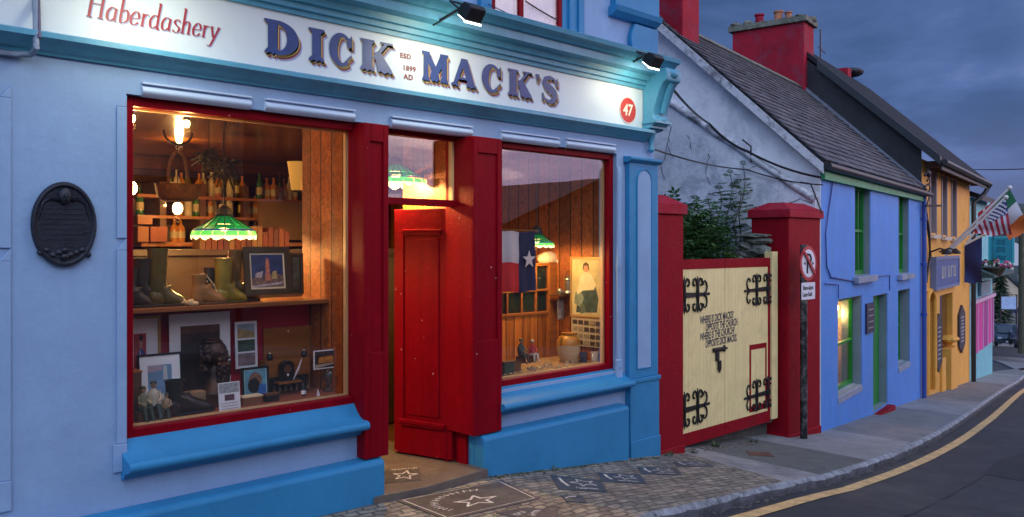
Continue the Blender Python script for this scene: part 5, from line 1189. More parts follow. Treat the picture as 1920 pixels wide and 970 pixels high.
# ================================================================== INTERIOR: LAMPS
GT = bpy.data.materials.new('green_art_glass'); GT.use_nodes = True
def artglass(nm, colr, es, roughness=.3):
    m = mat(nm, colr, roughness, var=.35, vscale=14, emit=colr, estr=es); return m
AG = artglass('green_art_glass', (.0, .26, .055), .55); AGL = artglass('bright_green_art_glass', (.10, .62, .10), 1.1); AB = artglass('blue_art_glass', (.015, .06, .22), .5); ACR = artglass('cream_art_glass', (.95, .85, .48), 1.7)
LEADM = mat('lead_came', (.03, .035, .03), .4)
def tiffany(label, loc, R=.36, hang=1.0, e=14, tw=0):
    t = thing('pendant_lamp', label, 'pendant lamp', loc, tw, None, local=True); N_ = 16; hgt = R * .46
    def seg(mb, r0, z0, r1, z1, sc=0, gap=.02):
        for i in range(N_):
            a0, a1 = 2 * pi * (i + gap) / N_, 2 * pi * (i + 1 - gap) / N_; k = 4; vs = []; 
            for j in range(k + 1):
                a = a0 + (a1 - a0) * j / k; dz = -sc * sin(pi * j / k)
                vs += [(r0 * cos(a), r0 * sin(a), z0), (r1 * cos(a), r1 * sin(a), z1 + dz)]
            mb.add(vs, [(2 * j, 2 * j + 1, 2 * j + 3, 2 * j + 2) for j in range(k)])
    m = MB(); seg(m, .05, hgt, R * .62, hgt * .40); seg(m, R * .622, hgt * .395, R * .86, hgt * .10)
    sh = m.build('lamp_shade', AG, t, smooth=30)
    m = MB(); seg(m, R * .862, hgt * .095, R * .95, -.02 * R, .0); m.build('blue_band', AB, sh)
    m = MB(); seg(m, R * .952, -.025 * R, R * 1.0, -.16 * R, .05 * R); m.build('green_band', AGL, sh)
    m = MB(); seg(m, R * 1.0, -.165 * R, R * .985, -.19 * R, .11 * R); m.build('scallop', ACR, sh)
    m = MB()
    for i in range(N_):
        a = 2 * pi * i / N_; m.tube([(.05 * cos(a), .05 * sin(a), hgt + .003), (R * .62 * cos(a), R * .62 * sin(a), hgt * .40 + .003), (R * .95 * cos(a), R * .95 * sin(a), -.007)], .004, 4)
    m.lathe([(.055, hgt - .01), (.065, hgt + .01), (.05, hgt + .05), (.02, hgt + .08)], 12); m.build('came', LEADM, sh)
    m = MB(); m.tube([(0, 0, hgt + .07), (0, 0, hgt + .07 + hang)], .006, 5); m.build('chain', BLK, t)
    m = MB(); m.ball((0, 0, .05), .045, .045, .06); m.build('bulb', EMW, t, smooth=60)
    l = point('lamp_light', (loc[0], loc[1], loc[2] - .02), e, WARM, .05)
    return t
c_ = PY(420, 432, 6.15); Rl = (XY(487, 6.15) - XY(355, 6.15)) / 2 * .86
tiffany('green stained glass pendant lamp glowing in the left shop window', (c_.x, c_.y, c_.z), Rl, max(.1, zC - c_.z - Rl * .62 - .07), 95)
c_ = PY(1006, 455, 5.60); tiffany('green stained glass pendant lamp behind the flag in the right window', (c_.x, c_.y, c_.z), .175, max(.1, zC - c_.z - .175 * .62 - .07), 42)
c_ = PY(742, 335, 5.75); tiffany('green stained glass lamp glaring behind the glass above the door', (c_.x, c_.y, c_.z), .26, max(.05, zC - c_.z - .26 * .62 - .07), 150)
def bulb(label, u, v, Y, e, r=.035):
    c = PY(u, v, Y); t = thing('light_bulb', label, 'light bulb', c, local=True)
    m = MB(); m.ball((0, 0, 0), r, r, r * 1.25, 14, 10); m.build('glass_bulb', EMW, t, smooth=60)
    m = MB(); m.tube([(0, 0, r), (0, 0, r + .05)], .018, 8); m.tube([(0, 0, r + .05), (0, 0, max(r + .06, zC - c.z))], .004, 5); m.build('flex', BLK, t)
    point('bulb_light', (c.x, c.y - .0, c.z - r * 2.2), e, WARM, .03); return t
bulb('bare glowing bulb at the left edge of the left shop window', 246, 353, 6.8, 13, .045)
bulb('bare glowing bulb left of the green pendant lamp', 333, 391, 7.7, 12, .045)
bulb('glowing bulb high under the boarded ceiling above the basket', 336, 262, 7.2, 12, .028)
bulb('bare bulb at the top left corner of the left window, just behind the glass', 247, 222, 5.25, 13, .022)
bulb('bare bulb close under the ceiling behind the window head, right of the corner bulb', 350, 232, 5.30, 13, .020)
bulb('glowing bulb high in the far right room', 620, 240, 7.6, 10, .03)
# wall light on the side
c = PY(560, 330, 6.0)
# ================================================================== INTERIOR: BAR AND SHELVES
bar = thing('back_bar', 'dark wooden back bar with shelves and arched mirrors', 'bar shelves', (3.9, 8.6, 0), local=False)
yb_ = 8.45; shz = [ZY(400, 372, yb_), ZY(400, 408, yb_) , ZY(400, 455, yb_)]
xA, xB = XY(240, yb_), XY(660, yb_)
m = MB(); m.box(xA, xB, 8.2, 8.69, shz[0] - .03, shz[0]); bs = m.build('shelf', WDP, bar)
m = MB(); m.box(xA, xB, 8.2, 8.69, shz[1] - .03, shz[1]); m.build('shelf', WDP, bar)
m = MB(); m.box(xA, xB, 8.1, 8.69, shz[2] - .04, shz[2]); m.build('shelf', WDP, bar)
for u in (300, 375, 455, 520, 570): 
    m = MB(); x = XY(u, 8.3); m.box(x - .03, x + .03, 8.22, 8.68, .9, zC - .3); m.build('upright', WDD, bar)
ARM_ = mat('old_mirror', (.10, .06, .035), .15, metal=.6)
for ul, ur in ((482, 515), (525, 558)):
    a, b = XY(ul, 8.6), XY(ur, 8.6); z0 = ZY(500, 372, 8.6); z1 = ZY(500, 335, 8.6)
    m = MB(); m.prism([(b, z0), (b, z1 - .1)] + [((a + b) / 2 + (b - a) / 2 * cos(radians(t)), z1 - .1 + .1 * sin(radians(t))) for t in range(0, 181, 20)] + [(a, z0)], 8.62, 8.64, 'y'); m.build('mirror', ARM_, bar)
m = MB(); a, b = XY(486, 8.1), XY(566, 8.1); m.box(a, b, 8.1, 8.14, ZY(520, 450, 8.1), ZY(520, 380, 8.1)); m.build('panel', mat('olive_brown_panel', (.17, .09, .03), .5, var=.3), bar)
m = MB(); m.box(1.3, 6.2, 7.0, 7.5, .05, ZY(400, 468, 7.0) - .05); m.box(1.3, 6.2, 6.93, 7.56, ZY(400, 468, 7.0) - .05, ZY(400, 468, 7.0)); ctr = m.build('bar_counter', mat('counter_wood', (.035, .013, .006), .5, var=.3, vscale=5), None); tag(ctr, 'long dark wooden counter across the room behind the boots', 'counter')
# bottles: four kinds, copied
GB = [glass_mat('bottle_green_glass', (.25, .5, .2), 1, .08), mat('amber_bottle', (.42, .16, .03), .12, coat=.5), mat('dark_bottle', (.03, .03, .02), .1, coat=.5), mat('clear_bottle', (.50, .42, .28), .1, coat=.5)]
LABM = mat('bottle_label', (.42, .34, .18), .6, var=.2)
def mk_bottle(k, mt, label):
    t = thing('bottle', label, 'bottle', (0, 0, 0), group='bottles along the bar shelves', local=True)
    h = (.28, .24, .30, .26)[k]; r = (.038, .045, .036, .04)[k]
    m = MB(); m.lathe([(r * .9, 0), (r, .01), (r, h * .58), (r * .75, h * .68), (r * .34, h * .76), (r * .30, h * .97), (r * .40, h * .975), (r * .38, h)], 10); m.build('glass_body', mt, t, smooth=50)
    m = MB(); m.lathe([(r * 1.02, h * .18), (r * 1.02, h * .45)], 10, cap=False); m.build('label', LABM, t, smooth=50)
    return t
kinds = [mk_bottle(0, mat('green_bottle', (.03, .12, .03), .12, coat=.5), 'small green bottle with a pale label on the bar shelves'), mk_bottle(1, GB[1], 'squat amber bottle with a pale label on the bar shelves'), mk_bottle(2, GB[2], 'tall dark bottle with a pale label on the bar shelves'), mk_bottle(3, GB[3], 'clear straw coloured bottle with a pale label on the bar shelves')]
used = [False] * 4
def place_b(x, y, z, k):
    if not used[k]: kinds[k].location = (x, y, z); used[k] = True
    else: dup(kinds[k], (x, y, z), random.random() * 6)
rb = random.Random(4)
for z_, u0, u1, st_ in ((shz[0], 318, 462, 11), (shz[0], 484, 556, 9), (shz[1], 262, 350, 14), (shz[1], 352, 480, 12), (shz[2], 326, 480, 10.5)):
    u = u0
    while u < u1:
        if rb.random() < .88: place_b(XY(u, 8.33), 8.33 + rb.uniform(-.03, .05), z_ + .001, rb.choice([0, 1, 1, 2, 3, 3]))
        u += st_ * rb.uniform(.8, 1.25)
# cardboard boxes and books on the low shelf
CARD = mat('cardboard_orange', (.20, .075, .025), .7, var=.2); CARD2 = mat('cardboard_red', (.17, .04, .015), .7, var=.2)
for i, (ul, ur, vt, vb, rot, lab) in enumerate(((262, 283, 430, 452, .1, 'tilted brown cardboard box at the left end of the bar shelf'), (286, 318, 433, 455, 0, 'wide orange cardboard box on the bar shelf left of the bottles'), (262, 290, 420, 431, .12, 'flat orange box lying on top of the tilted box'))):
    a = PY(ul, vb, 8.0); b = PY(ur, vt, 8.0); m = MB(); zb_1 = shz[2] if i < 2 else a.z; m.box(a.x, b.x, 8.05, 8.3, shz[2] + (.002 if i < 2 else .17), shz[2] + (.15 if i < 2 else .25)); o = m.build('storage_box', CARD if i != 1 else CARD2, None, bevel=.004); tag(o, lab, 'box')
for i in range(16):
    x = XY(366, 7.3) + i * .055; m = MB(); h = rb.uniform(.16, .22); zb_1 = ZY(400, 468, 7.0); m.box(x, x + .048, 7.2, 7.36, zb_1 + .001, zb_1 + h); o = m.build('book', mat('book_%d' % i, rb.choice([(.16, .025, .01), (.20, .05, .015), (.10, .02, .01), (.24, .11, .04)]), .6), None); tag(o, 'red brown book standing in the row on the counter', 'book', 'books in a row on the counter')
# hanging basket in the window
def basket():
    Y = 6.3; c = PY(334, 350, Y); t = thing('wicker_basket', 'round handled wicker basket hanging under the boarded ceiling', 'basket', (c.x, c.y, c.z - .14), local=True)
    BAS = mat('wicker', (.13, .065, .025), .8, var=.4, vscale=30, bump=1, bscale=50)
    m = MB(); m.lathe([(.11, .03), (.15, .06), (.165, .145), (.17, .155), (.155, .15), (.13, .05)], 18); m.build('bowl', BAS, t, smooth=50)
    m = MB(); m.tube([(.14 * cos(radians(a)) * .55, 0, .15 + .26 * sin(radians(a))) for a in range(0, 181, 12)], .014, 6); m.build('handle', BAS, t, smooth=50)
    m = MB(); m.tube([(.11 * cos(radians(a)), 0, .56 - .10 * sin(radians(a))) for a in range(0, 181, 15)], .009, 6); m.tube([(0, 0, .41), (0, 0, zC - c.z + .14)], .004, 5); m.build('hook', BLK, t, smooth=50)
basket()
# dried plants and hats hanging at the ceiling
def hang(u, v, Y, r, lab, nm='dried_plant', cat='dried plant', n=46, mt=None):
    c = PY(u, v, Y); t = thing(nm, lab, cat, c, local=True); m = MB(); r_ = random.Random(int(u))
    for i in range(n):
        a, b, l = r_.uniform(0, 6.28), r_.uniform(-.9, 1.2), r * r_.uniform(.5, 1); p1 = Vector((cos(a) * cos(b), sin(a) * cos(b), -sin(b))) * l; m.tube([(0, 0, 0), p1 * .5 + Vector((0, 0, .02)), p1], [.004, .005, .012 * r / .2], 4)
    m.ball((0, 0, 0), r * .45, r * .4, r * .4, 10, 7, jit=.2); m.build('stems', mt or mat('dry_dark_leaves', (.04, .03, .015), .8), t)
    m = MB(); m.tube([(0, 0, 0), (0, 0, zC - c.z)], .004, 4); m.build('string', BLK, t)
hang(392, 296, 6.6, .17, 'bunch of dark dried plants hanging right of the basket'); hang(420, 318, 6.9, .20, 'larger tangle of dried twigs above the green lamp'); hang(432, 218, 6.0, .12, 'small dried bunch just under the ceiling at the window top')
# cup shaped wall lamp
c = PY(557, 330, 5.9); t = thing('wall_lamp', 'yellow cup shaped lamp shade against the dark boards', 'wall lamp', c, local=True)
m = MB(); m.lathe([(.040, -.115), (.045, -.11), (.075, .10), (.078, .11), (.07, .10)], 18, cap=False); m.build('lamp_shade', mat('yellow_shade', (.50, .28, .06), .5, emit=(.6, .33, .06), estr=.5), t, smooth=50)
m = MB(); m.lathe([(.034, -.125), (.042, -.116)], 12); m.tube([(0, 0, -.1), (.1, .0, -.13), (.19, 0, -.12)], .01, 6); m.build('bracket', BLK, t, smooth=50)
# ================================================================== LEFT WINDOW: THINGS ON THE SHELF
def boot(label, u, vt, vb, Y, colr, L_=.26, sh_r=.065, rot=0.0, low=False, lace=False, group=None, dark=.3):
    Yy = Y; x = XY(u, Yy); z0 = zSh + .001 if vb is None else vb; zt_b = ZY(u, vt, Yy); hgt = zt_b - z0
    t = thing('boot', label, 'boot', (x, Yy, z0), rot, group, local=True)
    M_ = mat('leather_' + str(int(u)), colr, .38, var=.25, vscale=9, bump=.25, bscale=40, coat=.15)
    m = MB(); rr = sh_r
    # body: rings from the shaft down, swinging into the foot; x forward
    secs = []
    for k in range(9):
        f = k / 8; z = hgt - (hgt - .13) * f; secs.append(((0 - .004 * f, 0, z), rr * (1 - .18 * f), rr * (.9 - .12 * f), 0))
    n = 16; vs = []; fs = []
    for (c, ra, rb_, tl) in secs:
        for j in range(n):
            a = 2 * pi * j / n; vs.append((c[0] + ra * cos(a), c[1] + rb_ * sin(a), c[2]))
    foot = [(.012, .105, .075, .055, 24), (.035, .085, .082, .05, 45), (.075, .065, .06, .046, 65), (.12, .052, .05, .046, 80), (.16, .043, .042, .048, 88), (.20, .036, .034, .044, 92), (.232, .028, .022, .028, 95)]
    for (cx_, cz_, ra, rb_, tl) in foot:
        tr_ = radians(tl)
        for j in range(n):
            a = 2 * pi * j / n; px = ra * cos(a); pz = px * sin(tr_); pxx = px * cos(tr_)
            vs.append((cx_ * L_ / .26 + pxx, rb_ * sin(a) * (.85), max(.014, cz_ + pz)))
    K = len(vs) // n
    for i in range(K - 1):
        for j in range(n): jj = (j + 1) % n; fs.append((i * n + j, i * n + jj, (i + 1) * n + jj, (i + 1) * n + j))
    fs.append(tuple(range((K - 1) * n, K * n)))
    m.add(vs, fs)
    # heel counter
    m.ball((-.012, 0, .06), rr * .92, rr * .78, .07, 12, 8); m.build('upper', M_, t, smooth=60)
    m = MB(); so = [(-.072, -.03), (-.06, -.045), (.02, -.042), (.08, -.038), (.15, -.046), (.22, -.036), (.255, 0), (.22, .036), (.15, .046), (.08, .038), (.02, .042), (-.06, .045), (-.072, .03)]
    m.prism([(a * L_ / .26, b) for a, b in so], .0, .017, 'z'); m.box(-.07, .0, -.04, .04, 0, .026); m.build('sole', mat('sole_%d' % int(u), tuple(c * dark for c in colr), .7), t, bevel=.003)
    m = MB(); m.lathe([(rr * 1.03, hgt - .012), (rr * 1.05, hgt + .001), (rr * .93, hgt + .001), (rr * .9, hgt - .03)], 16, Matrix.Diagonal((1, .9, 1, 1)), cap=False); m.build('cuff', M_, t, smooth=50)
    if lace:
        m = MB()
        for k in range(5): z = .10 + k * .025; xx = .065 - k * .012; m.tube([(xx, -.03, z), (xx + .012, 0, z + .008), (xx, .03, z)], .004, 5)
        m.tube([(.03, -.03, .2), (.07, -.05, .14), (.10, -.055, .08)], .003, 5); m.build('lace', mat('pale_lace', (.6, .5, .3), .7), t)
    return t
gb_ = None
boot('short dark wellington boot at the left edge of the shelf', 244, 503, None, 5.42, (.035, .03, .022), .15, .048)
boot('tall dark wellington boot between the short one and the big olive one', 268, 485, None, 5.44, (.03, .026, .022), .18, .060)
boot('big tall olive wellington boot in the middle of the shelf', 296, 466, None, 5.42, (.085, .070, .018), .19, .064)
boot('laced tan ankle boot on the shelf right of the baby shoes', 374, 515, None, 5.42, (.30, .15, .04), .19, .050, lace=True)
boot('small dark boot behind the tan ankle boot', 394, 502, None, 5.50, (.03, .028, .024), .16, .040)
boot('olive green wellington boot under the green lamp', 419, 484, None, 5.44, (.22, .17, .018), .18, .062)
boot('brown wellington boot beside the leaning picture', 442, 470, None, 5.50, (.10, .06, .02), .19, .050)
for i, (u, v) in enumerate(((343, 0), (352, 0))):
    x = XY(u, 5.40); t = thing('baby_shoe', ('striped cream baby shoe, the left of the pair by the olive boot', 'striped cream baby shoe, the right of the pair by the tan boot')[i], 'shoe', (x, 5.40 - .05 * i, zSh + .001), .2 - i * .3, local=True)
    m = MB(); m.ball((0, 0, .022), .026, .018, .024, 10, 8); m.ball((.028, 0, .015), .024, .017, .015, 10, 8); m.build('upper', mat('cream_leather_%d' % i, (.62, .45, .22), .5, var=.3, vscale=40), t, smooth=60)
    m = MB(); m.box(-.024, .05, -.014, .014, 0, .004); m.build('sole', WDD, t)
# ------------------------------------------------------------------ framed pictures
def frame_pic(nm, label, cat, ctr, w, h, fcol, mcol, art, fw=.02, mw=.04, lean=0.0, yaw=0.0, th=.018, group=None):
    t = thing(nm, label, cat, ctr, yaw, group, local=True); M_ = Matrix.Rotation(-lean, 4, 'X')
    W2, H2 = w / 2, h / 2
    if fcol is not None:
        m = MB(); m.box(-W2, -W2 + fw, -th, 0, -H2, H2, M_); m.box(W2 - fw, W2, -th, 0, -H2, H2, M_); m.box(-W2 + fw, W2 - fw, -th, 0, -H2, -H2 + fw, M_); m.box(-W2 + fw, W2 - fw, -th, 0, H2 - fw, H2, M_); m.build('frame', fcol, t, bevel=.002)
    m = MB(); g = fw if fcol is not None else 0; m.box(-W2 + g, W2 - g, -.010, -.004, -H2 + g, H2 - g, M_); m.build('mount', mcol, t)
    mw_ = mw if isinstance(mw, tuple) else (mw, mw, mw, mw)
    x0, x1, z0, z1 = -W2 + g + mw_[0], W2 - g - mw_[1], -H2 + g + mw_[2], H2 - g - mw_[3]
    mats = []; m = MB(); 
    for k, (poly, mt) in enumerate(art):
        if mt not in mats: mats.append(mt)
        m.cm = mats.index(mt); yy = -.0105 - .0004 * k
        m.add([(x0 + (x1 - x0) * a, yy, z0 + (z1 - z0) * b) for a, b in poly], [tuple(range(len(poly)))], M_)
    m.build('picture', mats, t); return t
def P_(c, n=None, v=.4, s=20): return mat(n or 'tint', c, .5, var=v, vscale=s)
full = [(0, 0), (1, 0), (1, 1), (0, 1)]
def ell(cx, cy, rx, ry, n=14): return [(cx + rx * cos(2 * pi * i / n), cy + ry * sin(2 * pi * i / n)) for i in range(n)]
GILT = mat('gilt_frame', (.42, .25, .08), .35, metal=.3, var=.2); BLF = mat('black_frame', (.012, .014, .014), .35); WMT = mat('white_mount', (.74, .74, .78), .6); CMT = mat('cream_mount', (.70, .58, .38), .6)
DKF = mat('dark_olive_frame', (.045, .032, .012), .4, var=.2); SKN = mat('painted_skin', (.42, .22, .15), .6, var=.2, vscale=30)
def ctrp(ul, ur, vt, vb, Y):
    a, b = PY(ul, (vt + vb) / 2, Y), PY(ur, (vt + vb) / 2, Y); um = (ul + ur) / 2; return Vector(((a.x + b.x) / 2, Y, (ZY(um, vt, Y) + ZY(um, vb, Y)) / 2)), b.x - a.x, ZY(um, vt, Y) - ZY(um, vb, Y)
DUSK = P_((.02, .04, .12), 'night_blue', .6, 25)
c, w, h = ctrp(456, 543, 463, 554, 5.46)
frame_pic('framed_picture', 'framed night painting of a town with a tower, leaning on the shelf', 'picture', c, w, h, DKF, CMT, [(full, DUSK), ([(0, 0), (1, 0), (1, .35), (.7, .42), (.4, .36), (0, .28)], P_((.16, .10, .08), 'town_mud', .7, 40)), ([(.42, .2), (.58, .2), (.56, .8), (.50, .92), (.45, .8)], P_((.45, .16, .10), 'tower_red', .5, 60)), ([(.6, .25), (.8, .25), (.78, .5), (.66, .48)], P_((.42, .30, .12), 'lit_walls', .5, 50)), ([(.1, .3), (.3, .3), (.36, .5), (.12, .44)], P_((.35, .33, .36), 'pale_roofs', .5, 50)), ([(0, 0), (.9, .08), (1, .16), (0, .05)], P_((.4, .36, .38), 'wet_road', .5, 60))], .045, .012, .12)
c, w, h = ctrp(540, 567, 475, 552, 5.56)
frame_pic('framed_picture', 'dark olive framed picture tucked behind the night painting', 'picture', c, w, h, DKF, BLF, [(full, P_((.05, .07, .05), 'murky_green', .8, 20))], .02, .01, .05)
c, w, h = ctrp(232, 300, 593, 712, 5.585)
frame_pic('framed_picture', 'gilt framed portrait of a dark haired person in blue on red', 'picture', c, w, h, GILT, WMT, [(full, P_((.36, .03, .035), 'red_ground', .4, 10)), ([(.2, 0), (.95, 0), (.9, .45), (.7, .58), (.45, .58), (.25, .4)], P_((.02, .035, .18), 'blue_coat', .4, 12)), (ell(.58, .74, .14, .16), SKN), (ell(.58, .88, .16, .09), BLF), ([(.5, .25), (.58, .25), (.52, .56), (.47, .5)], P_((.6, .5, .5), 'sash_pale', .2, 9))], .018, (.04, .075, .05, .095), .02)
c, w, h = ctrp(317, 431, 587, 775, 5.57)
frame_pic('framed_picture', 'large white mounted print with a dark brown centre behind the bust', 'picture', c, w, h, None, WMT, [(full, P_((.035, .02, .014), 'brown_print', .6, 8)), ([(0, .9), (1, .9), (1, 1), (0, 1)], P_((.10, .04, .02), 'brown_top', .5, 8))], .0, (.075, .075, .1, .085), .03)
c, w, h = ctrp(257, 341, 663, 762, 5.44)
frame_pic('framed_picture', 'black framed pale print with a blue rectangle in the lower left corner', 'picture', c, w, h, BLF, mat('white_mount_2', (.82, .84, .88), .5), [(full, P_((.16, .30, .48), 'sea_blue', .3, 6)), ([(0, .75), (.6, .8), (.6, 1), (0, 1)], P_((.42, .34, .42), 'pink_sky', .2, 6)), ([(.62, .5), (.82, .45), (.8, .95), (.66, .95)], P_((.5, .55, .6), 'white_sail', .2, 6))], .014, (.05, .055, .07, .06), .10)
c, w, h = ctrp(440, 481, 603, 690, 5.56)
LND = P_((.35, .25, .12), 'sandy_land', .4, 20)
frame_pic('photo_card', 'upright white card with three landscape photographs', 'picture', c, w, h, None, WMT, [([(0, .66), (1, .66), (1, 1), (0, 1)], P_((.28, .33, .38), 'grey_sky', .3, 10)), ([(0, .66), (1, .66), (1, .80), (.5, .86), (0, .9)], LND), ([(0, .34), (1, .34), (1, .62), (0, .62)], P_((.04, .08, .05), 'dark_green_land', .5, 14)), ([(0, 0), (1, 0), (1, .3), (0, .3)], P_((.22, .16, .17), 'mauve_land', .5, 14))], 0, .018, .05)
c, w, h = ctrp(452, 503, 688, 748, 5.32)
frame_pic('framed_picture', 'black framed card with a bearded face on pale teal, lower middle', 'picture', c, w, h, BLF, mat('teal_mount', (.35, .60, .68), .5), [(full, P_((.10, .28, .36), 'teal_ground', .4, 20)), (ell(.5, .62, .32, .3), P_((.20, .09, .06), 'ruddy_face', .5, 40)), (ell(.42, .4, .3, .3), BLF), ([(.55, 0), (1, 0), (1, .4), (.7, .45)], P_((.03, .13, .40), 'blue_collar', .3, 20))], .016, .008, .08)
c, w, h = ctrp(587, 632, 656, 691, 5.28)
frame_pic('photograph', 'white bordered glowing street photograph beside the window post', 'photograph', c, w, h, None, WMT, [(full, P_((.04, .018, .008), 'night_brown', .5, 14)), ([(.15, .3), (.85, .3), (.8, .7), (.2, .65)], P_((.55, .20, .03), 'amber_lights', .7, 60)), ([(0, 0), (1, .2), (1, .28), (0, .22)], P_((.4, .3, .22), 'pale_kerb', .2, 14))], 0, .008, 0)
c, w, h = ctrp(409, 449, 717, 776, 5.20)
frame_pic('standing_card', 'small white printed card standing at the front of the window', 'card', c, w, h, None, mat('card_white', (.72, .72, .76), .6), [([(.0, .68), (1, .68), (1, 1), (0, 1)], P_((.30, .32, .34), 'card_grey', .5, 40)), ([(.25, .42), (.75, .42), (.75, .62), (.25, .62)], P_((.10, .04, .06), 'card_dark', .5, 60))] + [([(.08, .32 - .09 * k), (.92, .32 - .09 * k), (.92, .345 - .09 * k), (.08, .345 - .09 * k)], P_((.3, .3, .34), 'print_line', .1, 9)) for k in range(4)], 0, .006, .12)
# ------------------------------------------------------------------ bust of a bearded man
zF = .801
c = PY(402, 700, 5.40); bu = thing('bust', 'dark bronze bust of a bearded person in a swept cap', 'bust', (c.x, 5.40, ZY(402, 735, 5.40)), radians(-50), local=True); sb_ = (ZY(402, 632, 5.4) - ZY(402, 735, 5.4)) / .36
BRB = mat('bust_bronze', (.045, .020, .012), .38, metal=.4, var=.5, vscale=12, bump=.6, bscale=40)
m = MB(); MS = Matrix.Scale(sb_, 4)
m.lathe([(.002, .19), (.045, .17), (.05, .13), (.052, .10), (.075, .06), (.11, .02), (.12, 0)], 20, MS @ Matrix.Diagonal((.95, .9, 1, 1)))
m.ball((-.005, 0, .262), .088, .070, .085, 18, 12, MS); m.ball((.045, 0, .215), .045, .045, .06, 14, 10, MS); m.ball((.062, 0, .262), .028, .05, .016, 12, 8, MS)
m.ball((.092, 0, .228), .018, .012, .014, 8, 6, MS); m.ball((.084, 0, .242), .014, .009, .024, 8, 6, MS); m.ball((.085, 0, .200), .012, .02, .006, 8, 6, MS)   # nose and brow
for s_ in (-1, 1): m.ball((.066, s_ * .03, .252), .016, .014, .008, 8, 6, MS); m.ball((.0, s_ * .078, .225), .018, .010, .028, 8, 6, MS); m.ball((.055, s_ * .038, .215), .02, .018, .02, 8, 6, MS)
m.build('head', BRB, bu, smooth=60)
m = MB(); r_ = random.Random(9)
for i in range(60): a = r_.uniform(-1.3, 1.3); z = r_.uniform(.07, .185); rr = .062 * (1 - (.185 - z) * 2.0); m.ball((.035 + rr * cos(a), rr * sin(a) * .85, z), .018, .016, .022, 6, 5, MS, jit=.2)
for i in range(60): a = r_.uniform(1.7, 4.6); z = r_.uniform(.14, .30); rr = .085; m.ball((rr * cos(a), rr * sin(a) * .85, z), .02, .018, .022, 6, 5, MS, jit=.2)
m.build('beard_and_hair', BRB, bu, smooth=60)
m = MB(); m.ball((-.02, 0, .330), .070, .060, .022, 14, 8, MS); m.build('cap', BRB, bu, smooth=60)
m = MB(); cc = bu.location; m.box(cc.x - .10, cc.x + .10, 5.33, 5.52, zF, cc.z - .001); o = m.build('wooden_plinth', WDD, None, bevel=.004); tag(o, 'brown wooden block under the bronze bust', 'plinth')
# boxes
TANB = mat('tan_box', (.32, .20, .10), .6, var=.15); BRNB = mat('brown_box', (.13, .055, .025), .5, var=.2)
def boxthing(nm, lab, cat, ul, ur, vt, vb, Y, mt, d=.1, z0=None, lid=None):
    a, b = PY(ul, vb, Y), PY(ur, vt, Y); t = thing(nm, lab, cat, ((a.x + b.x) / 2, Y, z0 if z0 is not None else zF))
    m = MB(); zt__ = ZY((ul + ur) / 2, vt, Y); m.box(a.x, b.x, Y, Y + d, (z0 if z0 is not None else zF) + .0005, zt__ - (.012 if lid else 0)); m.build('carcass', mt, t, bevel=.003)
    if lid: m = MB(); m.box(a.x - .004, b.x + .004, Y - .004, Y + d + .004, zt__ - .0115, zt__); m.build('lid', lid, t, bevel=.002)
    return t
boxthing('cardboard_box', 'tan box between the black boot and the wooden block', 'box', 352, 386, 735, 768, 5.30, TANB, .08)
boxthing('wooden_crate', 'dark wooden crate at the left edge of the window floor', 'crate', 226, 266, 697, 768, 5.24, BRNB, .12, lid=WDP)
boxthing('small_box', 'small cream box lying in front of the teal card', 'box', 456, 492, 742, 755, 5.22, CARD, .06, lid=CMT)
boxthing('dark_box', 'small dark tin right of the cream box', 'tin', 500, 524, 738, 754, 5.24, BLF, .05, lid=BRNB)
t = boxthing('writing_desk', 'brown wooden box with a raised lid and open front', 'wooden box', 500, 582, 674, 742, 5.46, WDP, .12)
a, b = PY(498, 0, 5.56), PY(586, 0, 5.56); m = MB(); z0 = ZY(540, 676, 5.56); z1 = ZY(540, 614, 5.56); m.box(a.x, b.x, 5.585, 5.60, z0, z1); m.build('raised_lid', WDP, t, bevel=.003)
m = MB(); m.ball(((a.x + b.x) / 2, 5.578, z1 - .03), .008, .006, .008); m.build('knob', CMT, t)
a, b = PY(506, 0, 5.455), PY(578, 0, 5.455); m = MB(); m.box(a.x, b.x, 5.452, 5.459, zF + .01, ZY(540, 705, 5.455)); m.build('dark_front', BLF, t)
m = MB()
for i in range(7): x = a.x + .02 + i * (b.x - a.x - .04) / 6; m.lathe([(.009, 0), (.012, .01), (.006, .03), (.012, .045)], 8, Matrix.Translation((x, 5.43, zF + .02)))
o = m.build('small_pegs', BRNB, t)
# small clock on the box
t = thing('mantel_clock', 'small black arched clock standing on the wooden box', 'clock', (XY(537, 5.42), 5.42, ZY(537, 714, 5.42)), local=True)
hh_ = ZY(537, 676, 5.42) - ZY(537, 714, 5.42); m = MB(); m.prism([(-.055, 0), (.055, 0), (.055, hh_ * .7)] + [(.055 * cos(radians(q_)), hh_ * .7 + hh_ * .3 * sin(radians(q_))) for q_ in range(20, 161, 20)] + [(-.055, hh_ * .7)], -.02, .02, 'y'); m.build('case', BLF, t, bevel=.003)
m = MB(); disc(m, 0, hh_ * .6, .03, -.024, -.0205, 20); m.build('dial', BRNB, t); m = MB(); m.ball((0, -.024, hh_ * .3), .008, .004, .01); m.build('knob', WMT, t)
m = MB(); xx = XY(537, 5.44); m.box(xx - .09, xx + .09, 5.38, 5.459, ZY(537, 714, 5.42) - .016, ZY(537, 714, 5.42) - .0005); o = m.build('small_shelf', WDP, None); tag(o, 'narrow wooden ledge under the black clock', 'ledge')
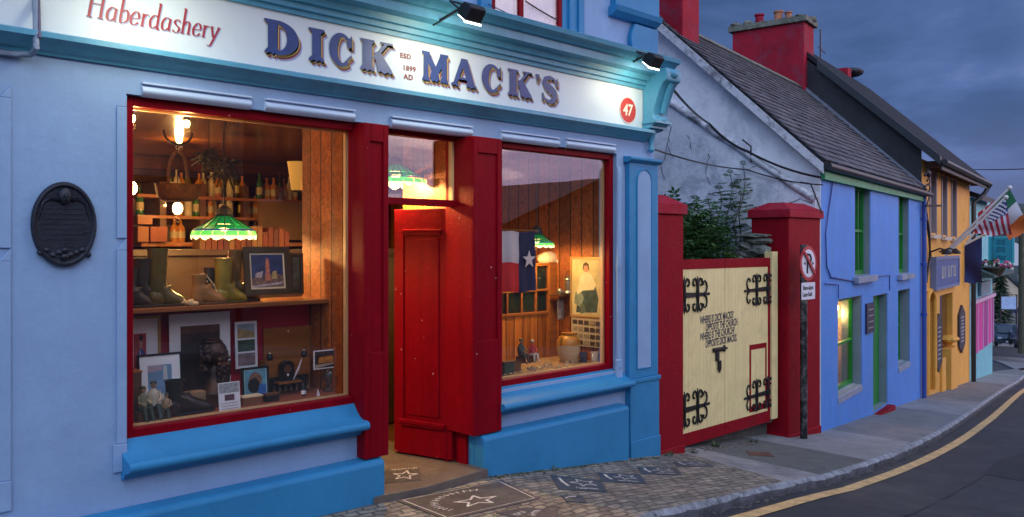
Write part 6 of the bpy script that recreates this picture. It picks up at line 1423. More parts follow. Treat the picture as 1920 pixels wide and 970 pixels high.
# feather quill in an ink bottle
t = thing('quill', 'white feather quill leaning over the wooden box', 'quill', PY(566, 672, 5.40), local=True)
a = Vector((0, 0, 0)); b = PY(556, 712, 5.38) - PY(572, 672, 5.40)
m = MB(); m.tube([(0, 0, 0), b * .5 + Vector((.006, 0, 0)), b], [.003, .010, .003], 6); m.build('feather', mat('white_feather', (.55, .48, .50), .7), t)
t = thing('ink_bottle', 'small dark bottle with a white label in front of the wooden box', 'bottle', (XY(569, 5.30), 5.30, zF), local=True)
m = MB(); m.lathe([(.016, 0), (.018, .01), (.018, .06), (.008, .08), (.007, .10), (.010, .102)], 10); m.build('glass_body', BLF, t, smooth=50); m = MB(); m.lathe([(.0185, .012), (.0185, .04)], 10, cap=False); m.build('label', WMT, t)
for i, (u, v, lab) in enumerate(((506, 668, 'tiny dark pot at the left of the raised lid'), (570, 668, 'tiny dark pot at the right of the raised lid'))):
    t = thing('small_pot', lab, 'pot', (XY(u, 5.50), 5.50, ZY(540, 674, 5.46) + .001), local=True); m = MB(); m.lathe([(.016, 0), (.024, .015), (.022, .03), (.012, .04), (.016, .045)], 10); m.build('bowl', BLF, t, smooth=50); m = MB(); m.ball((0, 0, .048), .008, .008, .008); m.build('knob', CMT, t)
o = MB(); p = PY(594, 746, 5.20); o.prism([(p.x, zF), (p.x + .03, zF), (p.x + .008, zF + .055)], 5.20, 5.204, 'y'); o = o.build('folded_card', WMT, None); tag(o, 'tiny white folded card near the right window corner', 'card')
t = thing('ornament', 'dark glass ornament in the right corner of the left window', 'ornament', (XY(618, 5.34), 5.34, zF), local=True)
m = MB(); m.lathe([(.05, 0), (.055, .01), (.02, .03), (.03, .06), (.055, .11), (.04, .16), (.015, .18)], 14); m.build('vessel', mat('smoky_glass', (.06, .05, .045), .1, coat=.6), t, smooth=50); m = MB(); m.ball((0, 0, .195), .016, .016, .02); m.build('stopper', BLF, t, smooth=60)
# black leather boot at the front
t = boot('black leather ankle boot lying low in front of the framed prints', 328, 713, .802, 5.24, (.018, .015, .014), .27, .062, dark=.6)
# seated figurines
def figurine(lab, u, v0, v1, Y, c1, c2, rot=0):
    z0 = ZY(u, v1, Y); s = (ZY(u, v0, Y) - ZY(u, v1, Y)) / .42; t = thing('figurine', lab, 'figurine', (XY(u, Y), Y, max(z0, zF)), rot, local=True); Ms = Matrix.Scale(s, 4)
    A = mat('fig_a%d' % int(u), c1, .6, var=.4, vscale=20); B = mat('fig_b%d' % int(u), c2, .6, var=.4, vscale=20)
    tb = lambda m, pts, r: m.tube([Ms @ Vector(p) for p in pts], [q_ * s for q_ in r], 8)
    m = MB(); tb(m, [(0, 0, .14), (0, .01, .22), (0, .0, .29), (0, 0, .33)], [.055, .058, .05, .02]); tb(m, [(.05, 0, .29), (.075, -.03, .22), (.03, -.09, .20)], [.02, .018, .012]); tb(m, [(-.05, 0, .29), (-.075, -.03, .22), (-.03, -.09, .19)], [.02, .018, .012]); m.build('coat', A, t, smooth=60)
    m = MB(); 
    for k in (-1, 1): tb(m, [(k * .03, 0, .14), (k * .04, -.10, .15), (k * .045, -.11, .04), (k * .045, -.15, .015)], [.034, .028, .02, .015])
    m.build('trousers', B, t, smooth=60)
    m = MB(); m.ball((0, -.005, .365), .030, .032, .038, 12, 8, Ms); m.ball((0, -.037, .362), .006, .008, .008, 6, 5, Ms); m.build('head', SKN, t, smooth=60)
    m = MB(); m.ball((0, .004, .385), .036, .040, .022, 12, 8, Ms); m.ball((0, -.03, .382), .028, .02, .005, 10, 6, Ms); m.build('flat_cap', B, t, smooth=60)
    m = MB(); m.box(-.07, .07, -.03, .06, .0, .12, Ms); m.build('seat_block', BRNB, t); return t
figurine('seated figurine in a pale green coat and cap, the left one', 268, 722, 790, 5.20, (.22, .22, .13), (.03, .05, .035), .3)
figurine('seated figurine in a white shirt and dark cap, the taller one', 288, 715, 790, 5.22, (.5, .44, .34), (.035, .05, .05), -.2)
figurine('small crouching figurine in brown beside the black boot', 312, 735, 785, 5.19, (.36, .24, .14), (.04, .06, .05), -.5)
# ================================================================== RIGHT WINDOW
z2 = zbot2 + .061
# flag of vertical blue with a star, white over red
fl_ = thing('flag', 'hanging flag with white star on navy and white over red stripes', 'flag', PY(940, 435, 5.3), local=True)
fa, fb_ = XY(938, 5.3), XY(1003, 5.3); fz1, fz0 = ZY(965, 434, 5.3), ZY(970, 548, 5.3); c0 = fl_.location
FW, FR, FN = mat('flag_white', (.66, .60, .62), .8), mat('flag_red', (.60, .02, .02), .8), mat('flag_navy', (.015, .02, .07), .8)
def cloth(fx0, fx1, gz0, gz1, mt, nm, nx=14, nz=8, y=0.0):
    m = MB()
    for i in range(nx + 1):
        for j in range(nz + 1):
            x = fx0 + (fx1 - fx0) * i / nx; z = gz0 + (gz1 - gz0) * j / nz; m.v.append((x, y + .012 * sin(x * 42) * (1.3 - j / nz) - .004 * sin(z * 23), z + .008 * sin(x * 19)))
    for i in range(nx):
        for j in range(nz): a = i * (nz + 1) + j; m.f.append([a, a + nz + 1, a + nz + 2, a + 1]); m.m.append(0)
    return m.build(nm, mt, fl_, smooth=60)
xm2 = fa + (fb_ - fa) * .53; zmid = fz0 + (fz1 - fz0) * .48
cloth(fa - c0.x, xm2 - c0.x, zmid - c0.z, fz1 - c0.z, FW, 'white_stripe'); cloth(fa - c0.x, xm2 - c0.x, fz0 - c0.z, zmid - c0.z, FR, 'red_stripe'); nv = cloth(xm2 - c0.x, fb_ - c0.x, fz0 - c0.z, fz1 - c0.z, FN, 'navy_field')
def star_poly(cx, cy, r, ri=.40, rot=90): return [(cx + (r if k % 2 == 0 else r * ri) * cos(radians(rot + 36 * k)), cy + (r if k % 2 == 0 else r * ri) * sin(radians(rot + 36 * k))) for k in range(10)]
m = MB(); m.prism(star_poly((xm2 + fb_) / 2 - c0.x, zmid + .03 - c0.z, .085), -.030, -.026, 'y'); m.build('star', FW, nv)
m = MB(); m.tube([(fa - c0.x - .05, .0, fz1 - c0.z + .01), (fb_ - c0.x + .03, 0, fz1 - c0.z + .01)], .008, 6); m.build('rod', WDP, fl_)
# cloth bundle over the screen
m = MB(); c = PY(1032, 486, 5.84); m.ball((c.x, 5.86, c.z), .16, .08, .075, 18, 12, jit=.10); m.ball((c.x + .10, 5.83, c.z - .03), .10, .07, .05, 14, 9, jit=.1); o = m.build('white_cloth', mat('folded_linen', (.62, .52, .40), .85, bump=.6, bscale=12), None, smooth=70); tag(o, 'crumpled cream cloth lying on top of the wooden screen', 'cloth')
# large old portrait print on the boarded side wall (faces the room)
def side_pic(nm, lab, cat, ul, ur, vt, vb, fcol, mcol, art, fw, mw):
    X = xS2 - .012; 
    Ya, Yb = X / (ray(ul)[0] / ray(ul)[1]), X / (ray(ur)[0] / ray(ur)[1]); Ym = (Ya + Yb) / 2; um = (ul + ur) / 2
    zt__, zb__ = ZY(um, vt, Ym), ZY(um, vb, Ym)
    return frame_pic(nm, lab, cat, Vector((X, Ym, (zt__ + zb__) / 2)), abs(Ya - Yb), zt__ - zb__, fcol, mcol, art, fw, mw, 0, radians(-90))
side_pic('framed_picture', 'gilt framed picture of a young person leaning beside a dark rock', 'picture', 1071, 1130, 482, 596, GILT, mat('aged_paper', (.46, .36, .20), .7), [(full, P_((.50, .43, .24), 'hazy_paper', .35, 5)), ([(.12, .03), (.9, .05), (.97, .3), (.86, .52), (.66, .60), (.44, .50), (.2, .34)], P_((.05, .085, .09), 'dark_rock', .6, 12)), ([(.04, .2), (.3, .12), (.42, .3), (.3, .44), (.1, .4)], P_((.20, .24, .22), 'grey_skirt', .3, 10)), ([(.16, .36), (.40, .44), (.80, .46), (.88, .56), (.72, .72), (.58, .78), (.42, .78), (.28, .70)], P_((.66, .60, .44), 'pale_blouse', .2, 10)), (ell(.5, .86, .10, .085), SKN), ([(.38, .80), (.40, .93), (.5, .965), (.6, .93), (.63, .80), (.585, .84), (.56, .90), (.45, .90), (.42, .84)], mat('hair_brown', (.06, .025, .012), .6)), ([(.3, 0), (.5, .05), (.48, .2), (.28, .18)], P_((.10, .14, .12), 'grass_shade', .4, 14))], .02, .012)
CT = P_((.30, .24, .16), 'collage_a', .8, 60); CU = P_((.07, .05, .04), 'collage_b', .8, 60)
art = [(full, mat('collage_paper', (.50, .42, .30), .7))]
rr_ = random.Random(3)
for i in range(5):
    for j in range(4): art.append(([(i / 5 + .02, j / 4 + .03), (i / 5 + .18, j / 4 + .03), (i / 5 + .18, j / 4 + .19), (i / 5 + .02, j / 4 + .19)], CT if rr_.random() < .4 else CU))
side_pic('photo_collage', 'sheet of many small old photographs pinned under the gilt picture', 'photo sheet', 1073, 1131, 597, 650, None, CMT, art, 0, .006)
t = thing('small_photo', 'small grey photograph hanging left of the gilt picture', 'photograph', PY(1052, 578, 5.70), local=True)
m = MB(); m.box(-.06, .05, -.006, 0, -.11, .10); m.build('print', P_((.30, .27, .25), 'grey_photo', .7, 20), t)
# storm lantern on the post
c = PY(1066, 540, 5.62); t = thing('oil_lantern', 'old metal lantern hanging beside the gilt picture', 'lantern', c, local=True)
PEW = mat('pewter', (.30, .27, .24), .3, metal=.8, var=.2)
m = MB(); m.lathe([(.055, -.06), (.06, -.05), (.045, -.03), (.045, -.02)], 16); m.lathe([(.035, .075), (.05, .085), (.045, .10), (.02, .12)], 16); m.build('cap_and_base', PEW, t, smooth=50)
m = MB(); m.lathe([(.040, -.02), (.046, .02), (.036, .075)], 16, cap=False); m.build('chimney_glass', PEW, t, smooth=50)
m = MB(); m.tube([(.045 * cos(radians(a)), 0, .10 + .07 * sin(radians(a))) for a in range(0, 181, 20)], .004, 5); m.build('handle', BLK, t)
m = MB(); c2 = PY(1050, 552, 5.66); m.lathe([(.03, 0), (.04, .02), (.03, .05), (.02, .06)], 10, Matrix.Translation(c2)); o = m.build('small_jug', PEW, None, smooth=50); tag(o, 'small tarnished pot left of the metal lantern', 'pot')
m = MB(); m.box(c2.x - .06, c2.x + .17, c2.y - .05, c2.y + .1, c2.z - .02, c2.z - .0005); o = m.build('wall_shelf', WDD, None); tag(o, 'small dark shelf holding the pot and lantern', 'shelf')
# two tone stoneware jar
t = thing('stoneware_jar', 'big two tone stoneware jar, ochre above cream', 'jar', (XY(1066, 5.42), 5.42, z2), local=True); s = (ZY(1066, 625, 5.42) - ZY(1066, 679, 5.42)) / .26
m = MB(); m.lathe([(.07, 0), (.085, .02), (.105, .10), (.108, .155)], 24, Matrix.Scale(s, 4)); m.build('lower_body', mat('cream_glaze', (.52, .40, .24), .3, var=.1), t, smooth=50)
m = MB(); m.lathe([(.1085, .155), (.104, .19), (.085, .225), (.06, .24), (.06, .26), (.068, .262), (.05, .262)], 24, Matrix.Scale(s, 4)); 
for k in (-1, 1): m.tube([(k * .088 * s, 0, .23 * s), (k * .118 * s, 0, .225 * s), (k * .115 * s, 0, .18 * s), (k * .10 * s, 0, .165 * s)], .009, 6)
m.build('upper_body', mat('ochre_glaze', (.45, .20, .03), .3, var=.15), t, smooth=50)
def mug(lab, u, Y, colr, s=1.0):
    t = thing('mug', lab, 'mug', (XY(u, Y), Y, z2), radians(200), local=True); M_ = mat('mug_%d' % u, colr, .3)
    m = MB(); m.lathe([(.036, 0), (.040, .005), (.040, .09), (.043, .095), (.037, .095), (.036, .01)], 18, Matrix.Scale(s, 4)); m.build('cup', M_, t, smooth=50)
    m = MB(); m.tube([((.038 + .026 * sin(radians(a))) * s, 0, (.048 + .028 * cos(radians(a))) * s) for a in range(0, 181, 20)], .006, 6); m.build('handle', M_, t, smooth=50); return t
mug('white mug at the right end of the right window', 1115, 5.24, (.72, .66, .56)); mug('dark blue mug beside the white mug', 1094, 5.32, (.06, .08, .12), .95)
figurine('dark figurine in grey standing at the left of the right window', 977, 642, 690, 5.36, (.06, .07, .055), (.04, .04, .04), .2)
figurine('figurine in a red coat at the left of the right window', 998, 644, 688, 5.34, (.45, .03, .03), (.5, .45, .4), -.1)
m = MB(); rr_ = random.Random(8)
for i in range(70): u = rr_.uniform(945, 1085); Y = rr_.uniform(5.16, 5.4); x = XY(u, Y); s = rr_.uniform(.006, .016); m.ball((x, Y, z2 + s * .6), s * 1.3, s, s * rr_.uniform(.6, 1.2), 6, 5, jit=.25)
o = m.build('shell_clutter', mat('small_shells', (.42, .32, .2), .6, var=.6, vscale=40), None); o['kind'] = 'stuff'; tag(o, 'scatter of shells and trinkets on the right window floor', 'trinkets')
for i, (u, lab, cc_) in enumerate(((955, 'small green box at the left corner of the right window', (.03, .07, .05)), (968, 'small brown box stacked near the dark figurine', (.16, .07, .03)))):
    t = boxthing('trinket_box', lab, 'box', u - 9, u + 9, 678 - i * 2, 690, 5.25 + i * .08, mat('tb%d' % i, cc_, .5), .05, z2, lid=BRNB)
# ================================================================== STAR PLAQUES IN THE PAVEMENT
SLP = mat('dark_slate_plaque', (.045, .060, .078), .5, var=.25, vscale=10, bump=.3, bscale=60, dirt=(.10, .09, .08), dscale=8, damt=.5)
SLB = mat('brown_slate_plaque', (.075, .068, .066), .5, var=.25, vscale=6, bump=.3, bscale=60, dirt=(.12, .10, .085), dscale=6, damt=.5)
INL = mat('pale_inlay', (.62, .58, .54), .5, var=.25, vscale=20, dirt=(.2, .18, .16), dscale=14, damt=.5)
def plaque(lab, corners, base, els, z=None, dz=.006):
    """corners: the four pixel corners on the ground, a runs along the first edge, b along the last"""
    if z is None: Q = [G(u, v, dz) for u, v in corners]
    else: Q = [Vector((ray(u, v)[0] * (z - H) / ray(u, v)[2], ray(u, v)[1] * (z - H) / ray(u, v)[2], z)) for u, v in corners]
    c = sum(Q, Vector()) / 4; t = thing('star_plaque', lab, 'pavement plaque', c)
    def W_(a, b, up=0):
        p = Q[0].lerp(Q[1], a).lerp(Q[3].lerp(Q[2], a), b); return (p.x, p.y, p.z + up)
    m = MB(); pts = [W_(*q) for q in ((0, 0), (1, 0), (1, 1), (0, 1))]; low = [(p[0], p[1], p[2] - .03) for p in pts]
    m.add(pts + low, [(0, 1, 2, 3), (0, 4, 5, 1), (1, 5, 6, 2), (2, 6, 7, 3), (3, 7, 4, 0)]); m.build('slab', base, t)
    for nm, polys in els:
        m = MB(); k = 0
        for poly in polys: k += 1; m.add([W_(a, b, .0012 + .0001 * (k % 6)) for a, b in poly], [tuple(range(len(poly)))])
        m.build(nm, INL, t)
    return t
def thick(pts, w, closed=False):
    P = []; n = len(pts); 
    for i in range(n if closed else n - 1):
        (x0, y0), (x1, y1) = pts[i], pts[(i + 1) % n]; d = sqrt((x1 - x0) ** 2 + (y1 - y0) ** 2) or 1; nx, ny = -(y1 - y0) / d * w / 2, (x1 - x0) / d * w / 2; ex, ey = (x1 - x0) / d * w * .4, (y1 - y0) / d * w * .4
        P.append([(x0 + nx - ex, y0 + ny - ey), (x1 + nx + ex, y1 + ny + ey), (x1 - nx + ex, y1 - ny + ey), (x0 - nx - ex, y0 - ny - ey)])
    return P
def marks(x0, x1, y, h, n, seed):
    r_ = random.Random(seed); P = []
    for i in range(n):
        x = x0 + (x1 - x0) * (i + .5) / n; w = (x1 - x0) / n * .62
        P += thick([(x - w / 2, y), (x - w / 2, y + h)], w * .3) + thick([(x - w / 2, y + r_.choice([0, h, h / 2])), (x + w / 2, y + r_.choice([0, h, h / 2]))], h * .25)
        if r_.random() < .6: P += thick([(x + w / 2, y), (x + w / 2, y + h)], w * .3)
    return P
st5 = lambda cx, cy, r, rot, ri=.42: star_poly(cx, cy, r, ri, rot)
big_text = []
for i in range(16):
    a = radians(205 - i * 9.5); big_text += thick([(.5 + .33 * cos(a), .56 - .36 * sin(a)), (.5 + .385 * cos(a), .56 - .42 * sin(a))], .016)
    if i % 3: big_text += thick([(.5 + .36 * cos(a), .56 - .39 * sin(a)), (.5 + .36 * cos(a - .09), .56 - .39 * sin(a - .09))], .012)
plaque('large slate slab with a white star and border in front of the door step', [(742, 938), (940, 900), (1013, 935), (838, 975)], SLB, [('border', thick([(.04, .05), (.96, .05), (.96, .94), (.04, .94)], .012, True)), ('star', thick(st5(.50, .60, .20, 68), .026, True)), ('lettering', big_text)])
for lab, cs in (('slate plaque with a white star, nearest of the row along the plinth', [(1033, 891), (1126, 900), (1139, 922), (1047, 917)]), ('slate plaque with a white star, second of the row along the plinth', [(1121, 887), (1200, 889), (1213, 907), (1129, 902)]), ('slate plaque with a white star, third of the row along the plinth', [(1196, 876), (1267, 877), (1280, 891), (1203, 888)]), ('slate plaque with a white star at the far end of the row', [(1263, 866), (1323, 865), (1338, 874), (1271, 874)])):
    plaque(lab, cs, SLP, [('star', thick(st5(.60, .42, .28, 100), .03, True)), ('dash', thick([(.14, .18), (.17, .45), (.24, .72)], .06)), ('lettering', marks(.38, .84, .80, .09, 7, len(lab)))])
plaque('small broken slate plaque with a white mark below the row', [(1052, 928), (1092, 930), (1100, 942), (1062, 940)], SLP, [('dash', thick([(.15, .45), (.35, .25), (.62, .15)], .12))])
plaque('slate plaque with curved white lettering at the bottom edge of the photo', [(930, 962), (985, 951), (1046, 957), (1050, 985)], SLB, [('lettering', marks(.12, .55, .22, .10, 5, 3) + marks(.30, .85, .42, .12, 6, 5))])
plaque('small brown plaque with a white star on the door step', [(716, 882), (786, 876), (790, 900), (722, 906)], SLB, [('star', thick(st5(.58, .55, .34, 68), .045, True)), ('lettering', marks(.25, .95, .02, .07, 8, 2))], z=.109)
# debris and weeds at the foot of the gate
LF = mat('weed_green', (.06, .09, .03), .7, var=.4, vscale=20)
def tuft(lab, x, y, n, h, seed):
    r_ = random.Random(seed); t = thing('weed', lab, 'weed', (x, y, hg(x, y)), local=True); m = MB()
    for i in range(n):
        a = r_.uniform(0, 6.28); l = h * r_.uniform(.5, 1); o_ = .04 * r_.random(); b = Vector((cos(a) * o_, sin(a) * o_, -.01)); e = b + Vector((cos(a) * l * .7, sin(a) * l * .5, l * r_.uniform(.4, 1))); sd = Vector((-sin(a), cos(a), 0)) * .006
        m.add([b - sd, b + sd, (b + e) / 2 + Vector((0, 0, l * .2)) + sd, (b + e) / 2 + Vector((0, 0, l * .2)) - sd, e], [(0, 1, 2, 3), (3, 2, 4)])
    m.build('blades', LF, t)
    m = MB(); m.ball((0, 0, 0), .05, .04, .015, 8, 5, jit=.3); m.build('root_clump', CON2, t); return t
tuft('green weed at the foot of the gate between the two leaves', 8.0, 5.02, 40, .12, 1); tuft('small weed beside the broad gate pillar foot', 8.75, 4.98, 24, .08, 2); tuft('weed growing against the narrow gate pillar foot', 7.42, 4.92, 18, .07, 3); tuft('weed between the pub corner and the narrow pillar', 6.92, 4.88, 22, .08, 4); tuft('tiny weed against the blue plinth', 5.2, 4.82, 10, .05, 5)
m = MB(); r_ = random.Random(5)
for i in range(120): x = r_.uniform(7.4, 8.9); y = r_.uniform(4.93, 5.10); s = r_.uniform(.006, .022); m.ball((x, y, hg(x, y) + s * .3), s * 1.4, s, s * .6, 6, 4, jit=.3)
o = m.build('gravel', mat('gate_debris', (.16, .13, .11), .9, var=.5, vscale=30), None); o['kind'] = 'stuff'
m = MB(); r_ = random.Random(6)
for i in range(260):
    x = r_.uniform(3.6, 6.7); y = 4.85 - abs(r_.gauss(0, .03)); s = r_.uniform(.004, .012)
    if 3.5 < x < 4.45: continue
    m.ball((x, y, hg(x, y) + s * .3), s * 1.4, s, s * .6, 5, 4, jit=.3)
o = m.build('moss', mat('wall_foot_moss', (.06, .075, .04), .9, var=.5, vscale=30), None); o['kind'] = 'stuff'
# a bottle cap sized bit of paper on the step
# ================================================================== YARD: SHRUB, RUBBLE WALL
LFA = [mat('elder_leaf_%d' % i, c, .55, var=.3, vscale=12) for i, c in enumerate(((.034, .10, .028), (.060, .15, .04), (.10, .20, .06), (.02, .055, .02)))]
def compound(m, p, d, up, L_, r_, mi):
    """an elder leaf: five to seven leaflets on a stalk"""
    d = d.normalized(); side = d.cross(up).normalized(); upn = side.cross(d)
    m.cm = mi
    def leaflet(b, dr, l, w):
        s_ = dr.cross(upn).normalized() * w; dp = Vector((0, 0, -l * .18))
        m.add([b, b + dr * l * .4 + s_ + upn * w * .25, b + dr * l + dp, b + dr * l * .4 - s_ + upn * w * .25], [(0, 1, 2), (0, 2, 3)])
    for k in range(3):
        b = p + d * L_ * (.3 + .25 * k)
        for s_ in (1, -1): leaflet(b, (side * s_ + d * .55).normalized(), L_ * .48, L_ * .10)
    leaflet(p + d * L_ * .85, d, L_ * .5, L_ * .11)
    sd = side * .003; m.add([p - sd, p + sd, p + d * L_ * .9], [(0, 1, 2)])
sh = thing('elder_shrub', 'dark leafy elder shrub with tall sprays rising behind the cream gate', 'shrub', (8.1, 6.0, -.3))
r_ = random.Random(11); m = MB(); st_ = MB()
def mass(cx, cy, cz, rx, ry, rz, n, Lm=.13):
    for i in range(n):
        while True:
            q = Vector((r_.uniform(-1, 1), r_.uniform(-1, 1), r_.uniform(-1, 1)))
            if .25 < q.length < 1.05: break
        p = Vector((cx + q.x * rx, cy + q.y * ry, cz + q.z * rz)); d = Vector((q.x + r_.uniform(-.7, .7), q.y - .4 + r_.uniform(-.7, .7), r_.uniform(-.3, .7)))
        mi = r_.choice([0, 1, 1, 2]) if q.z > -.1 else r_.choice([0, 3, 3, 1])
        compound(m, p, d, Vector((0, 0, 1)), Lm * r_.uniform(.7, 1.2), r_, mi)
mass(8.15, 5.95, 1.55, 1.2, .5, .85, 1900, .20); mass(7.75, 5.7, 1.75, .6, .3, .6, 600, .18); mass(8.75, 5.8, 1.6, .5, .3, .7, 600, .18)
# sprays
def spray(u, v, Y, z0=1.6, n=26):
    tp = PY(u, v, Y); b = Vector((tp.x - .1, tp.y + .05, z0)); pts = [b.lerp(tp, k / 6) + Vector((.03 * sin(k * 1.7), .02 * cos(k * 2), 0)) for k in range(7)]
    st_.tube(pts, [.012 - .0013 * k for k in range(7)], 5)
    for i in range(n):
        f = .25 + .75 * i / n; p = b.lerp(tp, f); a = i * 2.4; d = Vector((cos(a), sin(a), r_.uniform(-.1, .5)))
        compound(m, p, d, Vector((0, 0, 1)), .23 * r_.uniform(.7, 1.15) * (1.15 - .5 * f), r_, r_.choice([1, 2, 1, 0]))
for u, v, Y in ((1396, 306, 6.0), (1372, 322, 6.05), (1330, 370, 5.9), (1308, 372, 5.8), (1352, 352, 6.0), (1412, 345, 6.1), (1388, 340, 5.8), (1290, 385, 5.7), (1345, 385, 5.6), (1425, 385, 6.0)): spray(u, v, Y)
cr = m.build('crown', LFA, sh)
for x, y in ((7.9, 5.9), (8.2, 6.1), (8.4, 5.95)):
    st_.tube([(x, y, -.4), (x + .05, y, .6), (x - .08, y, 1.4), (x + .1, y + .05, 2.0)], [.035, .03, .02, .01], 6)
st_.build('stems', mat('elder_bark', (.10, .08, .05), .8, var=.3), sh)
RUB = mat('rubble_stone', (.17, .17, .15), .85, var=.45, vscale=8, bump=1, bscale=24, dirt=(.06, .07, .04), dscale=6, damt=.7)
rw = thing('rubble_wall', 'mossy grey rubble stones with a flat slab on top beside the broad pillar', 'stone wall', (9.5, 5.45, -.3))
ca = PY(1438, 452, 5.25); m = MB(); r_ = random.Random(2)
for k in range(70): m.ball((ca.x - .04 + r_.uniform(-.05, .05), 5.24 + r_.random() * .55, ca.z - .05 - r_.random() * 2.2), .09, .12, .07, 8, 6, jit=.25)
m.build('stones', RUB, rw)
m = MB(); m.ball((ca.x - .04, 5.42, ca.z + .065), .12, .24, .03, 14, 6, jit=.15); m.ball((ca.x - .03, 5.36, ca.z + .0), .11, .2, .05, 12, 6, jit=.2); m.build('top_slab', MOS, rw)
struct(MB().box(6.95, 10.4, 5.3, 14, -1.0, -.33).build('yard_ground', CON2))
# ================================================================== FLAGS ON THE ORANGE HOUSE
WPL = mat('white_flagpole', (.62, .60, .62), .4)
def flagpole(nm, lab, s_, ub, vb, ut, vt, bands, corners, rows=None):
    t = thing(nm, lab, 'flag', L0, TB, local=True)
    b = (s_, 0.0, ZS(ub, vb, s_)); b = pW(ub, vb, s_); e = pW(ut, vt, s_)
    m = MB(); m.tube([b, e], .028, 8); m.ball(e, .05, .05, .05, 8, 6); m.build('pole', WPL, t, smooth=50)
    A, B, Cc, D = [Vector(pW(u, v, s_)) for u, v in corners]     # A,B along the hoist; D,C at the fly
    def pt(a, h): 
        p = A.lerp(B, h).lerp(D.lerp(Cc, h), a); p = Vector(p); p.x += .07 * sin(a * 7 + h * 4) * a ; p.z += .02 * sin(h * 9) * a - .0; return p
    for (nm2, mt, a0, a1, h0, h1, dx) in bands:
        m = MB(); n = 8
        for i in range(n + 1):
            for j in range(n + 1): p = pt(a0 + (a1 - a0) * i / n, h0 + (h1 - h0) * j / n); m.v.append((p.x - dx, p.y, p.z))
        for i in range(n):
            for j in range(n): q = i * (n + 1) + j; m.f.append([q, q + n + 1, q + n + 2, q + 1]); m.m.append(0)
        m.build(nm2, mt, t, smooth=60)
    return t, pt
IG, IW, IO = mat('flag_green', (.01, .13, .06), .7), mat('flag_cloth_white', (.58, .56, .62), .7), mat('flag_orange', (.60, .13, .02), .7)
UR, UB = mat('flag_crimson', (.38, .02, .05), .7), mat('flag_blue', (.03, .045, .20), .7)
flagpole('flag', 'green, white and orange tricolour on the highest pole of the orange house', 9.6, 1776, 470, 1893, 352, [('green_band', IG, 0, .33, 0, 1, 0), ('white_band', IW, .33, .66, 0, 1, 0), ('orange_band', IO, .66, 1, 0, 1, 0)], [(1893, 354), (1858, 392), (1893, 452), (1932, 428)])
bands = []
for k in range(13): bands.append(('red_stripe' if k % 2 == 0 else 'white_stripe', UR if k % 2 == 0 else IW, 0, 1, k / 13, (k + 1) / 13, 0))
bands.append(('blue_canton', UB, 0, .42, 0, 7 / 13, .015))
t, pt = flagpole('flag', 'striped red and white flag with a starry blue canton', 9.2, 1772, 480, 1886, 370, bands, [(1886, 372), (1822, 428), (1830, 440), (1897, 441)])
m = MB()
for i in range(5):
    for j in range(5):
        p = pt(.05 + .08 * i, .04 + .105 * j + (.05 if i % 2 else 0)); m.prism([(p.y + .028 * cos(k * pi / 3), p.z + .028 * sin(k * pi / 3)) for k in range(6)], p.x - .032, p.x - .028, 'x')
m.build('stars', IW, t)
flagpole('flag', 'plain navy flag hanging straight down beside the signboard', 12.6, 1797, 466, 1846, 440, [('cloth', mat('flag_deep_navy', (.008, .018, .11), .7, var=.3), 0, 1, 0, 1, 0)], [(1841, 445), (1806, 462), (1806, 531), (1841, 531)])
flagpole('flag', 'red flag with a white panel half hidden behind the striped flag', 12.9, 1812, 455, 1880, 372, [('red_band', UR, 0, 1, 0, .6, 0), ('white_band', IW, 0, 1, .6, .72, 0), ('red_band', UR, 0, 1, .72, 1, 0)], [(1868, 374), (1833, 400), (1836, 420), (1872, 405)])
def fwd(u, v, d): r = ray(u, v); k = d / FOC; return Vector((r[0] * k, r[1] * k, H + r[2] * k))
t_ = cable('overhead_cable', [fwd(1820, 318, 24), fwd(1990, 314, 14)], .012, BLK, None, sag=.02); tag(t_, 'black wire crossing the sky from the orange house eave', 'cable')
# ================================================================== FAR END OF THE STREET
HIL = mat('dark_hillside', (.028, .042, .040), .95, var=.5, vscale=.02, dirt=(.06, .065, .05), dscale=.03, damt=.6)
m = MB(); n = 60
for i in range(n + 1):
    a = radians(-25 + 75 * i / n); r0 = 700
    for j in range(5):
        rr = 250 + 130 * j; h = (-9, 10, 21, 29, 20)[j] * (1 + .18 * noise.noise(Vector((i * .23, j, 0)))) * (1 if j else 1); h = min(h, 200)
        x, y = rr * cos(a), rr * sin(a); m.v.append((x, y, h * (.75 if a < radians(12) else 1)))
for i in range(n):
    for j in range(4): q = i * 5 + j; m.f.append([q, q + 5, q + 6, q + 1]); m.m.append(0)
struct(m.build('hills', HIL, smooth=60))
DS = radians(14)
def far_house(lab, u, v, d, w, dp, h, rh, wallm, roofm, rot):
    p = fwd(u, v, d); z = p.z; t = thing('far_house', lab, 'house', (p.x, p.y, z), rot, local=True)
    m = MB(); m.box(-w / 2, w / 2, 0, dp, 0, h); m.prism([(-w / 2, h), (w / 2, h), (0, h + rh)], .01, dp - .01, 'y'); m.build('wall', wallm, t)
    m = MB(); m.prism([(-w / 2 - .2, h - .1), (0, h + rh + .1), (w / 2 + .2, h - .1), (w / 2 + .2, h + .08), (0, h + rh + .3), (-w / 2 - .2, h + .08)], -.15, dp + .1, 'y'); m.build('roof', roofm, t)
    for k in (-1, 1):
        f = m = MB(); m.box(k * w * .22 - .5, k * w * .22 + .5, -.03, .0, h * .55, h * .8); w_ = m.build('window', NAV, t)
    m = MB(); m.box(-.3, .3, dp * .4, dp * .4 + .7, h + rh - .1, h + rh + .9); m.build('chimney', CON1, t); return t
far_house('pale yellow gabled house at the far end of the street', 1882, 640, 82, 4.6, 9, 4.2, 2.4, mat('pale_yellow_wall', (.62, .47, .34), .7, var=.1), SLD, radians(-72))
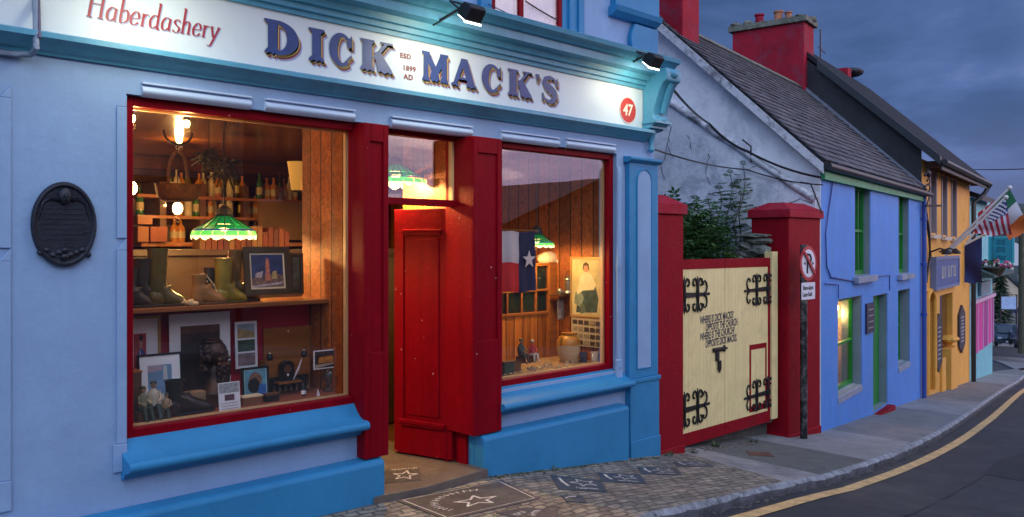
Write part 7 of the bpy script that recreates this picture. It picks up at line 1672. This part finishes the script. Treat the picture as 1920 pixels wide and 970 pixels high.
far_house('cream house wall at the right edge beyond the parked cars', 1916, 640, 90, 4.0, 9, 4.6, 1.6, mat('cream_wall', (.60, .44, .26), .7, var=.1), SLD, radians(-74))
far_house('small white house low on the hillside above the far houses', 1898, 498, 170, 9, 8, 3, 2, mat('white_far_wall', (.55, .55, .58), .7), SLD, radians(-60))
p = G(1862, 640); q = fwd(1905, 628, 76); m = MB(); zb_ = fwd(1880, 612, 76).z
a = fwd(1855, 640, 76); b = fwd(1935, 640, 76); m.prism([(a.x, a.y), (b.x, b.y), (b.x + .4, b.y + .1), (a.x + .4, a.y + .1)], a.z - 1.5, fwd(1880, 588, 76).z, 'z'); o = m.build('garden_wall', mat('grey_wall_far', (.22, .22, .24), .8, var=.3, vscale=1), None); tag(o, 'low grey wall behind the parked cars at the far end', 'wall')
# conifer
cf = thing('conifer', 'dark conifer standing in front of the pale yellow house', 'tree', fwd(1876, 625, 74), local=True)
m = MB(); m.tube([(0, 0, -1), (0, 0, 3), (0, 0, 6.3)], [.14, .1, .03], 6); m.build('trunk', mat('conifer_bark', (.06, .045, .03), .8), cf)
m = MB(); r_ = random.Random(3)
for k in range(1500):
    f = r_.random(); z = .6 + 5.8 * f; R_2 = (1 - f) * 1.35 + .12; a = r_.uniform(0, 6.28); rr = R_2 * r_.uniform(.5, 1.05); c = Vector((rr * cos(a), rr * sin(a), z - rr * .25)); dr = Vector((cos(a), sin(a), -.3)).normalized(); sd = Vector((-sin(a), cos(a), 0)) * .09
    m.add([c - dr * .35 + sd, c - dr * .35 - sd, c + dr * .3 - sd * .6, c + dr * .3 + sd * .6], [(0, 1, 2, 3)])
m.build('crown', mat('conifer_green', (.018, .045, .020), .8, var=.5, vscale=4), cf)
# goalpost sign frame
gs = thing('goalpost_sign', 'dark goalpost frame carrying a pale blue sign board', 'street sign', fwd(1895, 640, 66), local=True)
a = fwd(1876, 553, 66) - gs.location; b = fwd(1906, 553, 66) - gs.location; zt_ = a.z
m = MB(); m.tube([(a.x, a.y, 0), (a.x, a.y, zt_), (b.x, b.y, zt_), (b.x, b.y, 0)], .07, 6); m.build('frame', BLK, gs)
m = MB(); m.prism([(a.x + .1, a.y + .0), (b.x - .1, b.y), (b.x - .06, b.y + .06), (a.x + .1, a.y + .06)], zt_ - 1.15, zt_ - .15, 'z'); m.build('board', mat('pale_blue_board', (.32, .44, .66), .5, var=.2), gs)
# telegraph pole
tp = thing('telegraph_pole', 'tall dark wooden telegraph pole at the right edge', 'pole', fwd(1915, 648, 52), local=True)
m = MB(); m.tube([(0, 0, -.5), (0, 0, 8.6)], [.19, .14], 8); m.build('pole', mat('pole_wood', (.05, .05, .03), .8, var=.3), tp); m = MB(); m.box(-.05, .05, -.8, .8, 7.0, 7.12); m.build('crossarm', mat('pale_crossarm', (.35, .35, .34), .7), tp)
# parked cars
def car(lab, u, v, d, col_, rot, dk=.3):
    p = fwd(u, v, d); t = thing('parked_car', lab, 'car', p, rot, 'cars parked at the far end', local=True); PA = mat('car_paint_%d' % u, col_, .25, metal=.3, coat=.6); GL_ = mat('car_glass_%d' % u, (.03, .05, .07), .08)
    # nose points to -x
    m = MB(); body = [(-2.1, .28), (-2.1, .62), (-1.95, .74), (-1.0, .88), (1.5, .92), (1.95, .86), (2.05, .6), (2.0, .28)]
    m.prism(body, -.83, .83, 'y'); m.prism([(-1.0, .87), (-.35, 1.36), (.0, 1.43), (.8, 1.42), (1.5, .9)], -.66, .66, 'y'); m.build('body', PA, t, bevel=.06)
    m = MB(); m.add([(-.98, -.60, .93), (-.98, .60, .93), (-.40, .56, 1.34), (-.40, -.56, 1.34)], [(0, 1, 2, 3)], Matrix.Translation((-.03, 0, .01))); m.build('windscreen', GL_, t)
    m = MB(); m.prism([(-.75, .95), (-.28, 1.32), (.75, 1.35), (1.25, .95)], -.668, .668, 'y'); m.build('side_glass', GL_, t)
    for k in (-1, 1):
        m = MB(); m.ball((-2.02, k * .62, .64), .08, .17, .07, 10, 6); m.build('headlight', mat('headlamp_%d%d' % (u, k), (.5, .52, .55), .15), t, smooth=60)
        for xx in (-1.35, 1.3):
            m = MB(); m.lathe([(.10, -.09), (.31, -.10), (.33, -.05), (.33, .05), (.31, .10), (.10, .09)], 16, Matrix.Translation((xx, k * .76, .32)) @ R90); m.build('wheel', BLK, t, smooth=40)
    m = MB(); m.box(-2.115, -2.1, -.26, .26, .36, .47); m.build('number_plate', WH, t); m = MB(); m.box(-2.112, -2.101, -.5, .5, .5, .62); m.build('grille', BLK, t)
    return t
car('dark blue car parked facing the camera at the far end of the street', 1886, 646, 60, (.03, .05, .09), radians(22)); car('dark maroon car half cut off by the right edge', 1924, 650, 56, (.06, .02, .025), radians(22)); car('grey car half hidden behind the turquoise shop', 1869, 642, 64, (.12, .12, .16), radians(22))
# ================================================================== ACROSS THE STREET (seen in the shop windows)
STN = mat('church_stone', (.10, .095, .10), .85, var=.3, vscale=2, bump=.8, bscale=12)
DKH = mat('opposite_render', (.13, .12, .13), .8, var=.2)
def opp(nm, lab, cat, x0, x1, z1, ridge, mt, y=-6.0, dp=7, tower=False):
    zb__ = hg((x0 + x1) / 2, y) - .6; t = thing(nm, lab, cat, ((x0 + x1) / 2, y, zb__)); m = MB(); m.box(x0, x1, y - dp, y, zb__, z1); m.build('wall', mt, t)
    m = MB()
    if tower: m.prism([(x0 - .1, z1), (x1 + .1, z1), ((x0 + x1) / 2, z1 + ridge)], y - dp, y + .1, 'y')
    else: m.prism([(y + .2, z1), (y - dp / 2, z1 + ridge), (y - dp - .2, z1)], x0 - .1, x1 + .1, 'x')
    m.build('roof', SLD, t)
    n = max(1, int((x1 - x0) / 1.8))
    for i in range(n):
        x = x0 + (i + .5) * (x1 - x0) / n; m = MB(); m.box(x - .4, x + .4, y + .001, y + .03, z1 - 1.9, z1 - .7); m.build('window', DKG, t)
    return t
opp('terraced_house', 'tall grey terraced house across the street, uphill', 'house', -6, 5.2, 5.6, 1.6, DKH)
opp('garage', 'low grey shed across the street beside the church', 'shed', 5.35, 7.75, 3.2, .6, DKH)
opp('church', 'grey stone church gable across the street', 'church', 7.9, 11.5, 6.5, 3.4, STN, tower=True)
opp('stone_shed', 'low stone outbuilding across the street past the church', 'shed', 11.7, 15.3, 2.0, .35, STN, dp=5)
t = thing('stepped_house', 'house with a sloping side roof across the street, downhill', 'house', (17, -6, -1.5))
m = MB(); m.prism([(15.4, -2.0), (26, -2.0), (26, 3.6), (19.3, 3.75), (15.4, 2.35)], -13, -6, 'y'); m.build('wall', STN, t); m = MB(); m.prism([(15.3, 2.36), (19.3, 3.78), (26.1, 3.62), (26.1, 3.72), (19.3, 3.9), (15.3, 2.48)], -13.1, -5.9, 'y'); m.build('roof', SLD, t)
struct(MB().box(-20, 60, -14, -4.2, -8, -7.9).build('ground', ASP)) if False else None
m = MB(); X = frange(-20, 60, 1)
for x in X:
    for y in (-6.2, -4.1, -4.0, -3.99): m.v.append((x, y, hg(x, y) + (.03 if y != -3.99 else -.11)))
for i in range(len(X) - 1):
    for j in range(3): q = i * 4 + j; m.f.append([q, q + 4, q + 5, q + 1]); m.m.append(0)
struct(m.build('pavement', CON3))
